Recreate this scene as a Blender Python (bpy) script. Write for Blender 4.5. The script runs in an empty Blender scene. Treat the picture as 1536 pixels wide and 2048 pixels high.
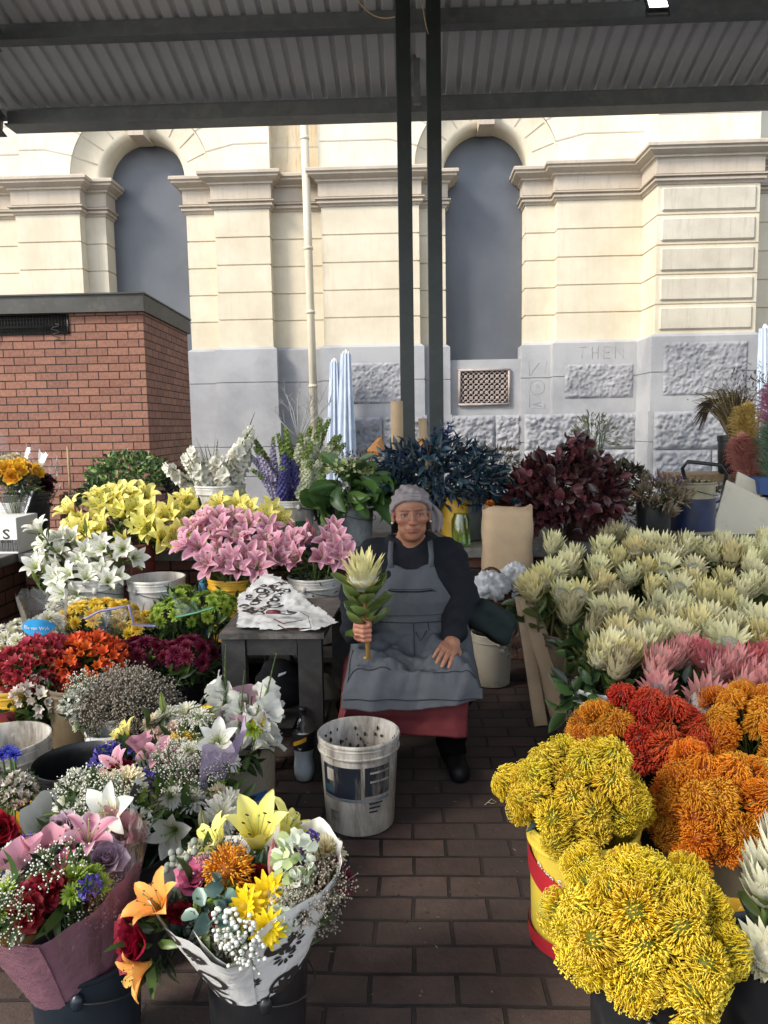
import bpy, bmesh, math, random
import numpy as np
from mathutils import Vector, Matrix, noise
SC = bpy.context.scene
COL = SC.collection
rad = math.radians
# ------------------------------------------------------------------ camera
F = 1538.0
CA, CP, CR_, CH = rad(2.16), rad(6.4), rad(.93), 1.5
FW = np.array([-math.sin(CA)*math.cos(CP), math.cos(CA)*math.cos(CP), -math.sin(CP)])
_r0 = np.array([math.cos(CA), math.sin(CA), 0.]); _u0 = np.cross(_r0, FW)
RT = _r0*math.cos(CR_) - _u0*math.sin(CR_); UP = _u0*math.cos(CR_) + _r0*math.sin(CR_)
cam = bpy.data.objects.new('camera', bpy.data.cameras.new('camera')); COL.objects.link(cam)
M = Matrix.Identity(4)
for i in range(3):
    M[i][0] = RT[i]; M[i][1] = UP[i]; M[i][2] = -FW[i]
M[2][3] = CH
cam.matrix_world = M
cam.data.sensor_fit = 'VERTICAL'; cam.data.sensor_height = 36; cam.data.lens = F/2048*36
cam.data.clip_start = .05; cam.data.clip_end = 500
SC.camera = cam
def ray(px, py): return RT*(px-768)/F - UP*(py-1024)/F + FW
def P(px, py, Y):
    d = ray(px, py); return Vector(np.array([0, 0, CH]) + d*Y/d[1])
def PZ(px, py, z):
    d = ray(px, py); return Vector(np.array([0, 0, CH]) + d*(z-CH)/d[2])
# ------------------------------------------------------------------ world and sun
SUN_EL, SUN_AZ = rad(38), rad(234)          # azimuth clockwise from +Y: behind the camera, to the left
w = bpy.data.worlds.new('World'); SC.world = w; w.use_nodes = True
nt = w.node_tree; nt.nodes.clear()
sky = nt.nodes.new('ShaderNodeTexSky'); sky.sky_type = 'NISHITA'; sky.sun_disc = False
sky.sun_elevation = SUN_EL; sky.sun_rotation = SUN_AZ
bg = nt.nodes.new('ShaderNodeBackground'); bg.inputs['Strength'].default_value = .15
out = nt.nodes.new('ShaderNodeOutputWorld')
sat = nt.nodes.new('ShaderNodeHueSaturation'); sat.inputs['Saturation'].default_value = .50
nt.links.new(sky.outputs[0], sat.inputs['Color']); nt.links.new(sat.outputs[0], bg.inputs[0]); nt.links.new(bg.outputs[0], out.inputs[0])
sd = bpy.data.lights.new('sun', 'SUN'); sd.energy = 1.65; sd.angle = rad(14); sd.color = (1, .91, .78)
sun = bpy.data.objects.new('sun', sd); COL.objects.link(sun)
sdir = Vector((math.sin(SUN_AZ)*math.cos(SUN_EL), math.cos(SUN_AZ)*math.cos(SUN_EL), math.sin(SUN_EL)))
sun.rotation_euler = sdir.to_track_quat('Z', 'Y').to_euler()
SC.view_settings.view_transform = 'Standard'; SC.view_settings.look = 'None'
SC.view_settings.exposure = 1.36; SC.view_settings.gamma = 1
SC.cycles.max_bounces = 8; SC.cycles.transparent_max_bounces = 12
try: SC.cycles.use_denoising = True
except Exception: pass
# ------------------------------------------------------------------ helpers
rnd = random.Random(7)
nr = np.random.default_rng(7)
def srgb(r, g=None, b=None):
    if g is None: r, g, b = [int(r[i:i+2], 16) for i in (0, 2, 4)]
    f = lambda c: ((c/255+.055)/1.055)**2.4 if c > 10 else c/255/12.92
    return (f(r), f(g), f(b))
class MB:
    """collects shapes and links them as ONE mesh"""
    def __init__(s): s.V = []; s.Fc = []; s.Mi = []; s.C = []; s.n = 0
    def add(s, v, f, col=(.5, .5, .5), mat=0, M=None):
        v = np.asarray(v, float).reshape(-1, 3)
        if M is not None:
            m = np.array(M); v = v@m[:3, :3].T + m[:3, 3]
        c = np.asarray(col, float)
        if c.ndim == 1: c = np.tile(c, (len(v), 1))
        s.V.append(v); s.C.append(c)
        n = s.n
        s.Fc.extend([tuple(i+n for i in q) for q in f]); s.Mi.extend([mat]*len(f)); s.n += len(v)
        return s
    def merge(s, o, M=None, mat=None):
        for v, c in zip(o.V, o.C):
            if M is not None:
                m = np.array(M); v = v@m[:3, :3].T + m[:3, 3]
            s.V.append(v); s.C.append(c)
        n = s.n
        s.Fc.extend([tuple(i+n for i in q) for q in o.Fc]); s.Mi.extend(o.Mi if mat is None else [mat]*len(o.Fc)); s.n += o.n
        return s
    def box(s, a, b, col=(.5, .5, .5), mat=0, M=None, bev=0):
        (x0, y0, z0), (x1, y1, z1) = a, b
        if bev:
            e = bev; v = []; 
            for (x, y, z) in [(x, y, z) for z in (0, 1) for y in (0, 1) for x in (0, 1)]:
                X, Y, Z = (x0, x1)[x], (y0, y1)[y], (z0, z1)[z]; sx, sy, sz = 1-2*x, 1-2*y, 1-2*z
                v += [(X, Y+e*sy, Z+e*sz), (X+e*sx, Y, Z+e*sz), (X+e*sx, Y+e*sy, Z)]
            I = lambda x, y, z, k: (x+2*y+4*z)*3+k
            f = []
            for q in (0, 1):
                f += [(I(q,0,0,0),I(q,1,0,0),I(q,1,1,0),I(q,0,1,0))[::(1 if q else -1)],
                      (I(0,q,0,1),I(0,q,1,1),I(1,q,1,1),I(1,q,0,1))[::(1 if q else -1)],
                      (I(0,0,q,2),I(1,0,q,2),I(1,1,q,2),I(0,1,q,2))[::(1 if q else -1)]]
            for a_ in (0, 1):
                for b_ in (0, 1):
                    f += [(I(0,a_,b_,1),I(1,a_,b_,1),I(1,a_,b_,2),I(0,a_,b_,2)), (I(a_,0,b_,0),I(a_,1,b_,0),I(a_,1,b_,2),I(a_,0,b_,2)), (I(a_,b_,0,0),I(a_,b_,1,0),I(a_,b_,1,1),I(a_,b_,0,1))]
            for k in range(8): f.append((3*k, 3*k+1, 3*k+2))
            return s.add(v, f, col, mat, M)
        v = [(x, y, z) for z in (z0, z1) for y in (y0, y1) for x in (x0, x1)]
        return s.add(v, [(0,2,3,1),(4,5,7,6),(0,1,5,4),(2,6,7,3),(0,4,6,2),(1,3,7,5)], col, mat, M)
    def tube(s, pts, r, n=6, col=(.5, .5, .5), mat=0, cap=True, M=None):
        pts = np.asarray(pts, float); k = len(pts)
        r = np.full(k, r) if np.isscalar(r) else np.asarray(r, float)
        t = np.gradient(pts, axis=0); t /= np.linalg.norm(t, axis=1, keepdims=True)+1e-12
        a = np.array([0, 0, 1.]) if abs(t[0][2]) < .9 else np.array([1., 0, 0])
        u = np.cross(t[0], a); u /= np.linalg.norm(u)
        ang = np.arange(n)*2*math.pi/n; rings = []
        for i in range(k):
            u = u - t[i]*(u@t[i]); u /= np.linalg.norm(u)+1e-12; w_ = np.cross(t[i], u)
            rings.append(pts[i]+r[i]*(np.cos(ang)[:, None]*u+np.sin(ang)[:, None]*w_))
        v = np.concatenate(rings)
        f = [(i*n+j, i*n+(j+1)%n, (i+1)*n+(j+1)%n, (i+1)*n+j) for i in range(k-1) for j in range(n)]
        if cap: f += [tuple(range(n))[::-1], tuple(range((k-1)*n, k*n))]
        c = np.asarray(col, float)
        if c.ndim == 2: c = np.repeat(c, n, axis=0)
        return s.add(v, f, c, mat, M)
    def lathe(s, prof, n=32, col=(.5, .5, .5), mat=0, M=None, a0=0, a1=2*math.pi, fn=None):
        closed = abs(a1-a0-2*math.pi) < 1e-6; m = n if closed else n+1
        ang = a0+(a1-a0)*np.arange(m)/n; k = len(prof)
        v = [(r*math.cos(t), r*math.sin(t), z) for (r, z) in prof for t in ang]
        f = [(i*m+j, i*m+(j+1)%m, (i+1)*m+(j+1)%m, (i+1)*m+j) for i in range(k-1) for j in range(n)]
        return s.add(v, f, col, mat, M)
    def grid(s, G, col=(.5, .5, .5), mat=0, M=None, flip=False, closed=False):
        """G: (nv, nu, 3) array of points"""
        G = np.asarray(G, float); nv, nu = G.shape[:2]
        nn = nu if closed else nu-1
        f = [(i*nu+j, i*nu+(j+1)%nu, (i+1)*nu+(j+1)%nu, (i+1)*nu+j) for i in range(nv-1) for j in range(nn)]
        if flip: f = [q[::-1] for q in f]
        c = np.asarray(col, float)
        if c.ndim == 3: c = c.reshape(-1, 3)
        return s.add(G.reshape(-1, 3), f, c, mat, M)
    def ball(s, c, r, n=8, k=5, col=(.5, .5, .5), mat=0, M=None):
        r = (r, r, r) if np.isscalar(r) else r
        th = np.linspace(0, math.pi, k+1); G = np.array([[(c[0]+r[0]*math.sin(t)*math.cos(p), c[1]+r[1]*math.sin(t)*math.sin(p), c[2]+r[2]*math.cos(t)) for p in np.arange(n)*2*math.pi/n] for t in th])
        return s.grid(G, col, mat, M, True, True)
    def mesh(s, name, mats, smooth=True):
        me = bpy.data.meshes.new(name)
        if s.n:
            v = np.concatenate(s.V); me.from_pydata(v.tolist(), [], s.Fc)
            me.polygons.foreach_set('material_index', s.Mi)
            me.polygons.foreach_set('use_smooth', [smooth]*len(s.Fc))
            ca = me.color_attributes.new('Col', 'FLOAT_COLOR', 'POINT')
            c = np.concatenate(s.C); ca.data.foreach_set('color', np.hstack([c, np.ones((len(c), 1))]).ravel())
        for m in (mats if isinstance(mats, (list, tuple)) else [mats]): me.materials.append(m)
        me.update(); return me
    def build(s, name, mats, parent=None, smooth=True, M=None):
        return obj(name, s.mesh(name, mats, smooth), parent, M)
def obj(name, me, parent=None, M=None):
    o = bpy.data.objects.new(name, me); COL.objects.link(o)
    if parent is not None: o.parent = parent
    if M is not None: o.matrix_local = Matrix(M)
    return o
def thing(name, label, cat, loc=(0, 0, 0), group=None, rz=0):
    o = bpy.data.objects.new(name, None); COL.objects.link(o); o.empty_display_size = .05
    o.location = loc; o.rotation_euler.z = rz
    return tag(o, label, cat, group)
def tag(o, label, cat, group=None):
    o['label'] = label; o['category'] = cat
    if group: o['group'] = group
    return o
def struct(o, kind='structure'):
    o['kind'] = kind; return o
def T(x, y=None, z=None):
    return Matrix.Translation(x if y is None else (x, y, z))
def RZ(a): return Matrix.Rotation(a, 4, 'Z')
def RX(a): return Matrix.Rotation(a, 4, 'X')
def RY(a): return Matrix.Rotation(a, 4, 'Y')
def S(x, y=None, z=None):
    if y is None: y = z = x
    return Matrix.Diagonal((x, y, z, 1))
def aim(d, spin=0):
    return Vector(d).to_track_quat('Z', 'Y').to_matrix().to_4x4() @ RZ(spin)
def tiltm(d): return Vector((0, 0, 1)).rotation_difference(Vector(d)).to_matrix().to_4x4()
def bez(p0, p1, p2, n=6):
    t = np.linspace(0, 1, n)[:, None]; p0, p1, p2 = map(np.array, (p0, p1, p2))
    return (1-t)**2*p0+2*t*(1-t)*p1+t*t*p2
def text_mesh(txt, size, ext=.0005, bold=False, align='CENTER'):
    cu = bpy.data.curves.new('lettering', 'FONT'); cu.body = txt; cu.size = size; cu.align_x = align; cu.extrude = ext; cu.resolution_u = 2
    if bold: cu.offset = size*.012
    o = bpy.data.objects.new('lettering', cu); COL.objects.link(o)
    bpy.context.view_layer.update()
    me = bpy.data.meshes.new_from_object(o); bpy.data.objects.remove(o)
    v = np.array([tuple(q.co) for q in me.vertices]); f = [tuple(p.vertices) for p in me.polygons]
    bpy.data.meshes.remove(me)
    return v, f
# ------------------------------------------------------------------ materials
def nodes(name):
    m = bpy.data.materials.new(name); m.use_nodes = True
    t = m.node_tree; t.nodes.clear()
    o = t.nodes.new('ShaderNodeOutputMaterial'); b = t.nodes.new('ShaderNodeBsdfPrincipled')
    t.links.new(b.outputs[0], o.inputs[0])
    return m, t, b, o
def N(t, kind, **kw):
    n = t.nodes.new(kind)
    for k, v in kw.items():
        if k in ('i',):
            for a, b in v.items(): n.inputs[a].default_value = b
        else: setattr(n, k, v)
    return n
def L(t, a, b): t.links.new(a, b)
def ramp(t, fac, stops):
    r = t.nodes.new('ShaderNodeValToRGB'); e = r.color_ramp.elements
    while len(e) < len(stops): e.new(.5)
    for q, (p, c) in zip(e, stops):
        q.position = p; q.color = (*c, 1) if len(c) == 3 else c
    L(t, fac, r.inputs[0]); return r.outputs[0]
def mixc(t, fac, a, b, mode='MIX'):
    m = t.nodes.new('ShaderNodeMix'); m.data_type = 'RGBA'; m.blend_type = mode
    for s_, v in ((0, fac), (6, a), (7, b)):
        if hasattr(v, 'node'): L(t, v, m.inputs[s_])
        elif s_ == 0: m.inputs[0].default_value = v
        else: m.inputs[s_].default_value = (*v, 1)
    return m.outputs[2]
def noi(t, scale, detail=5, rough=.6, vec=None, dist=0):
    n = N(t, 'ShaderNodeTexNoise', i={'Scale': scale, 'Detail': detail, 'Roughness': rough, 'Distortion': dist})
    if vec is None:
        tc = t.nodes.new('ShaderNodeTexCoord'); vec = tc.outputs['Object']
    L(t, vec, n.inputs['Vector']); return n.outputs['Fac']
def bump(t, b, h, strength=.3, dist=.01):
    n = N(t, 'ShaderNodeBump', i={'Strength': strength, 'Distance': dist}); L(t, h, n.inputs['Height']); L(t, n.outputs[0], b.inputs['Normal'])
def mat(name, c, rough=.6, var=.12, scale=8, dirt=None, dirt_amt=.5, dirt_scale=6, metal=0, bmp=0, bscale=60, spec=None, streak=False):
    """plain surface with mottling and, if asked, dirt stains"""
    m, t, b, o = nodes(name)
    n = noi(t, scale, 6)
    lo = tuple(max(0, x*(1-var*2)) for x in c); hi = tuple(min(1, x*(1+var)) for x in c)
    col = ramp(t, n, [(.3, lo), (.7, hi)])
    if dirt:
        tc = N(t, 'ShaderNodeTexCoord'); mp = N(t, 'ShaderNodeMapping'); L(t, tc.outputs['Object'], mp.inputs[0])
        if streak: mp.inputs['Scale'].default_value = (1, 1, .22)
        d = noi(t, dirt_scale, 9, .72, mp.outputs[0], .4)
        d = ramp(t, d, [(.62-dirt_amt*.28, (0, 0, 0)), (.80-dirt_amt*.2, (1, 1, 1))])
        col = mixc(t, d, col, dirt)
    L(t, col, b.inputs['Base Color']); b.inputs['Roughness'].default_value = rough; b.inputs['Metallic'].default_value = metal
    if spec is not None: b.inputs['Specular IOR Level'].default_value = spec
    if bmp: bump(t, b, noi(t, bscale, 4), bmp, .01)
    return m
def colmat(name, rough=.6, trans=0., var=.12, hue=.01, spec=.3, bmp=0, bscale=200):
    """reads the pigment kept on the mesh; each object a shade of its own"""
    m, t, b, o = nodes(name)
    a = N(t, 'ShaderNodeAttribute', attribute_name='Col'); oi = N(t, 'ShaderNodeObjectInfo')
    h = N(t, 'ShaderNodeHueSaturation')
    v1 = N(t, 'ShaderNodeMapRange', i={3: 1-var, 4: 1+var}); L(t, oi.outputs['Random'], v1.inputs[0]); L(t, v1.outputs[0], h.inputs['Value'])
    mu = N(t, 'ShaderNodeMath', operation='FRACT'); m2 = N(t, 'ShaderNodeMath', operation='MULTIPLY', i={1: 17.3}); L(t, oi.outputs['Random'], m2.inputs[0]); L(t, m2.outputs[0], mu.inputs[0])
    v2 = N(t, 'ShaderNodeMapRange', i={3: .5-hue, 4: .5+hue}); L(t, mu.outputs[0], v2.inputs[0]); L(t, v2.outputs[0], h.inputs['Hue'])
    L(t, a.outputs['Color'], h.inputs['Color'])
    col = mixc(t, noi(t, 35, 3), h.outputs[0], (.86, .86, .86), 'MULTIPLY')
    L(t, col, b.inputs['Base Color']); b.inputs['Roughness'].default_value = rough; b.inputs['Specular IOR Level'].default_value = spec
    if bmp: bump(t, b, noi(t, bscale, 3), bmp, .004)
    if trans:
        tr = N(t, 'ShaderNodeBsdfTranslucent'); L(t, h.outputs[0], tr.inputs[0]); mx = N(t, 'ShaderNodeMixShader', i={0: trans})
        L(t, b.outputs[0], mx.inputs[1]); L(t, tr.outputs[0], mx.inputs[2]); L(t, mx.outputs[0], o.inputs[0])
    return m
def clearmat(name, tint=(1, 1, 1), amount=.8, rough=.08):
    """thin film: mostly see-through, the rest gloss"""
    m, t, b, o = nodes(name)
    b.inputs['Base Color'].default_value = (*tint, 1); b.inputs['Roughness'].default_value = rough
    b.inputs['Specular IOR Level'].default_value = .8
    tr = N(t, 'ShaderNodeBsdfTransparent'); tr.inputs[0].default_value = (*[1-(1-x)*.4 for x in tint], 1)
    lw = N(t, 'ShaderNodeLayerWeight', i={0: .35}); n = noi(t, 25, 3)
    mr = N(t, 'ShaderNodeMapRange', i={3: amount, 4: amount*.35}); L(t, lw.outputs['Facing'], mr.inputs[0])
    mx = N(t, 'ShaderNodeMixShader'); L(t, mr.outputs[0], mx.inputs[0]); L(t, b.outputs[0], mx.inputs[1]); L(t, tr.outputs[0], mx.inputs[2]); L(t, mx.outputs[0], o.inputs[0])
    bump(t, b, n, .5, .01)
    return m
MT = {}
MT['petal'] = colmat('petal', .55, .28, .10, .008)
MT['wool'] = colmat('woolly_petal', .8, .15, .14, .008, .15)
MT['leaf'] = colmat('leaf', .38, .15, .18, .012, .5)
MT['stem'] = colmat('stem', .6, 0, .15, .01)
MT['paint'] = colmat('plain_colour', .55, 0, .05, .003)
MT['cloth'] = colmat('woven_cloth', .9, 0, .03, .002, .1, .25, 900)
def filmmat(name, rough=.18, amt=.55, tint=(1, 1, 1), haze=.03):
    m, t, b, o = nodes(name); t.nodes.remove(b)
    g = N(t, 'ShaderNodeBsdfGlossy', i={'Roughness': rough}); tr = N(t, 'ShaderNodeBsdfTransparent'); tr.inputs[0].default_value = (*tint, 1)
    fr = N(t, 'ShaderNodeLayerWeight', i={0: .22}); mu = N(t, 'ShaderNodeMath', operation='MULTIPLY_ADD', i={1: amt, 2: haze}); L(t, fr.outputs['Fresnel'], mu.inputs[0])
    mx = N(t, 'ShaderNodeMixShader'); L(t, mu.outputs[0], mx.inputs[0]); L(t, tr.outputs[0], mx.inputs[1]); L(t, g.outputs[0], mx.inputs[2]); L(t, mx.outputs[0], o.inputs[0])
    bp = N(t, 'ShaderNodeBump', i={'Strength': .3, 'Distance': .01}); L(t, noi(t, 22, 3, .5, None, .6), bp.inputs['Height']); L(t, bp.outputs[0], g.inputs['Normal']); L(t, bp.outputs[0], fr.inputs['Normal']); return m
MT['clear'] = filmmat('cellophane'); MT['milky'] = filmmat('milky_film', .3, .6, (.93, .94, .95), .10)
MT['clear_dense'] = clearmat('crumpled_plastic', (.9, .92, .95), .45, .12)
MT['white_plastic'] = mat('white_plastic', (.62, .61, .57), .5, .08, 5, (.22, .17, .12), .45, 5, streak=True)
MT['clean_white'] = mat('clean_white_plastic', (.68, .68, .66), .45, .05, 5, (.3, .27, .22), .15, 5)
MT['dirty_white'] = mat('dirty_white_plastic', (.56, .53, .47), .55, .1, 6, (.09, .065, .045), .62, 9, streak=True)
MT['black_plastic'] = mat('black_plastic', (.012, .013, .015), .35, .2, 6, (.04, .035, .03), .3, 8)
MT['yellow_plastic'] = mat('yellow_plastic', (.62, .36, .03), .45, .12, 6, (.15, .09, .03), .4, 6)
MT['brown_plastic'] = mat('brown_plastic', (.16, .12, .07), .6, .2, 6, (.05, .035, .02), .5, 5)
MT['red_plastic'] = mat('dark_red_plastic', (.16, .03, .025), .5, .2, 6, (.05, .02, .02), .4, 5)
MT['terracotta'] = mat('terracotta_plastic', (.12, .05, .03), .55, .2, 6, (.04, .03, .02), .4, 5)
MT['grey_metal'] = mat('galvanised_metal', (.22, .24, .25), .5, .25, 7, (.08, .08, .08), .5, 5, metal=.4)
MT['kraft'] = mat('kraft_paper', (.46, .33, .20), .8, .08, 6, bmp=.25, bscale=14)
MT['green_paint'] = mat('dark_green_paint', (.012, .018, .017), .4, .25, 4, (.03, .028, .024), .35, 7)
MT['grey_paint'] = mat('grey_roof_paint', (.115, .125, .127), .55, .15, 5, (.17, .16, .135), .35, 6)
MT['wood_dark'] = mat('dark_stained_wood', (.018, .017, .016), .6, .3, 9, (.045, .04, .035), .5, 9)
MT['wood'] = mat('raw_wood', (.36, .25, .13), .7, .2, 14, (.12, .08, .05), .35, 9)
MT['blue_paint'] = mat('blue_marking', (.03, .12, .36), .5, .15)
MT['paper_white'] = mat('white_paper', (.74, .73, .70), .6, .04, 6, bmp=.3, bscale=9)
MT['ink'] = mat('black_print', (.035, .03, .028), .5, .2)
MT['metal_dark'] = mat('dark_metal_wire', (.06, .06, .06), .4, .2, metal=.6)
# ================================================================== the setting
def offset_path(pts, d):
    """shift an open plan line to its right-hand side (towards the viewer) with mitred corners"""
    pts = [np.array(p, float) for p in pts]; n = []
    for a, b in zip(pts[:-1], pts[1:]):
        t = (b-a)/np.linalg.norm(b-a); n.append(np.array([t[1], -t[0]]))
    out = []
    for i, p in enumerate(pts):
        if i == 0: q = p+n[0]*d
        elif i == len(pts)-1: q = p+n[-1]*d
        else:
            m = n[i-1]+n[i]; q = p+m*d/(1+n[i-1]@n[i])
        out.append(q)
    return out
def sweep(mb, plan, prof, col=(.5, .5, .5), mat_=0):
    rows = []
    for (d, z) in prof:
        o = offset_path(plan, d); r = []
        for a, b in zip(o[:-1], o[1:]): r += [(a[0], a[1], z), (b[0], b[1], z)]
        rows.append(r)
    G = np.array(rows); nv, nu = G.shape[:2]
    f = [(i*nu+j, i*nu+j+1, (i+1)*nu+j+1, (i+1)*nu+j) for i in range(nv-1) for j in range(0, nu-1, 2)]
    mb.add(G.reshape(-1, 3), f, col, mat_)
def stone_mat(name, c, c2, groove=None, rough=.8, bs=40, bstr=.25, stain=None):
    m, t, b, o = nodes(name)
    col = ramp(t, noi(t, 1.3, 8, .65), [(.34, c2), (.60, c)])
    col = mixc(t, ramp(t, noi(t, 60, 3), [(.35, (.9, .9, .9)), (.6, (1, 1, 1))]), (0, 0, 0), col, 'MIX') if False else col
    if stain:
        tc = N(t, 'ShaderNodeTexCoord'); mp = N(t, 'ShaderNodeMapping'); L(t, tc.outputs['Object'], mp.inputs[0]); mp.inputs['Scale'].default_value = (6, 6, .5)
        col = mixc(t, ramp(t, noi(t, 2.2, 8, .75, mp.outputs[0]), [(.52, (0, 0, 0)), (.76, (.85, .85, .85))]), col, stain)
    L(t, col, b.inputs['Base Color']); b.inputs['Roughness'].default_value = rough; b.inputs['Specular IOR Level'].default_value = .2
    bump(t, b, noi(t, bs, 6, .7), bstr, .01)
    return m
MT['cream'] = stone_mat('cream_limewash', (.66, .60, .475), (.56, .50, .38), stain=(.55, .47, .34))
MT['cream_overlit'] = stone_mat('overlit_limewash', (.70, .66, .55), (.60, .555, .45), stain=(.55, .46, .33))  # paler than the lower cream: upper wall's strong light put into its colour
MT['panel_cream'] = stone_mat('weathered_cream', (.58, .54, .45), (.46, .42, .34), stain=(.38, .33, .26))
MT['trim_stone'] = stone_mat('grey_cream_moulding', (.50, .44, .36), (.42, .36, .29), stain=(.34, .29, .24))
MT['granite'] = stone_mat('dressed_granite', (.40, .405, .42), (.30, .305, .325), bs=90, bstr=.4)
MT['rough_granite'] = stone_mat('rock_faced_granite', (.36, .365, .39), (.23, .235, .26), bs=22, bstr=1.0)
def brick_mat(name, c1, c2, mortar, bw, bh, ms, off=.5, ground=False, bstr=.6):
    m, t, b, o = nodes(name)
    tc = N(t, 'ShaderNodeTexCoord'); sx = N(t, 'ShaderNodeSeparateXYZ'); L(t, tc.outputs['Object'], sx.inputs[0])
    cx = N(t, 'ShaderNodeCombineXYZ')
    if ground: L(t, sx.outputs[0], cx.inputs[0]); L(t, sx.outputs[1], cx.inputs[1])
    else:
        ad = N(t, 'ShaderNodeMath', operation='ADD'); L(t, sx.outputs[0], ad.inputs[0]); L(t, sx.outputs[1], ad.inputs[1]); L(t, ad.outputs[0], cx.inputs[0]); L(t, sx.outputs[2], cx.inputs[1])
    wv = N(t, 'ShaderNodeTexNoise', i={'Scale': 3.5, 'Detail': 3}); L(t, cx.outputs[0], wv.inputs['Vector'])
    va = N(t, 'ShaderNodeVectorMath', operation='MULTIPLY_ADD'); L(t, wv.outputs['Color'], va.inputs[0]); va.inputs[1].default_value = (.022, .022, 0) if ground else (.003, .003, 0); L(t, cx.outputs[0], va.inputs[2])
    br = N(t, 'ShaderNodeTexBrick', offset=off, i={'Scale': 1, 'Mortar Size': ms, 'Mortar Smooth': .25, 'Bias': 0, 'Brick Width': bw, 'Row Height': bh})
    br.inputs['Color1'].default_value = (*c1, 1); br.inputs['Color2'].default_value = (*c2, 1); br.inputs['Mortar'].default_value = (*mortar, 1)
    L(t, va.outputs[0], br.inputs['Vector'])
    n = noi(t, 9 if ground else 30, 8, .7)
    col = mixc(t, .8, br.outputs['Color'], ramp(t, n, [(.25, (.42, .42, .42)), (.7, (1.2, 1.15, 1.15))]), 'MULTIPLY')
    if ground:
        col = mixc(t, ramp(t, noi(t, 55, 6, .8), [(.58, (0, 0, 0)), (.66, (1, 1, 1))]), col, tuple(x*.35 for x in c1))
        col = mixc(t, ramp(t, noi(t, 2.2, 5), [(.35, (0, 0, 0)), (.72, (.75, .75, .75))]), col, tuple(.5*x+.5*sum(c1)/3 for x in c1))
        col = mixc(t, ramp(t, noi(t, 1.1, 6, .7), [(.45, (0, 0, 0)), (.75, (.7, .7, .7))]), col, tuple(x*.45 for x in c2))
    else:
        col = mixc(t, ramp(t, noi(t, 130, 2), [(.66, (0, 0, 0)), (.72, (.7, .7, .7))]), col, tuple(x*.35 for x in c1))
    L(t, col, b.inputs['Base Color']); b.inputs['Roughness'].default_value = .75 if ground else .8
    b.inputs['Specular IOR Level'].default_value = .25
    iv = N(t, 'ShaderNodeMath', operation='SUBTRACT', i={0: 1}); L(t, br.outputs['Fac'], iv.inputs[1])
    a2 = N(t, 'ShaderNodeMath', operation='MULTIPLY_ADD', i={1: .35}); L(t, noi(t, 40, 6, .7), a2.inputs[0]); L(t, iv.outputs[0], a2.inputs[2])
    bump(t, b, a2.outputs[0], bstr, .012)
    return m
MT['kiosk_brick'] = brick_mat('kiosk_brick', (.34, .175, .125), (.25, .125, .095), (.03, .022, .02), .232, .0855, .006)
MT['bench_brick'] = brick_mat('bench_brick', (.16, .075, .05), (.12, .055, .04), (.02, .016, .014), .232, .0855, .007)
MT['pavers'] = brick_mat('brick_pavers', (.110, .075, .064), (.066, .046, .040), (.016, .013, .012), .232, .116, .007, .5, True, 1.0)
MT['asphalt'] = mat('worn_street_paving', (.12, .115, .11), .85, .15, 3, (.07, .065, .06), .4, 2, bmp=.3)
# ---- ground
mb = MB(); mb.add([(-80, -60, -.004), (80, -60, -.004), (80, 90, -.004), (-80, 90, -.004)], [(0, 1, 2, 3)]); struct(mb.build('ground', MT['asphalt']))
mb = MB(); mb.add([(-9, -4, 0), (9, -4, 0), (9, 8.2, 0), (-9, 8.2, 0)], [(0, 1, 2, 3)]); struct(mb.build('brick_pavement', MT['pavers']))
# ---- stone building behind the market
bld = thing('stone_building', 'cream rusticated stone building with grey blind arches and a rough granite base', 'building', (0, 14, 0))
BT = T(0, -14, 0)   # its parts are written in world coordinates
A = [(-14, 14.25), (-7.03, 14.25), (-7.03, 14), (-5.87, 14), (-5.87, 14.25), (-5.50, 14.25), (-5.50, 14.7)]
B = [(-4.02, 14.7), (-4.02, 14.25), (-3.45, 14.25), (-3.45, 14), (-2.47, 14), (-2.47, 14.25), (-1.55, 14.25), (-1.55, 14), (.17, 14), (.17, 14.25), (.64, 14.25), (.64, 14.7)]
Cc = [(2.06, 14.7), (2.06, 14.25), (2.58, 14.25), (2.58, 14), (4.05, 14), (4.07, 13.25), (5.72, 13.25), (5.72, 13.9), (14, 13.9)]
z0, z1 = 2.95, 5.34; nC = 5; hC = (z1-z0)/nC
prof = []
for k in range(nC):
    a, b = z0+k*hC, z0+(k+1)*hC
    prof += [(0, a+.014), (0, b-.014), (-.022, b-.006), (-.022, b+.006)]
prof = [(.0, z0)]+prof[:-2]+[(0, z1)]
for pl in (A, B, Cc): mb = MB(); sweep(mb, pl, prof); mb.build('pilaster_wall', MT['cream'], bld, False, BT)
corn = [(0, 5.34), (.02, 5.34), (.03, 5.37), (.07, 5.39), (.07, 5.42), (.05, 5.44), (.10, 5.455), (.10, 5.475), (.03, 5.48), (.03, 5.50), (.045, 5.505), (.045, 5.72), (.06, 5.74), (.09, 5.75), (.09, 5.78), (.13, 5.80), (.20, 5.84), (.20, 5.87), (.235, 5.89), (.235, 5.935), (.22, 5.95), (0, 5.97)]
for pl in (A, B, Cc): mb = MB(); sweep(mb, pl, corn); mb.build('impost_cornice', MT['trim_stone'], bld, False, BT)
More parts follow.
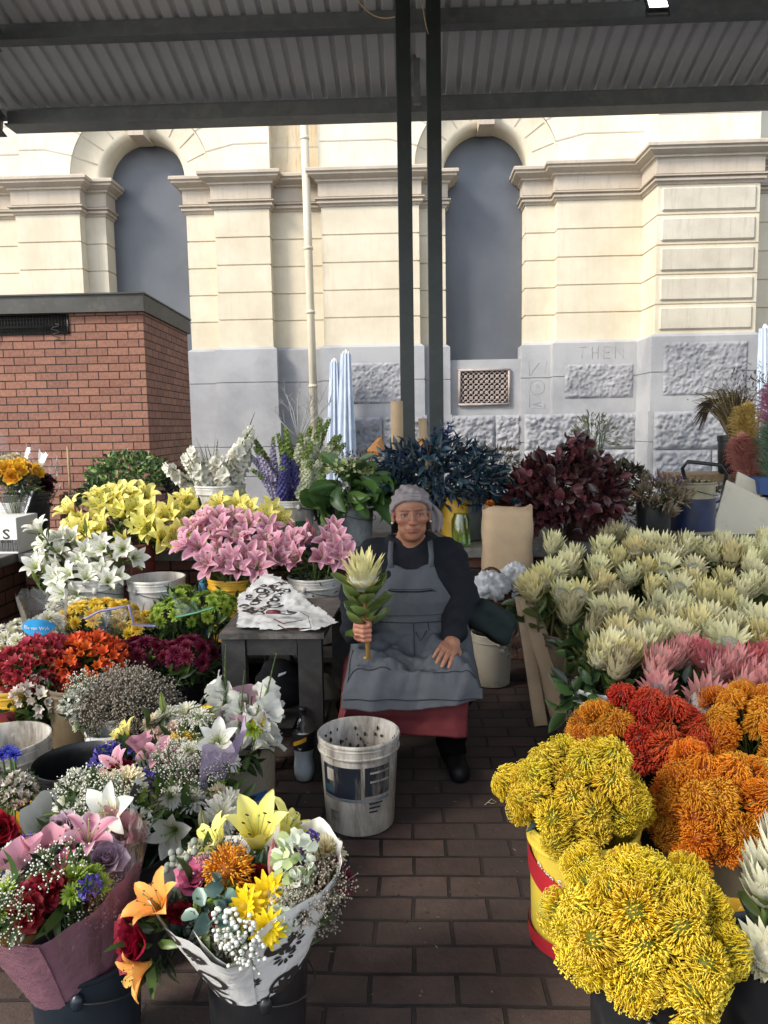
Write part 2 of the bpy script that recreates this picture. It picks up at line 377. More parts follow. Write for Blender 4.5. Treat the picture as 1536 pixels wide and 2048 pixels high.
# upper walls with the arch openings
def arch_wall(mb, x0, x1, cx, r, y, zb, zt, n=32):
    a = np.linspace(math.pi, 0, n+1); arc = [(cx+r*math.cos(t), zb+r*math.sin(t)) for t in a]
    top = [(x0+(x1-x0)*k/n, zt) for k in range(n+1)]
    v = [(x, y, z) for x, z in arc]+[(x, y, z) for x, z in top]
    f = [(i, i+1, n+1+i+1, n+1+i) for i in range(n)]
    v += [(x0, y, zb), (x1, y, zb)]; f += [(2*n+2, 0, n+1), (n, 2*n+3, 2*n+1)]
    mb.add(v, f)
RO = 1.25
mb = MB(); arcs = [(-4.76, -6.9, -2.47), (1.35, -1.55, 4.05)]
for cx, x0, x1 in arcs:
    arch_wall(mb, x0, x1, cx, RO, 14.02, 5.97, 9.6)
    G = []
    for r, y in ((RO, 14.02), (RO-.02, 14.05), (.86, 14.19), (.83, 14.19), (.745, 14.25), (.74, 14.7)):
        G.append([(cx+r*math.cos(t), y, 5.95+r*math.sin(t)) for t in np.linspace(math.pi, 0, 49)])
    mbz = MB(); mbz.grid(G); mbz.build('archivolt', MT['cream'], bld, True, BT)
mb.box((-14, 14.2, 5.97), (-6.9, 14.6, 9.6)); mb.box((-2.47, 14.02, 5.97), (-2.44, 14.3, 9.6)); mb.box((-1.58, 14.02, 5.97), (-1.55, 14.3, 9.6))
mb.box((4.05, 13.27, 5.97), (5.70, 14.6, 9.6)); mb.box((5.70, 13.92, 5.97), (14, 14.6, 9.6))
mb.box((-14, 14.95, 0), (14, 15.6, 9.6)); mb.box((-14, 13.4, 9.6), (14, 20, 9.75))
mb.build('upper_wall', MT['cream_overlit'], bld, False, BT)
# joints of voussoirs and upper-wall courses: strips with groove shade in their colour
mb = MB()
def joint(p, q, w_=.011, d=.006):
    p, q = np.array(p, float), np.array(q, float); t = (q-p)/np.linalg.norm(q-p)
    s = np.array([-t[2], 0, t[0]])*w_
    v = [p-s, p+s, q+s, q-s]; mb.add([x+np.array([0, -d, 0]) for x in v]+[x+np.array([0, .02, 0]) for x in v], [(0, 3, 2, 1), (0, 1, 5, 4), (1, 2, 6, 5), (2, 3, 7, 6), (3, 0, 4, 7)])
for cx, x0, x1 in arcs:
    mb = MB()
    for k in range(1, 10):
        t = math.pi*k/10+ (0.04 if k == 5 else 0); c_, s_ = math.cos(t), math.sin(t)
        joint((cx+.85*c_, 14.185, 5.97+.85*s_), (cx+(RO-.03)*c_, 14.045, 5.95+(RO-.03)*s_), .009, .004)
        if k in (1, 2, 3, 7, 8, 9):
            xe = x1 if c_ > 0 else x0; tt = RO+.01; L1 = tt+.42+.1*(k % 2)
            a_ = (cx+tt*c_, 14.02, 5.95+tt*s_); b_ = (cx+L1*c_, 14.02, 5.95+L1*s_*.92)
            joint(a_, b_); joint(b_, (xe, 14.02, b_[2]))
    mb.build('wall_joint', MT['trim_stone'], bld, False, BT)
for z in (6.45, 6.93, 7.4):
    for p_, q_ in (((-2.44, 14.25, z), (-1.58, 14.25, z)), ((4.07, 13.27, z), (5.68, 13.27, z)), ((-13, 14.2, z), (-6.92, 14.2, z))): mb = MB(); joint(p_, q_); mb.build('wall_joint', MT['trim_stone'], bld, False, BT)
mb = MB(); mb.box((-2.47, 14.25, 5.97), (-1.55, 14.6, 9.6)); mb.build('stained_bay', stone_mat('rust_stained_limewash', (.60, .52, .38), (.50, .40, .25), stain=(.22, .12, .05)), bld, False, BT)
if 0: mb.build('wall_joint', MT['trim_stone'], bld, False, BT)
for cx, x0, x1 in arcs:
    mb = MB(); v = []
    for y in (13.93, 14.5):
        for (dx, z) in ((-.13, 6.62), (.13, 6.62), (.16, 6.90), (-.16, 6.90)): v.append((cx+dx, y, z))
    mb.add(v, [(0, 1, 2, 3), (0, 4, 5, 1), (1, 5, 6, 2), (2, 6, 7, 3), (3, 7, 4, 0)])
    mb.box((cx-.18, 13.9, 6.83), (cx+.18, 14.4, 6.875))
    mb.build('keystone', MT['trim_stone'], bld, False, BT)
# grey blind panels in the arches
m, t, b, o = nodes('grey_painted_panel')
col = ramp(t, noi(t, 1.1, 7, .6), [(.3, (.075, .083, .10)), (.7, (.11, .12, .14))])
tc = N(t, 'ShaderNodeTexCoord'); mp = N(t, 'ShaderNodeMapping'); L(t, tc.outputs['Object'], mp.inputs[0]); mp.inputs['Scale'].default_value = (16, 16, .8)
col = mixc(t, ramp(t, noi(t, 1.6, 6, .7, mp.outputs[0]), [(.70, (0, 0, 0)), (.76, (.75, .75, .75))]), col, (.36, .37, .36))
L(t, col, b.inputs['Base Color']); b.inputs['Roughness'].default_value = .42; bump(t, b, noi(t, 3, 3), .12, .03)
for cx, x0, x1 in arcs:
    mb = MB(); a = np.linspace(0, math.pi, 33)
    v = [(cx-.76, 14.64, 2.66), (cx+.76, 14.64, 2.66)]+[(cx+.75*math.cos(q), 14.64, 5.97+.75*math.sin(q)) for q in a]
    mb.add(v, [tuple(range(len(v)))]); mb.build('blind_panel', m, bld, False, BT)
# plinth: dressed granite over rock-faced blocks
mb = MB(); pp = [(.07, 1.68), (.07, 2.30), (.055, 2.306), (.055, 2.318), (.07, 2.324), (.07, 2.90), (.0, 2.95)]
for pl in (A, B, Cc): sweep(mb, pl, pp)
for x0, x1 in ((-5.54, -3.98), (.60, 2.10)):
    mb.box((x0, 14.3, 0), (x1, 14.9, 2.67))
mb.build('granite_plinth', MT['granite'], bld, False, BT)
def rough_patch(mb, x0, x1, y, z0, z1, amp=.045, step=.035, seed=0, edge=.03):
    nx, nz = max(3, int((x1-x0)/step)), max(3, int((z1-z0)/step))
    X, Z = np.meshgrid(np.linspace(x0, x1, nx+1), np.linspace(z0, z1, nz+1)); Y = np.full(X.shape, y)
    for i in range(nz+1):
        for j in range(nx+1):
            e = min(1, min(X[i, j]-x0, x1-X[i, j], Z[i, j]-z0, z1-Z[i, j])/edge)
            n_ = noise.fractal(Vector((X[i, j]*7+seed, Z[i, j]*9, seed*.7)), .8, 2.1, 4)
            n2 = noise.fractal(Vector((X[i, j]*19+seed, Z[i, j]*22, 3)), .6, 2.2, 3)
            Y[i, j] -= max(0, e)*(amp*.8+amp*.7*n_+amp*.75*n2)
    mb.grid(np.dstack([X, Y, Z]))
mb = MB()
for x0, x1, y, a_, b_ in ((-1.09, -.13, 13.925, 1.90, 2.62), (2.72, 3.92, 13.925, 1.93, 2.52), (4.2, 5.58, 13.175, 1.93, 2.80)):
    mb = MB(); rough_patch(mb, x0, x1, y, a_, b_, .024, .02, x0*3)
    mb.build('rough_panel', MT['rough_granite'], bld, True, BT)
mb = MB(); rr = random.Random(3)
def block_run(x0, x1, y, zs):
    for k, (a_, b_) in enumerate(zip(zs[:-1], zs[1:])):
        x = x0
        while x < x1-.02:
            w_ = min(rr.uniform(.9, 1.5), x1-x)
            if x1-x-w_ < .35: w_ = x1-x
            rough_patch(mb, x+.008, x+w_-.008, y, a_+.008, b_-.008, .042, .024, rr.uniform(0, 60), .05); x += w_
ZS = [.0, .42, 1.02, 1.67]
block_run(-1.58, .22, 13.90, ZS); block_run(.22, 2.0, 14.2, ZS); block_run(2.0, 4.0, 13.89, ZS); block_run(4.05, 5.75, 13.14, ZS); block_run(5.75, 9, 13.8, ZS)
mb.build('rock_faced_base', MT['rough_granite'], bld, True, BT)
pb = [(.10, 0), (.10, .60), (.085, .606), (.085, .618), (.10, .624), (.10, 1.14), (.085, 1.146), (.085, 1.158), (.10, 1.164), (.10, 1.68), (.07, 1.68)]
for pl in (A, B, Cc): mb = MB(); sweep(mb, [(x, y+.03) for x, y in pl], pb); mb.build('base_course', MT['granite'], bld, False, BT)
for k in range(nC):
    mb = MB(); a_ = z0+k*hC+.055; mb.box((4.13, 13.215, a_), (5.66, 13.3, a_+hC-.10), bev=.028); mb.build('raised_panel', MT['panel_cream'], bld, False, BT)
# pierced ventilation grille under the right-hand arch
mb = MB(); gx0, gx1, gz0, gz1 = .90, 1.76, 1.88, 2.46
for a_, b_ in (((gx0-.04, 14.245, gz0-.04), (gx1+.04, 14.3, gz0)), ((gx0-.04, 14.245, gz1), (gx1+.04, 14.3, gz1+.04)), ((gx0-.04, 14.245, gz0), (gx0, 14.3, gz1)), ((gx1, 14.245, gz0), (gx1+.04, 14.3, gz1))): mb.box(a_, b_)
nx, nz = 9, 6
for i in range(nx+1):
    for j in range(nz+1):
        x = gx0+(gx1-gx0)*i/nx; z = gz0+(gz1-gz0)*j/nz; s_ = .030 if (i+j) % 2 else .022
        for dx, dz in ((s_, 0), (-s_, 0), (0, s_), (0, -s_)):
            if gx0 < x+dx*.5 < gx1 and gz0 < z+dz*.5 < gz1: mb.ball((x+dx*.62, 14.275, z+dz*.62), (.017, .015, .017), 6, 4)
        if i < nx and j < nz:
            cxx, czz = x+(gx1-gx0)/nx/2, z+(gz1-gz0)/nz/2; w2, h2 = (gx1-gx0)/nx/2, (gz1-gz0)/nz/2
            mb.tube([(cxx-w2, 14.28, czz-h2), (cxx+w2, 14.28, czz+h2)], .009, 4); mb.tube([(cxx-w2, 14.28, czz+h2), (cxx+w2, 14.28, czz-h2)], .009, 4)
mb.build('vent_grille', mat('pinkish_cast_grille', (.42, .35, .32), .7, .15), bld, True, BT)
mb = MB(); mb.box((gx0, 14.292, gz0), (gx1, 14.299, gz1)); mb.build('vent_hole_shade', mat('vent_shadow', (.02, .018, .017), .9), bld, False, BT)  # thin near-black sheet behind the bars, the opening's shade as colour
# chalked graffiti on the granite
mb = MB()
def chalk(pts, y, w_=.006): mb.tube([(x, y, z) for x, z in pts], w_, 4)
for pts in ([(2.12, 2.62), (2.14, 2.35), (2.3, 2.58), (2.42, 2.40), (2.44, 2.62)], [(2.14, 2.3), (2.14, 1.78)], [(2.14, 1.78), (2.4, 1.76), (2.42, 1.85)],
            [(2.28+.13*math.cos(q), 2.15+.13*math.sin(q)) for q in np.linspace(0, 6.28, 15)], [(2.28+.03*math.cos(q), 2.17+.03*math.sin(q)) for q in np.linspace(0, 6.28, 8)],
            [(2.16, 2.03), (2.3, 1.98), (2.34, 1.88), (2.2, 1.84), (2.36, 1.8)]): chalk(pts, 14.177, .0028)
cm_ = mat('chalk_line', (.40, .405, .415), .9); mb.build('chalk_graffiti', cm_, bld, True, BT); mb = MB()
for pts in ([(3.02, 2.62), (3.02, 2.82)], [(2.95, 2.82), (3.1, 2.82)], [(3.2, 2.62), (3.2, 2.82), (3.2, 2.72), (3.3, 2.72), (3.3, 2.82), (3.3, 2.62)], [(3.52, 2.62), (3.4, 2.62), (3.4, 2.82), (3.52, 2.82)], [(3.4, 2.72), (3.5, 2.72)], [(3.6, 2.62), (3.6, 2.82), (3.74, 2.62), (3.74, 2.82)]): chalk(pts, 13.927, .0025)
mb.build('chalk_graffiti', cm_, bld, True, BT)
# downpipe
mb = MB(); pa, pb = P(608, 240, 13.92), P(629, 850, 13.92); pd_ = (pb-pa)/(pb.z-pa.z)
mb.tube([tuple(pa+pd_*(9.5-pa.z)), tuple(pa+pd_*(5-pa.z)), tuple(pa+pd_*(.1-pa.z))], .07, 14)
for z in (6.45, 4.6, 3.5, 2.2): c_ = pa+pd_*(z-pa.z); mb.tube([tuple(c_), tuple(c_+Vector((0, 0, .05)))], .082, 14)
mb.build('downpipe', MT['cream'], bld, True, BT)
# ---- brick kiosk
kx = -2.89
ki = thing('brick_kiosk', 'red brick kiosk with flat dark roof edge and a long mesh vent', 'kiosk', (-4.6, 9.4, 0))
KT = T(4.6, -9.4, 0)
mb = MB()
def kbox(x0, y0, z0_, x1, y1, z1_): mb.box((x0, y0, z0_), (x1, y1, z1_))
mb.add([(-8, 8.4, 0), (kx, 8.4, 0), (kx-.1, 10.4, 0), (-8, 10.4, 0), (-8, 8.4, 2.42), (kx, 8.4, 2.42), (kx-.1, 10.4, 2.42), (-8, 10.4, 2.42)], [(0, 1, 5, 4), (1, 2, 6, 5), (2, 3, 7, 6), (3, 0, 4, 7)])
vx = P(134, 640, 8.4).x; vz0, vz1 = P(60, 668, 8.4).z, P(60, 630, 8.4).z
mb.add([(-8, 8.4, 2.42), (vx, 8.4, 2.42), (vx, 8.4, vz0), (-8, 8.4, vz0), (vx, 8.4, 2.78), (-8, 8.4, 2.78), (-8, 8.4, vz1), (vx, 8.4, vz1), (kx, 8.4, 2.42), (kx, 8.4, 2.78), (kx-.1, 10.4, 2.42), (kx-.1, 10.4, 2.78)],
       [(0, 1, 2, 3), (6, 7, 4, 5), (1, 8, 9, 4), (8, 10, 11, 9)])
mb.box((-8, 8.5, vz0-.02), (vx+.05, 8.52, vz1+.02))
mb.build('brick_wall', MT['kiosk_brick'], ki, False, KT)
mb = MB(); mb.add([(-8.1, 8.33, 2.765), (kx+.035, 8.33, 2.765), (kx-.07, 10.45, 2.765), (-8.1, 10.45, 2.765), (-8.1, 8.33, 2.945), (kx+.035, 8.33, 2.945), (kx-.07, 10.45, 2.945), (-8.1, 10.45, 2.945)], [(0, 3, 2, 1), (4, 5, 6, 7), (0, 1, 5, 4), (1, 2, 6, 5), (2, 3, 7, 6), (3, 0, 4, 7)]); mb.add([(-8.12, 8.31, 2.946), (kx+.05, 8.31, 2.946), (kx-.055, 10.47, 2.946), (-8.12, 10.47, 2.946), (-8.12, 8.31, 2.962), (kx+.05, 8.31, 2.962), (kx-.055, 10.47, 2.962), (-8.12, 10.47, 2.962)], [(0, 3, 2, 1), (4, 5, 6, 7), (0, 1, 5, 4), (1, 2, 6, 5), (2, 3, 7, 6), (3, 0, 4, 7)])
mb.build('roof_edge', mat('grey_fascia', (.05, .052, .05), .6, .2, 4, (.10, .09, .07), .4, 5), ki, False, KT)
mb = MB(); mb.box((-8, 8.46, vz0), (vx, 8.47, vz1))
mb.build('vent_back', mat('vent_dark', (.012, .012, .012), .9), ki, False, KT)
mb = MB()
for x in np.arange(-6.2, vx, .035): mb.tube([(x, 8.395, vz0), (x, 8.395, vz1)], .0035, 4)
for z in np.linspace(vz0, vz1, 6): mb.tube([(-6.5, 8.393, z), (vx, 8.393, z)], .0035, 4)
mb.tube([(-6, 8.38, vz0+.05), (-5, 8.38, vz0+.06), (vx-.1, 8.38, vz0+.07)], .008, 5)
for x in (-5.1, -4.55, vx-.12): mb.tube([(x+.05*math.sin(q*2), 8.37, vz0+.1-.022*q) for q in np.linspace(0, 8, 14)], .005, 4)
for x0_, x1_ in ((-8, vx),): mb.box((x0_, 8.385, vz0-.012), (x1_, 8.41, vz0)); mb.box((vx, 8.385, vz0-.012), (vx+.02, 8.41, vz1))
mb.build('vent_mesh', MT['metal_dark'], ki, True, KT)
# ---- canopy over the market
can = thing('market_canopy', 'dark steel market canopy with ribbed sheet roof overhead', 'canopy', (0, 8, 0))
CT = T(0, -8, 0); RS = .296
RIDGE, REAR = 4.0, -1.15  # unseen ridge and rear eave, placed to shade the woman and sun the front
def roofz(Y): return 5.31+(9.4-Y)*RS if Y >= RIDGE else 5.31+(9.4-RIDGE)*RS-(RIDGE-Y)*.30
XL, XR = -5.9, 8.5  # left end out of view, shortened to let sun onto the left rows
pr = []; x = XL
while x < XR:
    pr += [(x, 0), (x+.098, 0), (x+.113, .036), (x+.156, .036)]; x += .1715
mb = MB()
for ya, yb in ((9.55, RIDGE), (RIDGE, REAR)):
    G = [[(x, y, roofz(y)+h) for x, h in pr] for y in (ya, yb)]
    nu = len(pr); mb.add(np.array(G).reshape(-1, 3), [(j, j+1, nu+j+1, nu+j) for j in range(nu-1)])
m, t, b, o = nodes('ribbed_roof_sheet')
geo = N(t, 'ShaderNodeNewGeometry'); L(t, mixc(t, geo.outputs['Backfacing'], (.10, .102, .10), (.10, .102, .10)), b.inputs['Base Color']); b.inputs['Roughness'].default_value = .6
L(t, ramp(t, noi(t, 3, 5), [(.3, (.58, .60, .62)), (.7, (.66, .68, .69))]), b.inputs['Base Color'])
sheet = mb.build('roof_sheet', m, can, False, CT)
sol = sheet.modifiers.new('thickness', 'SOLIDIFY'); sol.thickness = .004; sol.offset = 1
def ibeam(mb, a, b, h=.2, w_=.1, t_=.012):
    a, b = Vector(a), Vector(b); d = (b-a); Ln = d.length; x = d.normalized(); s = x.cross(Vector((0, 0, 1))).normalized(); u = s.cross(x)
    Mx = Matrix(((x.x, s.x, u.x, a.x), (x.y, s.y, u.y, a.y), (x.z, s.z, u.z, a.z), (0, 0, 0, 1)))
    mb.box((0, -w_/2, -h), (Ln, w_/2, -h+t_), M=Mx); mb.box((0, -w_/2, -t_), (Ln, w_/2, 0), M=Mx); mb.box((0, -t_/2, -h+t_), (Ln, t_/2, -t_), M=Mx)
mb = MB(); mb.box((P(22, 250, 9.3).x, 9.22, 5.04), (XR, 9.40, 5.20)); mb.box((XL, 9.40, 5.20), (XR, 9.44, 5.29)); mb.box((P(22, 250, 9.3).x-.02, 9.18, 5.03), (XR, 9.46, 5.05))
mb.build('eave_beam', MT['grey_paint'], can, False, CT)
for y in (8.27, 6.6, RIDGE+.1, REAR+.1):
    mb = MB(); z = roofz(y)-.005; mb.box((XL, y-.05, z-.16), (XR, y+.05, z-.001)); mb.box((XL, y-.09, z-.17), (XR, y+.06, z-.155)); mb.build('purlin', MT['grey_paint'], can, False, CT)
for x, ya, yb in ((-4.78, 9.38, RIDGE), (-4.15, 8.15, RIDGE), (1.2, 6.5, RIDGE), (6.3, 9.38, RIDGE), (-4.15, RIDGE, REAR), (6.3, RIDGE, REAR)):
    mb = MB(); ibeam(mb, (x, ya, roofz(ya)-.16), (x, yb, roofz(yb)-.16), .22, .13); mb.build('rafter', MT['grey_paint'], can, False, CT)
mb = MB(); mb.box((-5.1, 9.0, 4.95), (-4.72, 9.2, 5.12)); mb.build('side_beam', mat('sandy_beam', (.16, .14, .10), .7), can, False, CT)
# floodlight under the purlin
fl = thing('floodlight', 'small lit white floodlight under the canopy steelwork', 'lamp', P(1313, 6, 8.05))
mb = MB(); mb.box((-.10, -.02, -.12), (.10, .03, .10), bev=.008); mb.tube([(-.11, .02, -.08), (-.11, .03, -.16), (.11, .03, -.16), (.11, .02, -.08)], .012, 5); mb.build('housing', MT['metal_dark'], fl, False, RX(rad(-35)))
mb = MB(); mb.box((-.085, -.026, -.105), (.085, -.021, .085)); m, t, b, o = nodes('lit_lamp'); b.inputs['Base Color'].default_value = (.9, .95, 1, 1); b.inputs['Emission Color'].default_value = (.85, .93, 1, 1); b.inputs['Emission Strength'].default_value = 6
mb.build('lamp_face', m, fl, False, RX(rad(-35)))
# the two posts
for px, lab in ((816, 'dark green steel canopy post, the left of the close pair'), (873, 'dark green steel canopy post, the right of the close pair')):
    a = P(px, 860, 7.8); z1_ = roofz(7.8)-.03
    mb = MB(); lean = P(px-12, 100, 7.8).x-a.x
    mb.box((-.07, -.07, .02), (.07, .07, z1_), bev=.006); mb.box((-.13, -.13, 0), (.13, .13, .02))
    po = mb.build('canopy_post', MT['green_paint'], None, False, T(a.x, 7.8, 0)); tag(po, lab, 'post', 'steel canopy posts')
a = P(834, 215, 8.9); mb = MB(); mb.box((a.x-.035, 8.86, 5.0), (a.x+.035, 8.93, 6.2)); mb.box((a.x-.04, 8.84, 4.99), (a.x+.04, 8.9, 5.2)); mb.build('hanger', MT['grey_paint'], can, False, CT)
mb = MB(); mb.tube(bez(P(715, 0, 7.9), P(750, 52, 7.9), P(800, 30, 7.75), 10), .006, 5); mb.tube(bez(P(844, 0, 7.7), P(850, 50, 7.7), P(857, 68, 7.73), 6), .005, 4); mb.build('loose_wire', MT['kraft'], can, True, CT)
# ---- benches that carry the rear rows
MT['slab'] = mat('concrete_slab', (.20, .19, .175), .85, .15, 4, (.07, .065, .055), .5, 5, bmp=.4)
be = thing('brick_bench', 'low brick bench with grey slab top behind the seated woman', 'bench', (0, 5.1, 0))
mb = MB(); mb.box((-2.5, 4.8, 0), (3.6, 5.6, .67)); mb.build('brick_base', MT['bench_brick'], be, False, T(0, -5.1, 0))
mb = MB(); mb.box((-2.52, 4.75, .67), (3.62, 5.66, .73), bev=.006); mb.build('slab_top', MT['slab'], be, False, T(0, -5.1, 0))
b2 = thing('brick_bench', 'low brick bench with grey slab top running along the left side', 'bench', (-2.9, 3.6, 0))
mb = MB(); mb.box((-3.3, 1.8, 0), (-2.56, 5.6, .67)); mb.build('brick_base', MT['bench_brick'], b2, False, T(2.9, -3.6, 0))
mb = MB(); mb.box((-3.32, 1.78, .67), (-2.53, 5.62, .731), bev=.006); mb.build('slab_top', MT['slab'], b2, False, T(2.9, -3.6, 0))
st = thing('crate_step', 'dark low plank step under the lily buckets', 'step', (-1.3, 4.35, 0))
mb = MB()
for y in (4.02, 4.26, 4.5): mb = MB(); mb.box((-2.45, y, .235), (-.42, y+.22, .262)); mb.build('plank', MT['wood_dark'], st, False, T(1.3, -4.35, 0))
for x in (-2.4, -1.45, -.5):
    mb = MB(); mb.box((x, 4.05, 0), (x+.06, 4.7, .235)); mb.build('support', MT['wood_dark'], st, False, T(1.3, -4.35, 0))

# ---- folded market umbrellas leaning on the stone building
um = mat('blue_shaded_canvas', (.50, .58, .70), .75, .08, 4, (.16, .24, .40), .35, 14, streak=True)  # white canvas; its bluish shading is put into the base colour
def umbrella(px0, px1, pyt, pyb, Y, label, seed):
    r = random.Random(seed); top = P((px0+px1)/2, pyt, Y); bx = P((px0+px1)/2, pyb, Y); o = thing('folded_umbrella', label, 'umbrella', (bx.x, Y, 0), 'folded market umbrellas')
    w_ = (P(px1, pyt, Y).x-P(px0, pyt, Y).x)/2; ht = top.z; lx = top.x-bx.x; b = MB(); G = []
    for f in np.linspace(0, 1, 12):
        row = []
        for a in np.linspace(0, 2*math.pi, 72, endpoint=False): R_ = w_*(1.15-.62*f)*(1+.30*math.cos(a*9+seed)*(1-.3*f)+.06*math.sin(a*3+f*5)); row.append((lx*f+R_*math.cos(a), R_*math.sin(a)*.8, .55+(ht-.62)*f))
        G.append(row)
    b.grid(G, closed=True, flip=True); obj('canopy', b.mesh('canopy', um), o)
    b = MB(); b.tube([(0, 0, .02), (lx, 0, ht)], .022, 8); b.box((-.2, -.2, 0), (.2, .2, .03)); obj('pole', b.mesh('pole', MT['clean_white']), o)
    for k in range(5):
        b = MB(); a = r.uniform(math.pi, 2*math.pi); b.tube([(w_*.9*math.cos(a), w_*.75*math.sin(a), .9), (lx+w_*.35*math.cos(a), w_*.3*math.sin(a), ht-.03)], .012, 5); obj('rib', b.mesh('rib', MT['clean_white']), o)
umbrella(655, 683, 716, 905, 13.55, 'folded white umbrella in bluish shading leaning by the downpipe, the shorter of the pair', 1); umbrella(676, 708, 699, 905, 13.45, 'folded white umbrella in bluish shading leaning by the downpipe, the taller of the pair', 2); umbrella(1512, 1548, 648, 960, 12.9, 'folded white umbrella at the right end of the stone wall', 3)
# ================================================================== flower and leaf builders
G_LEAF = srgb(58, 82, 40); G_DARK = srgb(34, 52, 32); G_STEM = srgb(84, 104, 58); G_PALE = srgb(150, 168, 92)
def lerp(a, b, t): return tuple(x+(y-x)*t for x, y in zip(a, b))
def jit(c, r=rnd, a=.08):
    k = 1+r.uniform(-a, a); return tuple(min(1, max(0, x*k)) for x in c)
def petal_pts(Ln, W, th0, th1, cup=0., nu=3, nv=6, power=1., wp=None, ruffle=0., keel=0., ph=0., freq=9, tipcurl=0):
    """a petal leaving the origin outward along +x and up +z; angles are from the flower's axis"""
    v = np.linspace(0, 1, nv+1); th = th0+(th1-th0)*v**power+tipcurl*np.clip((v-.7)/.3, 0, 1)**2
    ds = Ln/nv; x = np.concatenate([[0], np.cumsum(np.sin((th[1:]+th[:-1])/2)*ds)]); z = np.concatenate([[0], np.cumsum(np.cos((th[1:]+th[:-1])/2)*ds)])
    wv = (np.sin(math.pi*np.clip(v, 0, 1)**.75)**.8*.92+.10*(1-v)) if wp is None else np.interp(v, [p for p, _ in wp], [q for _, q in wp])
    u = np.linspace(-1, 1, nu)
    X = x[:, None]+0*u; Y = W/2*wv[:, None]*u; Z = z[:, None]+0*u
    h = cup*W*wv[:, None]*(u**2)-keel*W*wv[:, None]*(1-np.abs(u))
    if ruffle: h = h+ruffle*W*np.sin(v[:, None]*freq+u*2+ph)*np.abs(u)
    nx, nz = -np.cos(th)[:, None], np.sin(th)[:, None]
    return np.dstack([X+h*nx, Y, Z+h*nz]), v, u
def petal(mb, cols, Ln, W, th0, th1, M=None, mat_=0, edge=None, rib=None, **k):
    """cols: pigment along the petal from base to tip"""
    G, v, u = petal_pts(Ln, W, th0, th1, **k)
    cs = np.array(cols, float); t = np.linspace(0, 1, len(cs))
    c = np.stack([np.interp(v, t, cs[:, i]) for i in range(3)], 1)[:, None, :]+0*u[None, :, None]
    if edge is not None: c = c+(np.array(edge)-c)*(np.abs(u)**1.5)[None, :, None]*.8
    if rib is not None: c = c+(np.array(rib)-c)*(1-np.abs(u))[None, :, None]**2*(1-v[:, None, None]*.8)*.8
    mb.grid(G, c, mat_, M)
def leaf(mb, col, Ln, W, th0, th1, M=None, mat_=0, rib=None, **k):
    k.setdefault('nu', 3); k.setdefault('nv', 4); k.setdefault('keel', .12)
    petal(mb, [lerp(col, (0, 0, 0), .1), col, lerp(col, G_PALE, .08)], Ln, W, th0, th1, M, mat_, rib=rib, **k)
def fib(n, cap=1., r=None):
    """directions over a spherical cap around +Z (cap = 1 - cos of the half angle)"""
    o = []
    for i in range(n):
        z = 1-cap*(i+.5)/n; a = i*2.39996+(r.uniform(-.25, .25) if r else 0); q = math.sqrt(max(0, 1-z*z)); o.append(Vector((q*math.cos(a), q*math.sin(a), z)))
    return o
# -- lily
def lily_mb(r, c_base, c_mid, c_tip, size=.115, open_=1., edge=None, rib=None, anth=srgb(120, 60, 20), width=.42):
    mb = MB()
    for i in range(6):
        inner = i % 2; W = size*width*(1.2 if inner else .92)
        petal(mb, [lerp(c_base, G_PALE, .35), c_base, c_mid, c_mid, c_tip], size*r.uniform(.94, 1.06)*1.15, W, rad(14+4*inner), rad((88+r.uniform(-16, 22))*open_), RZ(i*math.pi/3+r.uniform(-.1, .1)), 0, edge, rib,
              cup=.14, nu=5, nv=9, power=1.25, keel=.10, ruffle=.05, ph=r.uniform(0, 6), tipcurl=rad(r.uniform(10, 60))*open_, wp=[(0, .22), (.25, .62), (.55, 1), (.8, .72), (.93, .34), (1, .04)])
    return mb
def stamens_mb(r, size=.115, anth=srgb(120, 60, 20), fil=G_PALE):
    mb = MB()
    for i in range(6):
        a = i*math.pi/3+r.uniform(-.2, .2); q = r.uniform(.20, .30)*size; h = size*r.uniform(.70, .82)
        p = bez((0, 0, .01), (q*.3*math.cos(a), q*.3*math.sin(a), h*.6), (q*math.cos(a), q*math.sin(a), h), 5); mb.tube(p, size*.008, 4, fil)
        mb.ball(tuple(p[-1]), (size*.018, size*.045, size*.018), 5, 4, anth, M=None)
    p = bez((0, 0, .01), (0, 0, size*.6), (size*.06, 0, size*.92), 5); mb.tube(p, size*.012, 4, fil); mb.ball(tuple(p[-1]), size*.028, 5, 4, lerp(fil, (.3, .3, .1), .4))
    return mb
def lily_bud_mb(r, c, size=.09):
    mb = MB()
    for i in range(6): petal(mb, [lerp(c, G_PALE, .7), lerp(c, G_PALE, .35), c, lerp(c, G_PALE, .3)], size, size*.22, rad(12), rad(-13), RZ(i*math.pi/3), cup=-.1, nu=3, nv=6, keel=-.15, wp=[(0, .3), (.4, 1), (.75, .8), (1, .1)])
    return mb
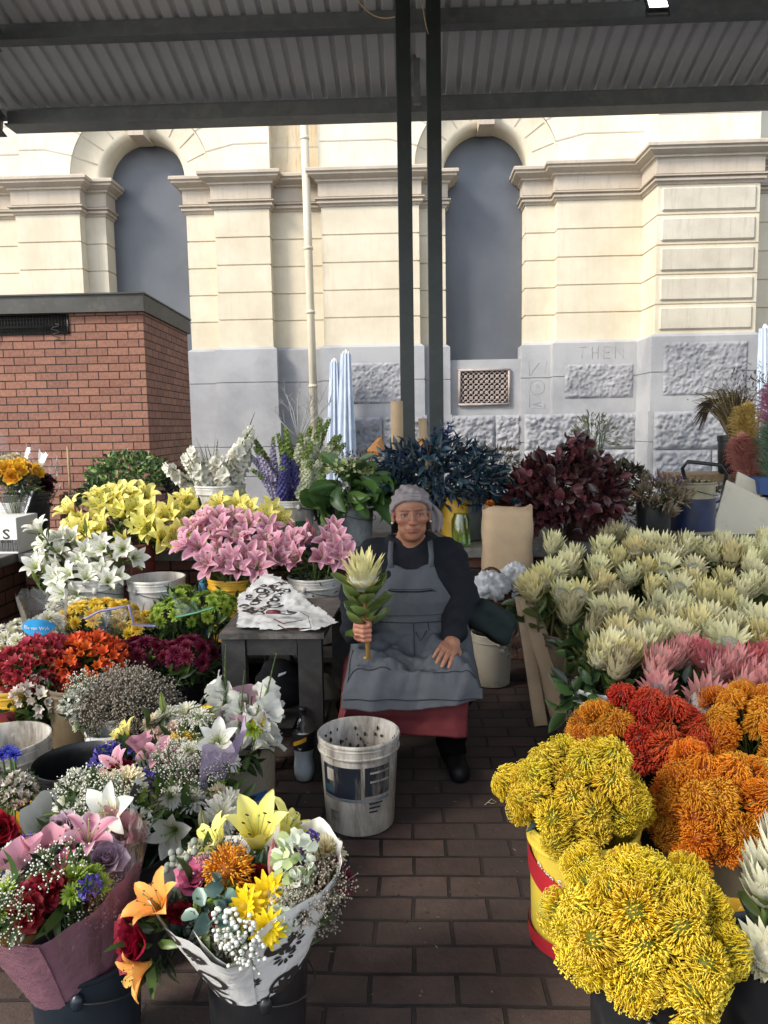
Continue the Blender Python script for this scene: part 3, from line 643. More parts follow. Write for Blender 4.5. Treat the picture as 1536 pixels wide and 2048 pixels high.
# -- chrysanthemum heads
def mum_mb(r, c_in, c_out, R=.045, n=90, cap=1.35, droop=.35, w=.16, rows=2, c_eye=None):
    mb = MB()
    for d in fib(n, cap, r):
        th = math.acos(max(-1, min(1, d.z))); a = math.atan2(d.y, d.x); f = min(1, th/1.6)
        col = jit(lerp(c_in, c_out, f), r, .06)
        petal(mb, [lerp(col, c_in, .6), col, lerp(col, (1, 1, 1), .12*max(col)**1.5)], R*(.55+.5*f)*r.uniform(.88, 1.1), R*w*(1.1+.4*f), th*.55, th*1.0+droop*(f-.35), RZ(a), cup=.22, nu=3, nv=rows+1, wp=[(0, .5), (.6, 1), (1, .35)])
    if c_eye: mb.ball((0, 0, R*.1), (R*.3, R*.3, R*.17), 9, 4, c_eye)
    return mb
def daisy_mb(r, c, eye, R=.04, n=26):
    mb = MB()
    for k in range(2):
        for i in range(n//2+1):
            petal(mb, [lerp(c, eye, .25), c, c], R*r.uniform(.85, 1.08)*(1-.15*k), R*.30, rad(66-24*k+r.uniform(-9, 9)), rad(104-34*k+r.uniform(-15, 10)), RZ(i*2*math.pi/(n//2+1)+k*.12), cup=.15, nu=3, nv=3, wp=[(0, .4), (.6, 1), (.9, .75), (1, .2)])
    mb.ball((0, 0, R*.10), (R*.28, R*.28, R*.16), 10, 4, eye)
    return mb
# -- pincushion
def pincushion_mb(r, c_base, c_mid, c_tip, c_core, R=.05, n=150, tight=1.):
    """a dome of curved pins whose tips bend back in"""
    mb = MB(); core = R*.46
    mb.ball((0, 0, core*.30), (core, core, core*.95), 10, 6, c_core)  # greenish core, kept dark so shade between the pins is in its colour
    for d in fib(n, 1.30, r):
        d = (d+Vector((r.uniform(-.09, .09), r.uniform(-.09, .09), r.uniform(-.07, .07)))).normalized()
        th = math.acos(max(-1, min(1, d.z))); out_ = Vector((d.x, d.y, 0)); out_ = out_.normalized() if out_.length > 1e-4 else Vector((1, 0, 0)); sd_ = Vector((-out_.y, out_.x, 0))*r.uniform(-.10, .10)*R
        k = R*r.uniform(.88, 1.08)*(.80+.20*min(1, th)); f = min(1, th/.9); up = Vector((0, 0, 1))
        p0 = d*core*.7; p1 = d*k*.62+out_*k*.16*f; p2 = d*k*.90+out_*k*.16*f+sd_; p3 = d*k*1.02+out_*k*.02*f+up*k*.07+sd_; p4 = d*k*1.02-out_*k*.17*f*tight+up*k*.13*tight+sd_*1.4
        cc = jit(c_mid, r, .10)
        mb.tube([p0, p1, p2, p3, p4], [R*.018, R*.020, R*.020, R*.020, R*.036], 3, [c_base, lerp(c_base, cc, .75), cc, lerp(cc, c_tip, .5), c_tip], cap=True)  # pins coloured darker at the base to paint in depth between them
    return mb
# -- king protea
def protea_bracts_mb(r, c_base, c_mid, c_tip, Ln=.105, open_=.5, n=64):
    mb = MB()
    for i in range(n):
        f = i/(n-1.); ring = 0 if i < 13 else (1 if i < 29 else 2)
        ring = 0 if f < .3 else (1 if f < .68 else 2); a = i*2.39996+r.uniform(-.12, .12); ll = Ln*(1.0, .95, .56)[ring]*r.uniform(.88, 1.08)
        t0 = rad((16, 26, 44)[ring]+r.uniform(-4, 4)); t1 = rad((2, 6, 8)[ring]+open_*(22, 36, 40)[ring]+r.uniform(-8, 9))
        R0 = (.014, .020, .020)[ring]; zz = (.012, .002, -.006)[ring]
        cm = jit(c_mid, r, .07)
        petal(mb, [c_base, lerp(c_base, cm, .55), cm, jit(c_tip, r, .06)], ll, Ln*.205*r.uniform(.85, 1.12), t0, t1, RZ(a)@T(R0, 0, zz), cup=.24, nu=3, nv=5, power=.8, wp=[(0, .75), (.3, 1), (.6, .85), (.85, .45), (1, .04)])
    return mb
def protea_cone_mb(r, col, tip, Ln=.105, open_=.5):
    mb = MB(); R_ = Ln*(.24+.12*open_); H_ = Ln*(.62+.05*open_)
    th = np.linspace(0, math.pi*.62, 8); pts = []
    for i, t in enumerate(th[::-1]): pts.append((R_*math.sin(t)*(1+.05*(i % 2)), H_-R_*.9+R_*.9*math.cos(t)*1.0))
    pts = [(R_*.6, 0)]+pts
    mb.lathe(pts, 20, lerp(col, tip, .3))
    for k in range(34):
        a = k*2*math.pi/34+r.uniform(-.05, .05); rr_ = R_*1.04
        p = [(rr_*math.sin(t)*math.cos(a+.25*(1-i/4)), rr_*math.sin(t)*math.sin(a+.25*(1-i/4)), H_-R_*.9+rr_*.9*math.cos(t)) for i, t in enumerate(np.linspace(1.9, .12, 5))]
        mb.tube(p, [Ln*.012]*4+[Ln*.005], 4, [col, col, col, tip, tip], cap=False)
    return mb
def protea_leaves_mb(r, n=9, Ln=.10, W=.055, drop=.20, col=None):
    mb = MB(); col = col or srgb(62, 92, 44)
    for i in range(n):
        a = i*2.39996; z = -.015-drop*i/n
        leaf(mb, jit(col, r, .15), Ln*r.uniform(.75, 1.1), W*r.uniform(.8, 1.15), rad(50+r.uniform(-15, 15)), rad(30+r.uniform(-15, 25)), T(0, 0, z)@RZ(a), cup=.18, nu=5, nv=6, rib=srgb(130, 130, 60), edge=lerp(col, srgb(150, 120, 60), .3), wp=[(0, .18), (.15, .35), (.55, 1), (.82, .85), (.95, .45), (1, .08)])
    return mb
# -- rose, carnation
def rose_mb(r, c, c2, R=.035, n=22):
    mb = MB()
    for i in range(n):
        f = i/n; a = i*2.39996
        petal(mb, [c, c, lerp(c, c2, f)], R*(.75+.65*f), R*(.7+1.1*f), rad(8+52*f), rad(-18+78*f), RZ(a)@T(R*.05+R*.22*f, 0, R*.25*(1-f)), cup=.35, nu=5, nv=5, ruffle=.04, ph=a, tipcurl=rad(10+45*f), wp=[(0, .35), (.4, .9), (.8, 1), (1, .62)])
    return mb
def carnation_mb(r, c, c2, R=.035, n=34):
    mb = MB()
    for d in fib(n, 1.1, r):
        th = math.acos(d.z); a = math.atan2(d.y, d.x); cc = jit(lerp(c, c2, r.random()), r, .1)
        petal(mb, [lerp(c, (0, 0, 0), .3), c, cc], R*r.uniform(.85, 1.15), R*.75, th*.6, th*1.1+.2, RZ(a), cup=.1, nu=5, nv=4, ruffle=.30, freq=14, ph=r.uniform(0, 6), wp=[(0, .2), (.5, .7), (.85, 1), (1, .8)])
    return mb
# -- small funnel flower (alstroemeria, freesia) in a cluster
def funnel(mb, r, M, c, c2, size=.04, n=6, open_=62):
    for i in range(n): petal(mb, [lerp(c, G_PALE, .3), c, c2], size, size*.42, rad(10), rad(open_+r.uniform(-12, 12)), M@RZ(i*2*math.pi/n), cup=.15, nu=3, nv=4, wp=[(0, .25), (.6, 1), (.85, .8), (1, .2)])
def alstro_mb(r, c, c2, R=.05, n=7, green=True):
    mb = MB()
    for i, d in enumerate(fib(n, .62, r)):
        M = T(*(d*R*.55))@aim(d, r.uniform(0, 6)); mb.tube([(0, 0, -.03), tuple(d*R*.55)], .0016, 3, G_STEM); funnel(mb, r, M, jit(c, r), jit(c2, r), R*r.uniform(.7, .95), 6, r.choice((28, 48, 62)))
    if green:
        for i in range(8): leaf(mb, jit(G_LEAF, r, .2), .06, .013, rad(60), rad(100+r.uniform(-20, 30)), T(0, 0, -.03-.008*i)@RZ(i*2.4), nv=3)
    return mb
# -- gladiolus spike, along +Z
def gladiolus_mb(r, Ln=.42, c=srgb(232, 232, 220), n=11, bend=.12, tip=.34, fs=.070):
    mb = MB(); path = bez((0, 0, 0), (bend*.2, 0, Ln*.55), (bend, 0, Ln), 14)
    mb.tube(path, np.linspace(.006, .002, 14), 5, G_STEM)
    k_ = max(1, int(n/(1-tip)))
    for i in range(k_):
        f = i/(k_-1.) if k_ > 1 else 0; p = path[min(13, int(f*13))]; side = r.choice((-1, 1))*.9+r.uniform(-.5, .5); a = -math.pi/2+side
        if f < 1-tip:
            s = fs*(1.15-.5*f); M = T(*p)@RZ(a)@RY(rad(48+r.uniform(-12, 12)))
            for j in range(6): petal(mb, [lerp(c, G_PALE, .35), c, c, c], s*r.uniform(.95, 1.15), s*.62, rad(14), rad(66+r.uniform(-15, 22)), M@RZ(j*math.pi/3), cup=.1, nu=5, nv=5, ruffle=.12, ph=r.uniform(0, 6), wp=[(0, .2), (.5, .85), (.8, 1), (1, .3)])
            leaf(mb, jit(G_PALE, r), s*.7, s*.22, rad(10), rad(20), T(*p)@RZ(a), nv=3)
        else:
            s = .045*(1.3-f); leaf(mb, jit(lerp(G_LEAF, G_PALE, .5), r), s, s*.36, rad(20), rad(4), T(*p)@RZ(a), nv=3, cup=.3); leaf(mb, jit(lerp(G_LEAF, G_PALE, .5), r), s, s*.36, rad(20), rad(4), T(*p)@RZ(a+math.pi), nv=3, cup=.3)
    return mb
# -- airy sprays
def spray_mb(r, R=.08, H=.12, n=130, col=(.7, .7, .66), br=.0035, stem=G_STEM, stems=14, flat=1., jitter=.5):
    mb = MB(); tips = []
    for i in range(stems):
        d = fib(stems, .9, r)[i]; e = Vector((d.x*R, d.y*R, H*(.55+.45*d.z))); tips.append(e); mb.tube(bez((0, 0, 0), (e.x*.25, e.y*.25, e.z*.6), tuple(e), 4), .0011, 3, stem, cap=False)
    for i in range(n):
        e = tips[i % stems]; q = e+Vector((r.gauss(0, R*.2), r.gauss(0, R*.2), r.gauss(0, R*.16)*flat)); mb.tube([tuple(e*.85), tuple(q)], .0007, 3, stem, cap=False); s = br*r.uniform(.7, 1.35); mb.ball(tuple(q), s, 5, 3, jit(col, r, .12))
    return mb
def floret_spike_mb(r, c, c2, Ln=.3, R=.028, n=60, green=.25):
    mb = MB(); path = bez((0, 0, 0), (.01, 0, Ln*.5), (r.uniform(-.05, .05), r.uniform(-.05, .05), Ln), 8); mb.tube(path, np.linspace(.004, .0015, 8), 4, G_STEM)
    for i in range(n):
        f = i/n; a = i*2.39996; k = f*7; i0 = min(6, int(k)); p = path[i0]+(path[i0+1]-path[i0])*(k-i0); rr_ = R*(1.1-.75*f)
        cc = jit(lerp(c, c2, r.random()), r, .15) if f < 1-green else jit(lerp(G_LEAF, G_PALE, .6), r)
        M = T(*p)@RZ(a)@RY(rad(62))@T(0, 0, rr_*.5)
        for j in range(4): petal(mb, [cc, cc], rr_*.75, rr_*.62, rad(30), rad(85), M@RZ(j*math.pi/2+.3), nu=3, nv=2, wp=[(0, .4), (.6, 1), (1, .5)])
    return mb
# -- a bunch of leafy stems: leaves spread through a dome
def foliage_mb(r, n, fn, Ln, W, cols, stems=0, base=(0, 0, -.3), droop=(20, 90), wp=None, stem_col=G_STEM, clump=1, nv=4, hang=.0, nu=3):
    """fn(r) -> (point, outward direction)"""
    mb = MB(); pts = []
    while len(pts) < n:
        p, d = fn(r); p, d = Vector(p), Vector(d).normalized()
        for k in range(clump):
            q = p+Vector((r.gauss(0, 1), r.gauss(0, 1), r.gauss(0, 1)))*Ln*(.35 if clump > 1 else 0); pts.append((q, (d+Vector((r.gauss(0, .45), r.gauss(0, .45), r.gauss(0, .45)-hang))).normalized()))
    for q, d in pts[:n]:
        c = jit(r.choice(cols), r, .2); s = r.uniform(.65, 1.15)
        leaf(mb, c, Ln*s, W*s*r.uniform(.8, 1.2), rad(r.uniform(-10, 20)), rad(r.uniform(*droop)), T(*q)@aim(d, r.uniform(0, 6.28)), nv=nv, cup=.15, wp=wp, nu=nu)
    for i in range(stems):
        q, d = pts[int(i*len(pts)/stems)]; b_ = Vector(base)+Vector((r.uniform(-.05, .05), r.uniform(-.05, .05), 0)); mb.tube(bez(b_, (b_+q)/2+Vector((0, 0, .08)), q, 5), .0025, 4, stem_col, cap=False)
    return mb
def dome(cx, cy, cz, rx, ry, rz, lo=-.2, shell=.45):
    def fn(r):
        while True:
            d = Vector((r.gauss(0, 1), r.gauss(0, 1), r.gauss(0, 1))).normalized()
            if d.z > lo: break
        k = (1-shell)+shell*r.random()**.6
        return (cx+d.x*rx*k, cy+d.y*ry*k, cz+d.z*rz*k), d
    return fn
# -- a cut flower as one thing: its stem is the root, its head and leaves are its parts
def cut_flower(name, label, cat, base, head, d, parts, group, spin=None, stem_r=.004, stem_col=G_STEM, scale=1.):
    base, head, d = Vector(base), Vector(head), Vector(d).normalized(); b = MB(); h = head-base
    mid = h-d*h.length*.45; b.tube(bez((0, 0, 0), mid, h, 7), stem_r, 5, stem_col); o = b.build(name, MT['stem'], None, True, T(base)); tag(o, label, cat, group)
    sp = rnd.uniform(0, 6.28) if spin is None else spin; M = T(h)@aim(d, sp)@S(scale)
    for nm, me in parts: obj(nm, me, o, M)
    return o
def head_spots(n, c, rx, ry, rz, lo=.05, r=rnd, spread=1.):
    """n places spread evenly over the upper part of an ellipsoid dome -> (point, direction)"""
    o = []
    for i in range(n):
        z = 1-(1-lo)*(i+.5)/n; a = i*2.39996+r.uniform(-.3, .3); q = math.sqrt(max(0, 1-z*z))
        d = Vector((q*math.cos(a), q*math.sin(a), z)); p = Vector((c[0]+d.x*rx*r.uniform(.92, 1.04), c[1]+d.y*ry*r.uniform(.92, 1.04), c[2]+d.z*rz*r.uniform(.92, 1.04)))
        nd = Vector((d.x/rx, d.y/ry, d.z/rz*spread)).normalized(); o.append((p, nd))
    return o
# ------------------------------------------------------------------ containers
def bucket(name, label, loc, R, H, material, taper=.86, group=None, rim='pail', thick=.004, handle=True, extra=None, cat='bucket', seg=40, lug=True):
    b = MB(); r0 = R*taper
    if rim == 'pail':
        pr = [(0, .004), (r0-.01, .004), (r0, .012), (R*.965, H*.80), (R*.965, H*.845), (R*1.03, H*.85), (R*1.035, H*.862), (R*1.0, H*.87), (R*1.0, H*.925), (R*1.02, H*.93), (R*1.02, H*.94), (R*1.0, H*.945), (R*1.0, H*.965), (R*1.035, H*.97), (R*1.04, H*.99), (R*1.02, H), (R*.985, H), (R*.975, H*.985), (R*.955, H*.80), (r0-.006, .03), (0, .03)]
    elif rim == 'pot':
        pr = [(0, .004), (r0-.01, .004), (r0, .01), (R*.95, H*.86), (R*1.03, H*.865), (R*1.045, H*.995), (R*1.03, H), (R*.97, H), (R*.93, H*.85), (r0-.006, .03), (0, .03)]
    else:
        pr = [(0, .004), (r0-.01, .004), (r0, .01), (R*.98, H*.955), (R*1.015, H*.96), (R*1.03, H*.975), (R*1.025, H*.995), (R*1.0, H), (R*.975, H*.99), (R*.955, H*.90), (r0-.006, .03), (0, .03)]
    b.lathe(pr, seg); o = b.build(name, material, None, True, T(loc)); tag(o, label, cat, group)
    mo = o.modifiers.new('edges', 'EDGE_SPLIT'); mo.split_angle = rad(50)
    if handle:
        h = MB(); a = rnd.uniform(-.5, .5)+math.pi/2; zz = H*.86
        pts = [(R*1.05*math.cos(t), R*1.05*math.sin(t), zz-.32*R*math.sin(t)) for t in np.linspace(0, math.pi, 17)]
        M = RZ(a+math.pi); h.tube([(p[0], p[1]*1.06, p[2]) for p in pts], .0022, 5, M=M); obj('wire_handle', h.mesh('wire_handle', MT['metal_dark']), o)
        if lug:
            for s in (0, math.pi): g = MB(); g.ball((R*1.02*math.cos(s), R*1.02*math.sin(s), zz), (.012, .016, .02), 8, 5, M=M); obj('handle_lug', g.mesh('handle_lug', material), o)
    return o
def curved(R0, R1, H, a0, a1, za, zb, pad=.0015, n=16, m=4):
    """a label wrapped on a tapering bucket -> grid"""
    G = []
    for z in np.linspace(za, zb, m):
        R_ = R0+(R1-R0)*z/H+pad; G.append([(R_*math.cos(a), R_*math.sin(a), z) for a in np.linspace(a0, a1, n)])
    return np.array(G)
def wrap_label(par, R0, R1, H, a0, a1, za, zb, material, name='label', pad=.0015, col=(.5, .5, .5), n=16):
    b = MB(); b.grid(curved(R0, R1, H, a0, a1, za, zb, pad, n), col); return b.build(name, material, par, True)
def wrap_text(par, txt, size, R, a, z, material, pad=.003, slant=0, name='lettering'):
    v, f = text_mesh(txt, size); b = MB(); vv = []
    for x, y, q in v: an = a+x/R; vv.append(((R+pad+q)*math.cos(an), (R+pad+q)*math.sin(an), z+y+slant*x))
    b.add(vv, f); return b.build(name, material, par, False)
def brush(par, pts, R, material, w_=.008, name='paint_mark'):
    """a painted stroke on a bucket side: (angle, z) points"""
    b = MB(); pp = [((R+.001)*math.cos(a), (R+.001)*math.sin(a), z) for a, z in pts]; b.tube(pp, w_, 5); o = b.build(name, material, par, True); return o
# ================================================================== stock of flower heads (mesh data shared by the copies)
r3 = random.Random(11)
def variants(k, fn): return [fn(i) for i in range(k)]
YEL = srgb(236, 196, 30); YEL2 = srgb(246, 222, 80); ORA = srgb(246, 140, 24); RED = srgb(228, 72, 40)
PIN = {}
def pin(nm, base, mid, tip, core, tight=1.): PIN[nm] = [pincushion_mb(r3, base, mid, tip, core, .050, 250, tight*q).mesh('pincushion_head', MT['petal']) for q in (.55, .8, 1., 1.15)]
pin('yellow', srgb(206, 174, 40), srgb(246, 212, 36), srgb(252, 230, 90), srgb(110, 118, 34))
pin('orange', srgb(200, 88, 18), ORA, srgb(250, 170, 60), srgb(150, 70, 30))
pin('amber', srgb(206, 112, 20), srgb(246, 148, 32), srgb(250, 190, 70), srgb(160, 90, 30))
pin('red', srgb(160, 40, 26), RED, srgb(240, 110, 70), srgb(120, 50, 34))
WB, WM, WT = srgb(214, 208, 166), srgb(234, 228, 186), srgb(242, 236, 186)
def protea(c0, c1, c2, cone, tip): return [([('bracts', protea_bracts_mb(r3, c0, c1, c2, .125, q).mesh('bracts', MT['petal'])), ('flower_cone', protea_cone_mb(r3, cone, tip, .125, q).mesh('flower_cone', MT['wool'])), ('leaves', protea_leaves_mb(r3).mesh('leaves', MT['leaf']))]) for q in (.05, .3, .55, .8, 1.1)]
PRO = protea(WB, WM, WT, srgb(208, 206, 186), srgb(190, 188, 170))
PRO2 = protea(srgb(206, 196, 146), srgb(230, 218, 166), srgb(240, 226, 160), srgb(214, 210, 188), srgb(196, 192, 170))
PRP = protea(srgb(222, 204, 176), srgb(228, 176, 168), srgb(220, 142, 142), srgb(214, 206, 200), srgb(170, 166, 170))
PRD = protea(srgb(170, 164, 130), srgb(188, 180, 140), srgb(170, 156, 120), srgb(180, 176, 160), srgb(150, 146, 130))
PRR = protea(srgb(214, 176, 160), srgb(214, 126, 130), srgb(200, 96, 106), srgb(214, 206, 200), srgb(170, 166, 170))
def pincushions(kind, spots, base, label, group, sc=1., stem=.0035):
    for p, d in spots:
        p = p+d*rnd.uniform(-.045, .020); k = rnd.choice(kind) if isinstance(kind, list) else kind
        cut_flower('pincushion_flower', label, 'flower', (base[0]+rnd.uniform(-.06, .06), base[1]+rnd.uniform(-.06, .06), base[2]), p, d+Vector((rnd.uniform(-.4, .4), rnd.uniform(-.4, .3), rnd.uniform(-.1, .3))), [('flower_head', rnd.choice(PIN[k]))], group, None, stem, srgb(110, 122, 60), sc*rnd.uniform(.9, 1.1))
def ring_leaves(name, label, cat, c, n, R, H, Ln, W, cols, par=None, group=None):
    pass
# ---- front right: yellow pincushions in a black bucket
c = P(1288, 1960, 1.56); bk = bucket('bucket', 'black bucket full of yellow pincushions at the front corner of the display', (c.x, 1.56, 0), .117, .33, MT['black_plastic'], .9, None, 'plain')
wrap_label(bk, .105, .117, .33, rad(215), rad(330), .10, .2, mat('dark_faded_label', (.03, .012, .012), .5, .4))
q = P(1284, 1858, 1.55)
pincushions('yellow', head_spots(46, (q.x, q.y, q.z-.01), .168, .155, .135, -.42), (c.x, 1.56, .08), 'yellow pincushion flower in the black bucket, front of the display', 'yellow pincushions in the black bucket')
# ---- yellow oil bucket with yellow pincushions
c = P(1165, 1700, 2.12); oil = bucket('bucket', 'yellow plastic drum with red printed band holding yellow pincushions', (c.x, 2.12, 0), .155, .36, mat('bright_yellow_plastic', (.66, .50, .06), .4, .1, 5, (.25, .18, .05), .2, 5), .93)
red = mat('red_print', (.42, .02, .03), .45, .1)
b = MB(); R_ = lambda z: .155*.93+(.155-.155*.93)*z/.36
def band(mb, zlo, zhi, a0, a1, pad=.0022):
    A_ = np.linspace(a0, a1, 24); G = [[((R_(.2)*.985+pad+.005)*math.cos(a), (R_(.2)*.985+pad+.005)*math.sin(a), zlo(a)) for a in A_], [((R_(.3)*.985+pad+.005)*math.cos(a), (R_(.3)*.985+pad+.005)*math.sin(a), zhi(a)) for a in A_]]
    mb.grid(G)
a_c = math.atan2(-2.12, -c.x)
band(b, lambda a: .205-.045*math.sin((a-a_c+1.0)*1.2), lambda a: .285-.055*math.sin((a-a_c+1.1)*1.2), a_c-1.5, a_c+.6)
band(b, lambda a: .015, lambda a: .06, a_c-1.7, a_c+1.7, .000)
b.build('red_band', red, oil, True)
wrap_text(oil, 'Pure Sun', .033, R_(.25)+.002, a_c-.52, .240, MT['clean_white'], .002, -.28)
b = MB(); b.grid(curved(.144, .155, .36, a_c-.9, a_c-.1, .12, .155, .002)); b.build('pale_print', mat('pale_green_print', (.50, .55, .22), .5), oil, True)
q = P(1150, 1585, 2.1)
pincushions('yellow', head_spots(44, (q.x, q.y, q.z-.02), .175, .165, .15, -.30), (c.x, 2.12, .1), 'yellow pincushion flower in the yellow drum', 'yellow pincushions in the yellow drum')
b = foliage_mb(r3, 60, dome(0, 0, 0, .13, .13, .06, -.3), .07, .025, [G_LEAF, G_DARK], 0, droop=(40, 90)); o = b.build('loose_leaves', MT['leaf'], None, True, T(c.x, 2.12, .385)); tag(o, 'tuft of dark green leaves under the pincushions in the yellow drum', 'leaves')
# ---- orange bucket right, and the red and orange one behind
q = P(1440, 1625, 2.16); bucket('bucket', 'brown bucket hidden under orange pincushions', (q.x, 2.2, 0), .15, .34, MT['brown_plastic'], .9)
pincushions(['orange', 'orange', 'amber'], head_spots(44, (q.x, q.y, q.z-.02), .18, .17, .17, -.35), (q.x, 2.2, .08), 'orange pincushion flower beside the yellow drum', 'orange pincushions beside the yellow drum', 1.0)
q = P(1528, 1580, 2.3); bucket('bucket', 'dark bucket with lime yellow pincushions at the picture edge', (q.x+.06, 2.32, 0), .14, .34, MT['black_plastic'], .9)
pincushions('yellow', head_spots(24, (q.x+.07, q.y, q.z-.02), .14, .13, .10, -.2), (q.x+.06, 2.3, .1), 'lime yellow pincushion flower at the edge beyond the orange ones', 'lime yellow pincushions at the edge')
q = P(1275, 1470, 2.62); bucket('bucket', 'dark bucket hidden under red pincushions', (q.x+.03, 2.7, 0), .15, .36, MT['black_plastic'], .9)
for p, d in head_spots(48, (q.x, q.y, q.z-.04), .23, .19, .15, -.2):
    k = 'red' if p.x > q.x-.07 else 'amber'
    pincushions(k, [(p, d)], (q.x+.03, 2.7, .1), ('red' if k == 'red' else 'amber')+' pincushion flower in the clump in front of the pink proteas', ('red' if k == 'red' else 'amber')+' pincushions in front of the pink proteas')
q = P(1515, 1462, 2.62); bucket('bucket', 'dark bucket under amber pincushions beyond the red clump', (q.x, 2.7, 0), .15, .36, MT['black_plastic'], .9)
pincushions(['amber', 'amber', 'orange'], head_spots(36, (q.x, q.y, q.z-.02), .18, .17, .14, -.2), (q.x, 2.7, .1), 'amber pincushion flower to the far side of the red clump', 'amber pincushions beyond the red clump')
# ---- king proteas: (x, y) read off the photograph, depth by row
def prow(y): return float(np.interp(y, [1060, 1086, 1177, 1231, 1285, 1332, 1394], [4.6, 4.35, 3.85, 3.5, 3.18, 2.98, 2.84]))
def cx6(x, y): return 980+x/2.763, 1050+y/2.763
white = [(340,95,.3),(465,150,.6),(615,125,.3),(690,45,.4),(640,60,.2),(330,250,1.),(440,215,.5),(580,230,.5),(700,190,.3),(800,120,.55),(880,110,.5),(960,120,.6),(1000,160,.5),(1120,215,1.1),(1240,150,.4),(1425,195,.05),(1500,140,.5),(1330,170,.3),(1060,110,.4),(1180,120,.3),(1300,110,.5),(1380,130,.4),(1490,75,.4),(820,75,.3),(1250,80,.3),
 (245,350,.3),(300,300,.5),(380,355,1.1),(500,360,1.1),(600,320,.6),(680,380,.05),(780,270,.5),(850,230,.6),(940,230,.8),(880,330,.3),(1020,335,1.1),(1180,390,.3),(1110,300,.5),(1360,360,.3),(1450,250,.8),(1515,320,.6),(1290,300,.5),(1440,330,.4),
 (435,475,.2),(550,550,.05),(640,470,.6),(700,590,1.1),(760,490,.6),(860,540,1.1),(900,450,.8),(1040,450,.6),(980,500,.5),(1200,510,1.1),(1280,450,.5),(1380,480,.6),(1480,540,1.),(1120,560,.6),(1340,560,.5),
 (640,690,.55),(690,780,.2),(820,690,.6),(900,640,.5),(1080,620,.6),(1310,650,1.1),(1200,610,.6),(1460,620,.8),(1000,590,.5),(590,715,.5),(760,720,.5),(1530,640,.6)]
pink = [(900,790,.3,PRP),(1080,710,.4,PRP),(1240,800,.3,PRP),(1390,880,.55,PRP),(1420,760,.4,PRR),(1505,730,.4,PRR),(930,915,.8,PRP),(1160,960,1.1,PRP),(1010,720,.3,PRP),(1320,780,.3,PRP),(1500,880,.5,PRP),(1200,740,.3,PRR)]
def place_protea(x, y, op, kind, label, group, Yoff=0, sc=1.):
    px, py = cx6(x, y); Y = prow(py)+Yoff; h = P(px, py+22, Y)
    i = min(4, max(0, int(round((op-.05+rnd.uniform(-.2, .12))/.26)))); face = .25+.55*op
    d = Vector((rnd.uniform(-.35, .3)-.05, -face+rnd.uniform(-.15, .15), 1))
    cut_flower('king_protea', label, 'flower', (h.x+rnd.uniform(-.04, .04), h.y+.10, max(.08, h.z-.42)), h, d, kind[i], group, None, .007, srgb(112, 110, 70), sc*rnd.uniform(.92, 1.20))
for x, y, op in white:
    dul = y < 70 or (x, y) in ((690, 780), (550, 550), (680, 380), (435, 475))
    place_protea(x, y, op, PRD if dul else rnd.choice((PRO, PRO, PRO2)), 'cream white king protea in the massed rows behind the pink proteas' if not dul else 'dull greyish half closed king protea among the cream rows', 'cream king proteas' if not dul else 'dull king proteas')
for x, y, op, k in pink: place_protea(x, y, op, k, 'pink tipped king protea behind the red and amber pincushions' if k is PRP else 'deep rose king protea beside the pink tipped ones', 'pink king proteas' if k is PRP else 'rose king proteas', 0, 1.02)
# leafy fill between the protea stems, and the buckets they stand in
for i, (px, py, Y, n) in enumerate(((1110, 1190, 4.1, 150), (1300, 1180, 4.1, 200), (1480, 1180, 4.1, 180), (1230, 1280, 3.5, 170), (1420, 1290, 3.5, 200), (1230, 1370, 3.05, 150), (1400, 1375, 3.0, 170), (1520, 1370, 3.0, 120))):
    q = P(px, py, Y); b = foliage_mb(r3, n, dome(0, 0, 0, .24, .17, .13, -.5, .8), .10, .045, [G_LEAF, G_DARK, srgb(70, 96, 50)], 0, droop=(20, 70)); o = b.build('protea_leaves', MT['leaf'], None, True, T(q.x, q.y, q.z-.08))
    tag(o, 'dark green protea leaves packed under the king protea heads', 'leaves', 'leaf clumps under the king proteas')
for px, Y, R, mt_, lab in ((1215, 3.12, .14, 'clean_white', 'pale blue white bucket at the near end of the cream proteas'), (1140, 3.95, .15, 'brown_plastic', 'brown bucket under the cream proteas behind the kraft paper rolls'), (1330, 3.6, .16, 'dirty_white', 'white bucket in the middle of the protea rows'), (1480, 3.6, .16, 'black_plastic', 'black bucket in the middle of the protea rows'), (1330, 4.2, .16, 'white_plastic', 'white bucket in the back protea row'), (1400, 3.0, .14, 'grey_metal', 'grey bucket under the pink proteas')):
    a = P(px, 1300, Y); bucket('bucket', lab, (a.x, Y, 0), R, .42, MT[mt_], .88)
# ---- huge white proteas cut by the right edge, in a dark tub
a = P(1545, 1930, 1.62); bucket('bucket', 'black tub under two large white proteas at the front edge', (a.x, 1.62, 0), .12, .34, MT['black_plastic'], .9, None, 'plain')
for (px, py, op, d, sc) in ((1530, 1800, .3, (-.10, -.25, 1), 1.05), (1540, 1925, .8, (-.45, -.6, .8), .9), (1560, 1735, .3, (.1, 0, 1), 1.05)):
    h = P(px, py, 1.52 if py > 1900 else 1.60); cut_flower('king_protea', 'large ivory white protea at the very edge beside the yellow pincushions', 'flower', (a.x, 1.62, .1), h, d, protea(srgb(200, 198, 160), srgb(226, 224, 200), srgb(232, 230, 206), srgb(208, 206, 186), srgb(190, 188, 170))[int(op*3.5)], 'ivory proteas at the front edge', None, .007, G_STEM, sc*.92)
a = P(1462, 1985, 1.78); bk = bucket('bucket', 'orange red bucket squeezed behind the black bucket of yellow pincushions', (a.x+.05, 1.82, 0), .11, .25, MT['yellow_plastic'], .9); wrap_label(bk, .1, .11, .25, rad(190), rad(350), .1, .21, red)
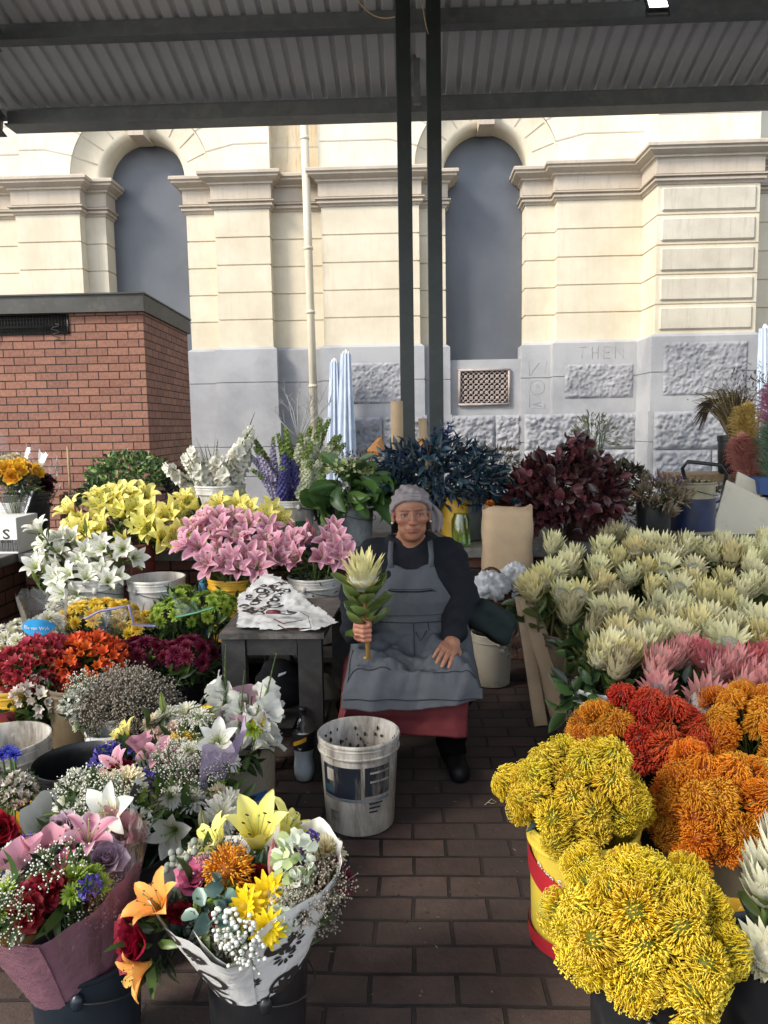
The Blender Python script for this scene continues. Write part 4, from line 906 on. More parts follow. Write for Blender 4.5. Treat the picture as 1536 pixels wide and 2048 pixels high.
# ================================================================== back right
def bunch(name, label, cat, px, py, Y, bm, m='leaf', group=None): q = P(px, py, Y); o = bm.build(name, MT[m], None, True, T(q)); return tag(o, label, cat, group)
RND = [(0, .25), (.25, .8), (.55, 1), (.85, .7), (1, .1)]
BUR = [srgb(62, 26, 36), srgb(84, 36, 46), srgb(46, 20, 30), srgb(104, 52, 60), srgb(70, 30, 36)]
b = foliage_mb(r3, 1250, dome(0, 0, 0, .38, .28, .30, -.75, .6), .078, .058, BUR, 26, (0, 0, -.35), (20, 80), RND, srgb(50, 30, 30), hang=.15, nv=3)
for k in range(7):
    a = r3.uniform(0, 6.28); e = Vector((.18*math.cos(a)-.05, .1*math.sin(a), .36+r3.uniform(-.05, .07)))
    b.merge(foliage_mb(r3, 14, lambda r_: (e*r_.uniform(.7, 1.05), (r_.gauss(0, 1), r_.gauss(0, 1), .4)), .07, .05, BUR, 0, wp=RND))
bunch('leaf_bunch', 'big burgundy red bunch of round dyed leaves behind the cream proteas', 'foliage', 1132, 990, 5.05, b)
q = P(1165, 1080, 5.08); bucket('bucket', 'terracotta brown bucket under the burgundy leaves', (q.x, 5.1, .731), .125, .34, MT['terracotta'], .85)
b = foliage_mb(r3, 260, dome(0, 0, 0, .17, .15, .13, -.3, .5), .07, .014, [srgb(110, 100, 80), srgb(150, 140, 120), srgb(96, 80, 66), srgb(120, 84, 60)], 20, (0, 0, -.25), (0, 50), nv=3)
b.merge(foliage_mb(r3, 90, dome(.05, 0, .06, .15, .12, .09, 0, .4), .04, .014, [srgb(110, 96, 140), srgb(150, 90, 60), srgb(140, 130, 150)], 0, nv=2))
for (x, y, z) in ((-.06, -.1, 0), (.02, -.14, -.06), (.10, -.1, .02), (-.10, -.05, .06), (.0, -.08, .09)): b.merge(protea_bracts_mb(r3, srgb(120, 110, 90), srgb(150, 140, 120), srgb(120, 104, 84), .085, .6, 36), T(x, y, z-.03)@aim((x*3, -.8, .5)))
bunch('dried_bouquet', 'dried grey brown protea and lavender bunch in a black bucket', 'dried flowers', 1318, 995, 4.98, b, 'wool')
q = P(1308, 1085, 4.98); bucket('bucket', 'black bucket holding the dried grey brown bunch', (q.x, 5.0, .731), .115, .27, MT['black_plastic'], .88, None, 'plain')
q = P(1382, 1070, 5.3); bk = bucket('bucket', 'navy blue tin drum with yellowed rim by the trolley', (q.x, 5.3, .731), .15, .36, mat('yellowed_tin', (.30, .26, .16), .5, .2), 1.0, None, 'plain'); wrap_label(bk, .15, .15, .36, 0, 6.28, .03, .25, mat('navy_print', (.012, .022, .07), .4, .3), n=40)
b = foliage_mb(r3, 160, dome(0, 0, 0, .12, .1, .05, 0, .6), .08, .02, [srgb(96, 84, 50), srgb(70, 60, 40)], 0, nv=3); bunch('dried_bouquet', 'olive brown dried tuft on top of the navy blue drum', 'dried flowers', 1395, 985, 5.3, b)
b = foliage_mb(r3, 260, dome(0, 0, 0, .18, .12, .2, -.2, .5), .06, .010, [srgb(120, 124, 84), srgb(96, 104, 64), srgb(140, 140, 100)], 24, (0, 0, -.4), (0, 40), nv=2); bunch('leaf_bunch', 'pale olive conebush stems sticking up behind the burgundy leaves', 'foliage', 1185, 885, 5.7, b)
b = foliage_mb(r3, 320, dome(0, 0, 0, .19, .14, .14, -.3, .5), .045, .010, [srgb(92, 84, 44), srgb(112, 92, 52), srgb(96, 66, 46)], 20, (0, 0, -.3), (0, 60), nv=2); bunch('leaf_bunch', 'brownish olive heath bunch beside the blue dyed leaves', 'foliage', 985, 925, 5.45, b)
q = P(990, 1000, 5.4); bucket('bucket', 'dark red bucket under the heath bunch', (q.x, 5.42, .731), .14, .27, mat('wine_red_plastic', (.16, .015, .03), .4, .2), .88)
b = foliage_mb(r3, 150, dome(0, 0, 0, .2, .12, .12, -.4, .6), .07, .02, [srgb(96, 92, 60), srgb(120, 96, 60), srgb(70, 74, 44)], 0, nv=2); bunch('leaf_bunch', 'drab olive leaves on the slab between burgundy bunch and dried bouquet', 'foliage', 1225, 1030, 5.2, b)
# trolley
q0, q1 = P(1360, 1000, 5.75), P(1448, 1000, 5.75)
tr = thing('hand_trolley', 'metal hand trolley with curved black handle behind the navy drum', 'trolley', (q0.x, 5.75, 0))
def rel(v, o=tr): return tuple(Vector(v)-o.location)
ztop = P(1400, 922, 5.75).z
b = MB(); x0, x1 = q0.x, q1.x
b.tube([rel(p) for p in ((x0+.02, 5.8, .1), (x0+.05, 5.8, ztop-.14), (x0, 5.72, ztop-.05), (x0+.03, 5.70, ztop), (x1-.05, 5.70, ztop-.03), (x1, 5.72, ztop-.10), (x1+.0, 5.8, ztop-.30), (x1-.09, 5.8, ztop-.33), (x1-.1, 5.8, .1))], .014, 8); b.build('frame', MT['metal_dark'], tr)
b = MB(); b.box(rel((x0-.02, 5.5, .06)), rel((x1, 5.8, .08))); b.build('toe_plate', MT['metal_dark'], tr, False)
for x in (x0-.05, x1+.0): b = MB(); b.tube([rel((x-.03, 5.86, .1)), rel((x+.03, 5.86, .1))], .1, 16); b.build('wheel', MT['black_plastic'], tr)
# wooden trestle with the grass bucket and the coloured plumes
q = P(1440, 948, 6.3); ta = thing('trestle_table', 'raw wood trestle table carrying the bucket of dried grass', 'table', (q.x, 6.4, 0)); zt = q.z
b = MB(); b.box((-.34, -.2, zt-.06), (.7, .3, zt)); b.build('tabletop', MT['wood'], ta, False)
for x in (-.3, .6):
    for y in (-.16, .24): b = MB(); b.box((x, y, 0), (x+.06, y+.05, zt-.06)); b.build('leg', MT['wood'], ta, False)
q = P(1470, 945, 6.3); bucket('bucket', 'black bucket of dried grass on the wooden trestle', (q.x, 6.32, zt), .135, .31, MT['black_plastic'], .9)
GR = [srgb(150, 136, 100), srgb(120, 106, 74), srgb(96, 84, 60)]
b = MB()
for i in range(150):
    a = r3.gauss(-.5, .8); h = r3.uniform(.3, .48); s = r3.uniform(.02, .15); e = (math.sin(a)*s*1.6, r3.uniform(-.1, .1), h); t2 = (e[0]+math.sin(a)*.12, e[1], h+r3.uniform(-.06, .05))
    cc = jit(r3.choice(GR), r3); b.tube(np.vstack([bez((r3.uniform(-.05, .05), r3.uniform(-.05, .05), 0), (e[0]*.2, e[1]*.3, h*.6), e, 4), [t2]]), [.004, .004, .006, .005, .001], 3, cc, cap=False)
for i in range(60):
    a = r3.uniform(.6, 1.3); b.tube(bez((-.08, 0, .38), (-.2, 0, .44), (-.26-r3.uniform(0, .08), r3.uniform(-.06, .06), .18+r3.uniform(-.05, .16)), 5), [.003, .005, .005, .004, .001], 3, srgb(72, 62, 54), cap=False)
q = P(1468, 900, 6.32); o = b.build('dried_grass', MT['wool'], None, True, T(q.x, 6.32, zt+.2)); tag(o, 'sheaf of dry straw coloured grass with dark drooping heads', 'dried grass')
b = foliage_mb(r3, 160, lambda r_: ((r_.gauss(0, .16), r_.gauss(0, .08), r_.gauss(0, .08)), (0, 0, 1)), .05, .012, [srgb(70, 36, 38), srgb(90, 50, 44)], 10, (0, 0, -.5), nv=2); bunch('dried_twigs', 'dark reddish brown dried twigs behind the coloured plumes', 'dried flowers', 1515, 765, 6.6, b)
def plume(r, c, Ln=.52, W=.11, bend=.14):
    mb = MB(); path = bez((0, 0, 0), (0, 0, Ln*.6), (bend, 0, Ln), 16); mb.tube(path, .003, 4, jit(c, r))
    for i in range(900):
        f = r.random()**.8; k = f*15; i0 = min(14, int(k)); p = path[i0]+(path[i0+1]-path[i0])*(k-i0); a = r.uniform(0, 6.28); w_ = W*(.35+.65*math.sin(math.pi*min(1, f*.8+.15)))*r.uniform(.6, 1.1)
        q = p+np.array([math.cos(a)*w_, math.sin(a)*w_, w_*.9]); q2 = q+np.array([math.cos(a)*w_*.3+bend*.2, math.sin(a)*w_*.3, -w_*.1]); mb.tube([p, (p+q)/2+[0, 0, .01], q, q2], [.002, .0028, .0022, .0008], 3, jit(lerp(c, (.8, .76, .7), .25), r, .15), cap=False)
    return mb
for px, py, Y, c, d, lab in ((1520, 945, 6.0, srgb(226, 190, 40), (-.42, 0, 1), 'yellow'), (1525, 1000, 5.9, srgb(216, 110, 80), (-.5, 0, .9), 'coral orange'), (1548, 990, 5.8, srgb(70, 140, 84), (-.15, 0, 1), 'green'), (1545, 905, 6.1, srgb(206, 110, 160), (-.1, 0, 1), 'pink'), (1540, 1000, 6.15, srgb(190, 80, 130), (-.6, 0, 1), 'magenta')):
    q = P(px, py, Y); o = plume(r3, c).build('pampas_plume', MT['wool'], None, True, T(q)@aim(d)); tag(o, lab+' dyed pampas plume at the right edge', 'dried flowers', 'dyed pampas plumes')
q = P(1552, 1010, 6.0); b2_ = bucket('bucket', 'green bucket at the edge that holds the dyed plumes', (q.x, 6.05, .9), .12, .3, MT['green_paint'], .9)
b = foliage_mb(r3, 70, dome(0, 0, 0, .1, .1, .06, -.3), .04, .018, [srgb(150, 30, 60), srgb(120, 24, 50)], 0, nv=2); bunch('leaf_bunch', 'small crimson bunch between trestle and white board', 'foliage', 1512, 945, 6.1, b)
# white boards leaning, blue box
def slab(name, label, cat, pts, Y, th, m, tilt=0):
    v = [P(x, y, Y+(tilt if i in (2, 3) else 0)) for i, (x, y) in enumerate(pts)]; v = [tuple(p) for p in v]; o0 = Vector(v[0]); f = [Vector(p)-o0 for p in v]; n = (f[1]).cross(f[2]).normalized()*th
    if n.y < 0: n = -n
    b = MB(); b.add([tuple(p) for p in f]+[tuple(p+n) for p in f], [(3, 2, 1, 0), (4, 5, 6, 7), (0, 1, 5, 4), (1, 2, 6, 5), (2, 3, 7, 6), (3, 0, 4, 7)]); o = b.build(name, m, None, False, T(o0)); return tag(o, label, cat)
bm_ = mat('off_white_board', (.56, .51, .40), .7, .06, 2, (.34, .28, .2), .15, 3)
slab('board', 'large off white board leaning at the right edge', 'board', ((1454, 960), (1620, 1044), (1610, 1105), (1422, 1070)), 5.35, .012, bm_, -.12)
slab('board', 'smaller off white board behind the large leaning one', 'board', ((1476, 943), (1522, 966), (1520, 1010), (1470, 980)), 5.5, .012, bm_, -.05)
slab('box', 'blue box end showing behind the white boards', 'box', ((1520, 955), (1600, 960), (1600, 1000), (1520, 988)), 5.42, .2, mat('blue_card', (.03, .07, .2), .6))
b = foliage_mb(r3, 130, dome(0, 0, 0, .18, .12, .06, -.2), .03, .014, [srgb(96, 84, 120), srgb(84, 90, 60)], 0, nv=2); bunch('leaf_bunch', 'low mauve statice showing behind the last cream proteas', 'flowers', 1490, 1095, 4.75, b)
# ================================================================== middle: bag, basket, rolls
q = P(1014, 1140, 4.55); cr = thing('crate', 'dark upturned crate under the kraft paper bag', 'crate', (q.x, 4.55, 0))
b = MB(); b.box((-.2, -.15, .56), (.2, .19, .60)); b.build('top_boards', MT['wood_dark'], cr, False)
for x in (-.19, .15):
    for y in (-.14, .14): b = MB(); b.box((x, y, 0), (x+.04, y+.04, .56)); b.build('corner_post', MT['wood_dark'], cr, False)
zb = .60; zt_ = P(1014, 1014, 4.55).z
bg_ = MB(); nA = 40; G = []
for i, z in enumerate(np.linspace(0, zt_-zb, 9)):
    row = []
    for k in range(nA):
        a = 2*math.pi*k/nA; w_ = .148+.004*math.sin(z*30+a*2); s = .10
        x = w_*abs(math.cos(a))**.45*math.copysign(1, math.cos(a)); y = s*abs(math.sin(a))**.6*math.copysign(1, math.sin(a)); row.append((x, y, z+(.012*math.sin(a*3+1) if i == 8 else 0)))
    G.append(row)
bg_.grid(G, closed=True); o = bg_.build('paper_bag', MT['kraft'], None, True, T(q.x, 4.55, zb)); tag(o, 'tall brown kraft paper bag behind the wicker basket', 'bag'); o.modifiers.new('t', 'SOLIDIFY').thickness = .003
for px, py, c, lab in ((980, 1012, srgb(214, 120, 40), 'orange'), (1030, 1008, srgb(40, 70, 80), 'teal')): bunch('dried_flower', lab+' dried bloom poking out of the kraft paper bag', 'dried flowers', px, py, 4.55, carnation_mb(r3, c, c, .035, 20), 'petal')
# white bucket, basket, plastic
q = P(984, 1300, 4.35); bucket('bucket', 'plain cream white bucket under the wicker basket', (q.x, 4.35, 0), .118, .31, mat('cream_plastic', (.50, .45, .36), .5, .08, 5, (.25, .2, .14), .4, 5), .86)
ba = thing('wicker_basket', 'brown wicker basket with hoop handle stuffed with plastic film', 'basket', (q.x-.005, 4.33, .312))
m, t, b_, o_ = nodes('wicker'); wv = N(t, 'ShaderNodeTexWave', i={'Scale': 60, 'Distortion': 2}); tc = N(t, 'ShaderNodeTexCoord'); L(t, tc.outputs['Object'], wv.inputs[0]); wv.bands_direction = 'Z'; L(t, ramp(t, wv.outputs['Fac'], [(.2, (.05, .025, .012)), (.8, (.16, .085, .04))]), b_.inputs['Base Color']); b_.inputs['Roughness'].default_value = .6; bump(t, b_, wv.outputs['Fac'], .6, .01)
b = MB(); b.lathe([(0, .005), (.08, .005), (.088, .06), (.105, .17), (.112, .18), (.112, .195), (.10, .195), (.098, .17), (.07, .02), (0, .02)], 28); b.build('basket_body', m, ba)
b = MB(); b.tube([(-.105*math.cos(t_)*.95, .02, .17+.20*math.sin(t_)) for t_ in np.linspace(0, math.pi, 18)], .009, 6); b.build('basket_handle', m, ba)
def crumple(r, R, n=54, k=30):
    mb = MB(); th = np.linspace(0, math.pi, k); ph = np.linspace(0, 2*math.pi, n, endpoint=False); G = []; s = r.uniform(0, 50)
    for t_ in th:
        G.append([tuple(Vector((math.sin(t_)*math.cos(p), math.sin(t_)*math.sin(p), math.cos(t_)))*R*(1+.35*noise.noise(Vector((math.sin(t_)*math.cos(p)*2.4+s, math.sin(t_)*math.sin(p)*2.4, math.cos(t_)*2.4)))+.2*noise.noise(Vector((math.sin(t_)*math.cos(p)*6+s, math.sin(t_)*math.sin(p)*6, math.cos(t_)*6)))-.22*abs(noise.noise(Vector((math.sin(t_)*math.cos(p)*9+s, math.sin(t_)*math.sin(p)*9, math.cos(t_)*9))))) ) for p in ph])
    mb.grid(G, closed=True); return mb
MT['white_film'] = clearmat('white_film', (.84, .86, .88), .50, .12)
for px, py, Y, R, lab in ((980, 1172, 4.3, .10, 'crumpled clear plastic film filling the wicker basket'), (1030, 1150, 4.4, .085, 'crumpled clear plastic film behind the basket by the kraft bag'), (1045, 1185, 4.35, .06, 'small wad of clear film beside the basket')):
    q = P(px, py, Y); o = crumple(r3, R).build('plastic_film', MT['white_film'], None, True, T(q)@S(1, .8, .85)); tag(o, lab, 'plastic')
q = P(1020, 1270, 4.2); o = crumple(r3, .085).build('plastic_film', MT['clear'], None, False, T(q)@S(.8, .6, 1.5)); tag(o, 'limp clear plastic bag hanging beside the white bucket', 'plastic')
# kraft rolls leaning
def roll(name, label, top, bot, w0, w1, flat=.45):
    top, bot = Vector(top), Vector(bot); d = top-bot; Ln = d.length; x = Vector((1, 0, 0)); x = (x-d.normalized()*x.dot(d.normalized())).normalized(); y = d.normalized().cross(x); G = []
    for f in np.linspace(0, 1, 10):
        w_ = w0+(w1-w0)*f; G.append([tuple(bot-bot+d*f+x*math.cos(a)*w_*(1+.02*math.sin(f*9))+y*math.sin(a)*w_*flat) for a in np.linspace(0, 2*math.pi, 24)])
    b = MB(); b.grid(G, flip=True); o = b.build(name, MT['kraft'], None, True, T(bot)); o.modifiers.new('t', 'SOLIDIFY').thickness = .002; return tag(o, label, 'paper', 'kraft paper rolls')
roll('paper_roll', 'long flattened brown kraft roll leaning, the left of the pair', P(1042, 1195, 4.05), PZ(1082, 1452, .0), .032, .030)
roll('paper_roll', 'wider flattened brown kraft roll leaning, the right of the pair', P(1056, 1196, 4.0), PZ(1126, 1443, .0), .056, .045)
# green bottle and odds on the slab behind the shoulder
q = P(922, 1075, 4.85); b = MB(); b.lathe([(0, 0), (.055, 0), (.06, .01), (.06, .17), (.045, .2), (.045, .21)], 20); o = b.build('plastic_jug', filmmat('green_tinted_film', .2, .6, (.62, .82, .52), .12), None, True, T(q.x, 4.85, .731)); tag(o, 'green tinted clear plastic jug behind the woman', 'jug')
q = P(908, 1080, 5.05); bucket('bucket', 'mustard yellow bucket behind the headscarf', (q.x, 5.05, .731), .10, .30, MT['yellow_plastic'], .95, None, 'plain')
q = P(945, 1080, 5.1); bucket('bucket', 'dark grey bucket under the blue dyed leaves', (q.x-.03, 5.15, .731), .14, .33, mat('grey_plastic', (.10, .10, .10), .5, .2), .9)
q = P(820, 1080, 5.1); bucket('bucket', 'tall dark bucket hidden behind the woman under blue leaves', (q.x, 5.2, .731), .14, .33, MT['black_plastic'], .9)
BLU = [srgb(24, 44, 58), srgb(32, 56, 72), srgb(20, 34, 50), srgb(44, 70, 84), srgb(30, 44, 70)]
LNC = [(0, .2), (.3, .9), (.5, 1), (.8, .5), (1, .05)]
b = foliage_mb(r3, 1150, dome(0, 0, 0, .46, .26, .24, -.8, .6), .105, .03, BLU, 26, (0, 0, -.3), (30, 100), LNC, srgb(30, 40, 50), hang=.2, nv=4)
for k in range(5):
    e = Vector((r3.uniform(-.05, .14), 0, r3.uniform(.28, .42))); b.merge(foliage_mb(r3, 16, lambda r_: (e*r_.uniform(.6, 1.05), (r_.gauss(0, 1), r_.gauss(0, 1), .6)), .05, .022, [srgb(50, 70, 110), srgb(40, 56, 96)], 0, wp=LNC)); b.tube([tuple(e*.4), tuple(e)], .0025, 4, srgb(40, 40, 60))
bunch('leaf_bunch', 'dark blue dyed leafy bunch right behind the woman', 'foliage', 872, 955, 5.1, b)

for px, py, Y, n, rx, cols, lab in ((790, 985, 4.95, 260, .16, BLU, 'low hanging blue dyed leaves beside the headscarf'), (1055, 1000, 5.2, 260, .15, BUR, 'small burgundy leaf clump behind the kraft paper bag'), (1245, 960, 5.4, 260, .15, [srgb(60, 66, 44), srgb(84, 72, 50), srgb(50, 40, 40)], 'dark olive clump between the burgundy and dried bunches'), (660, 1010, 5.2, 240, .16, [srgb(56, 78, 44), srgb(76, 96, 56)], 'dark leafy clump between the white bucket and the broad glossy leaves')):
    b = foliage_mb(r3, n, dome(0, 0, 0, rx, rx*.7, rx*.8, -.7, .6), .075, .03, cols, 8, (0, 0, -.2), (20, 90), RND, nv=3); bunch('leaf_bunch', lab, 'foliage', px, py, Y, b)
# ================================================================== left side, back row
r4 = random.Random(23)
def put(name, label, cat, px, py, Y, bm, m='leaf', group=None, M=None):
    q = P(px, py, Y); o = bm.build(name, MT[m], None, True, T(q) if M is None else T(q)@M); return tag(o, label, cat, group)
# left bench: cups, carton, black bucket, cellophane bouquets
q = P(30, 1088, 5.15); cs = thing('cup_stack', 'stack of white foam cups on the side bench next to the carton', 'cups', (q.x, 5.15, .731))
zt_ = P(30, 1004, 5.15).z-.731; n_ = 17
for k in range(n_):
    b = MB(); z = k*(zt_-.10)/(n_-1); b.lathe([(0, .004), (.058, .004), (.076, .094), (.082, .096), (.082, .101), (.075, .101), (.056, .01), (0, .01)], 24); obj('cup', b.mesh('cup', MT['clean_white']), cs, T(0, 0, z))
q0 = P(40, 1105, 4.75); ca = thing('carton', 'white printed carton with barcode at the left edge of the side bench', 'box', (q0.x-.16, 4.85, .731)); zt_ = P(40, 1035, 4.75).z-.731
b = MB(); b.box((-.30, -.12, 0), (.16, .16, zt_), bev=.003); b.build('carton_body', MT['paper_white'], ca, False)
v, f = text_mesh('S', .11, .001, True); b = MB(); b.add([(.09+x, -.1215-q, zt_*.42+y*.8) for x, y, q in v], f); b.build('lettering', MT['ink'], ca, False)
v, f = text_mesh('US & HOME', .025, .001); b = MB(); b.add([(.06+x, -.1215-q, zt_*.30+y) for x, y, q in v], f); b.build('small_print', MT['ink'], ca, False)
b = MB(); x = .035
for k in range(14):
    w_ = r4.choice((.003, .005, .008)); b.box((x, -.1225, .015), (x+w_, -.1205, .09)); x += w_+.004
b.build('barcode', MT['ink'], ca, False)
q = P(60, 1095, 5.3); bucket('bucket', 'large black bucket of wrapped dark roses on the side bench', (q.x, 5.3, .731), .155, .34, MT['black_plastic'], .88)
def cone(r, R0, R1, H, n=40, m=8, ruf=.04, lip=None, a0=0, a1=2*math.pi, seed=0, tall=.0):
    """a sheet rolled into a cone: grid of points, the rim uneven"""
    G = []
    for i, v in enumerate(np.linspace(0, 1, m)):
        row = []
        for a in np.linspace(a0, a1, n):
            e = v**2; k = 1+e*ruf*2.2*noise.noise(Vector((math.cos(a)*1.5+seed, math.sin(a)*1.5, 1)))+e*ruf*math.sin(a*5+seed)*.6+v*.012*math.sin(a*17+seed*3+v*5)+.035*v*abs(noise.noise(Vector((a*4+v*3, v*4-a*2, seed))))
            R_ = (R0+(R1-R0)*v**.9)*k*(1+.02*v*(a-a0)/6.28)+.002*(a-a0)/6.28; h = H*v*(1+e*tall*noise.noise(Vector((math.cos(a)*2+seed, math.sin(a)*2, 5)))+(e*lip(a) if lip else 0)); row.append((R_*math.cos(a), R_*math.sin(a), h))
        G.append(row)
    return np.array(G)
def bouquet_root(name, label, loc, cat='bouquet', group=None): return thing(name, label, cat, loc, group)
# heads shared by many bunches
def V_(k, fn, m='petal', nm='bloom'): return [fn(i).mesh(nm, MT[m]) for i in range(k)]
WHITE = srgb(232, 230, 218); CREAM = srgb(226, 214, 178); PINK = srgb(218, 146, 172); LEM = srgb(238, 226, 120)
H = {}
H['mum_white'] = V_(2, lambda i: mum_mb(r4, srgb(226, 226, 190), WHITE, .045, 110), nm='chrysanthemum')
H['mum_cream'] = V_(2, lambda i: mum_mb(r4, srgb(222, 206, 160), CREAM, .045, 120), nm='chrysanthemum')
H['mum_yellow'] = V_(2, lambda i: mum_mb(r4, srgb(206, 168, 30), srgb(236, 204, 40), .036, 70), nm='chrysanthemum')
H['mum_green'] = V_(2, lambda i: mum_mb(r4, srgb(120, 150, 40), srgb(158, 182, 62), .030, 80, 1.3, .2), nm='green_chrysanthemum')
H['mum_burg'] = V_(2, lambda i: mum_mb(r4, srgb(84, 10, 34), srgb(116, 18, 54), .036, 80, 1.3, .3), nm='chrysanthemum')
H['daisy'] = V_(2, lambda i: daisy_mb(r4, srgb(240, 210, 30), srgb(190, 160, 30), .042), nm='daisy')
H['lily_white'] = V_(4, lambda i: lily_mb(r4, srgb(214, 220, 170), srgb(238, 238, 228), srgb(240, 240, 232), .10, (.85, .95, .6, 1.)[i]), nm='lily_bloom')
H['lily_yellow'] = V_(5, lambda i: lily_mb(r4, srgb(226, 208, 70), srgb(240, 230, 130), srgb(240, 232, 150), .125, (.7, 1., 1.15, .95, .5)[i]), nm='lily_bloom')
H['lily_pink'] = V_(5, lambda i: lily_mb(r4, srgb(204, 116, 146), srgb(216, 146, 166), srgb(224, 172, 184), .12, (.75, 1.05, 1.2, 1., .55)[i], srgb(236, 206, 214), srgb(190, 80, 130)), nm='lily_bloom')
H['lily_orange'] = V_(2, lambda i: lily_mb(r4, srgb(230, 160, 70), srgb(240, 166, 84), srgb(244, 178, 100), .12, .8), nm='lily_bloom')
H['bud_white'] = V_(1, lambda i: lily_bud_mb(r4, srgb(226, 226, 190)), nm='lily_bud'); H['bud_pink'] = V_(1, lambda i: lily_bud_mb(r4, srgb(214, 140, 160), .11), nm='lily_bud'); H['bud_green'] = V_(1, lambda i: lily_bud_mb(r4, srgb(170, 184, 110)), nm='lily_bud')
H['rose_red'] = V_(1, lambda i: rose_mb(r4, srgb(120, 10, 34), srgb(150, 20, 50), .036), nm='rose'); H['rose_mauve'] = V_(1, lambda i: rose_mb(r4, srgb(170, 140, 160), srgb(196, 172, 186), .03), nm='rose'); H['rose_pink'] = V_(1, lambda i: rose_mb(r4, srgb(220, 120, 160), srgb(230, 140, 176), .03), nm='rose')
H['rose_yellow'] = V_(1, lambda i: rose_mb(r4, srgb(226, 170, 40), srgb(236, 190, 60), .04), nm='rose'); H['rose_dark'] = V_(1, lambda i: rose_mb(r4, srgb(40, 10, 20), srgb(60, 18, 30), .034), nm='rose')
H['carn_coral'] = V_(1, lambda i: carnation_mb(r4, srgb(226, 120, 110), srgb(236, 146, 130), .03), nm='carnation'); H['carn_blush'] = V_(1, lambda i: carnation_mb(r4, srgb(206, 178, 160), srgb(222, 196, 180), .038), nm='carnation'); H['carn_red'] = V_(1, lambda i: carnation_mb(r4, srgb(110, 14, 30), srgb(140, 24, 44), .042), nm='carnation')
H['gyp'] = V_(2, lambda i: spray_mb(r4, .06, .09, 150, srgb(226, 224, 210), .0023), 'stem', 'gypsophila'); H['limonium'] = V_(2, lambda i: spray_mb(r4, .06, .10, 170, srgb(150, 140, 128), .0026, srgb(110, 104, 84)), 'stem', 'limonium')
H['statice'] = V_(2, lambda i: foliage_mb(r4, 90, dome(0, 0, .02, .04, .03, .03, -.2, .5), .018, .014, [srgb(82, 70, 160), srgb(104, 88, 180), srgb(70, 60, 140)], 6, (0, 0, -.06), nv=2), 'petal', 'statice')
H['statice_white'] = V_(2, lambda i: foliage_mb(r4, 110, dome(0, 0, .02, .045, .04, .035, -.2, .5), .017, .014, [srgb(226, 226, 214), srgb(210, 212, 196)], 6, (0, 0, -.06), nv=2), 'petal', 'white_statice')
H['stock'] = V_(1, lambda i: foliage_mb(r4, 60, dome(0, 0, .03, .028, .028, .045, -.6, .4), .026, .024, [srgb(226, 232, 214), srgb(190, 206, 150)], 0, nv=3, wp=[(0, .3), (.5, 1), (.85, .9), (1, .5)]), 'petal', 'stock')
H['brunia'] = [(lambda b: ([b.ball((x, y, z), .009, 7, 5, jit(srgb(150, 156, 146), r4)) for x, y, z in [(r4.gauss(0, .018), r4.gauss(0, .018), r4.uniform(-.02, .03)) for _ in range(22)]], b)[1])(MB()).mesh('silver_berries', MT['wool'])]
H['berry'] = V_(1, lambda i: spray_mb(r4, .045, .06, 60, srgb(206, 208, 200), .006), 'stem', 'white_berries')
H['pin_yellow'] = PIN['amber'][:1]; H['corn'] = V_(1, lambda i: mum_mb(r4, srgb(40, 50, 150), srgb(60, 70, 180), .026, 40, 1.2, .2), nm='cornflower')
H['alstro_red'] = V_(2, lambda i: alstro_mb(r4, srgb(150, 40, 50), srgb(190, 70, 80), .055, 9), nm='alstroemeria'); H['alstro_orange'] = V_(2, lambda i: alstro_mb(r4, srgb(206, 80, 30), srgb(232, 112, 56), .055, 9), nm='alstroemeria'); H['alstro_white'] = V_(1, lambda i: alstro_mb(r4, srgb(214, 206, 190), srgb(226, 214, 206), .05, 9), nm='alstroemeria')
H['glad'] = V_(3, lambda i: gladiolus_mb(r4, .40, srgb(244, 242, 230), 18, r4.uniform(-.05, .1)), nm='gladiolus')
H['gladbig'] = V_(2, lambda i: gladiolus_mb(r4, .40, srgb(240, 240, 230), 8, r4.uniform(-.04, .06), .42, .105), nm='gladiolus'); H['leafy'] = V_(3, lambda i: foliage_mb(r4, 26, dome(0, 0, -.03, .05, .05, .06, -.5, .6), .075, .022, [G_LEAF, G_DARK, srgb(86, 110, 50)], 0, droop=(20, 80)), 'leaf', 'foliage'); H['euca'] = V_(1, lambda i: foliage_mb(r4, 16, dome(0, 0, 0, .03, .03, .06, -.6, .6), .045, .034, [srgb(110, 136, 124), srgb(84, 112, 104)], 0, wp=RND), 'leaf', 'eucalyptus'); H['darkleaf'] = V_(1, lambda i: foliage_mb(r4, 7, lambda r_: ((0, 0, 0), (r_.gauss(0, .4), r_.gauss(0, .4), 1)), .09, .028, [srgb(24, 34, 40)], 0, droop=(0, 20)), 'leaf', 'foliage')
H['paperpink'] = [(lambda b: (b.grid(cone(r4, .012, .036, .06, 24, 5, .35, seed=2), srgb(206, 150, 164), closed=False), b)[1])(MB()).mesh('tissue_fold', MT['petal'])]; H['paperpurple'] = [(lambda b: (b.grid(cone(r4, .012, .045, .07, 24, 5, .35, seed=5), srgb(168, 146, 176), closed=False), b)[1])(MB()).mesh('tissue_fold', MT['petal'])]
STAM = {'lily_white': stamens_mb(r4, .10, srgb(190, 170, 70)).mesh('stamens', MT['stem']), 'lily_yellow': stamens_mb(r4, .12, srgb(60, 30, 20)).mesh('stamens', MT['stem']), 'lily_pink': stamens_mb(r4, .12, srgb(110, 50, 30)).mesh('stamens', MT['stem']), 'lily_orange': stamens_mb(r4, .12, srgb(120, 50, 20)).mesh('stamens', MT['stem'])}
LILY_L = [protea_leaves_mb(r4, 7, .10, .024, .26, srgb(64, 92, 48)).mesh('leaves', MT['leaf']) for _ in range(2)]
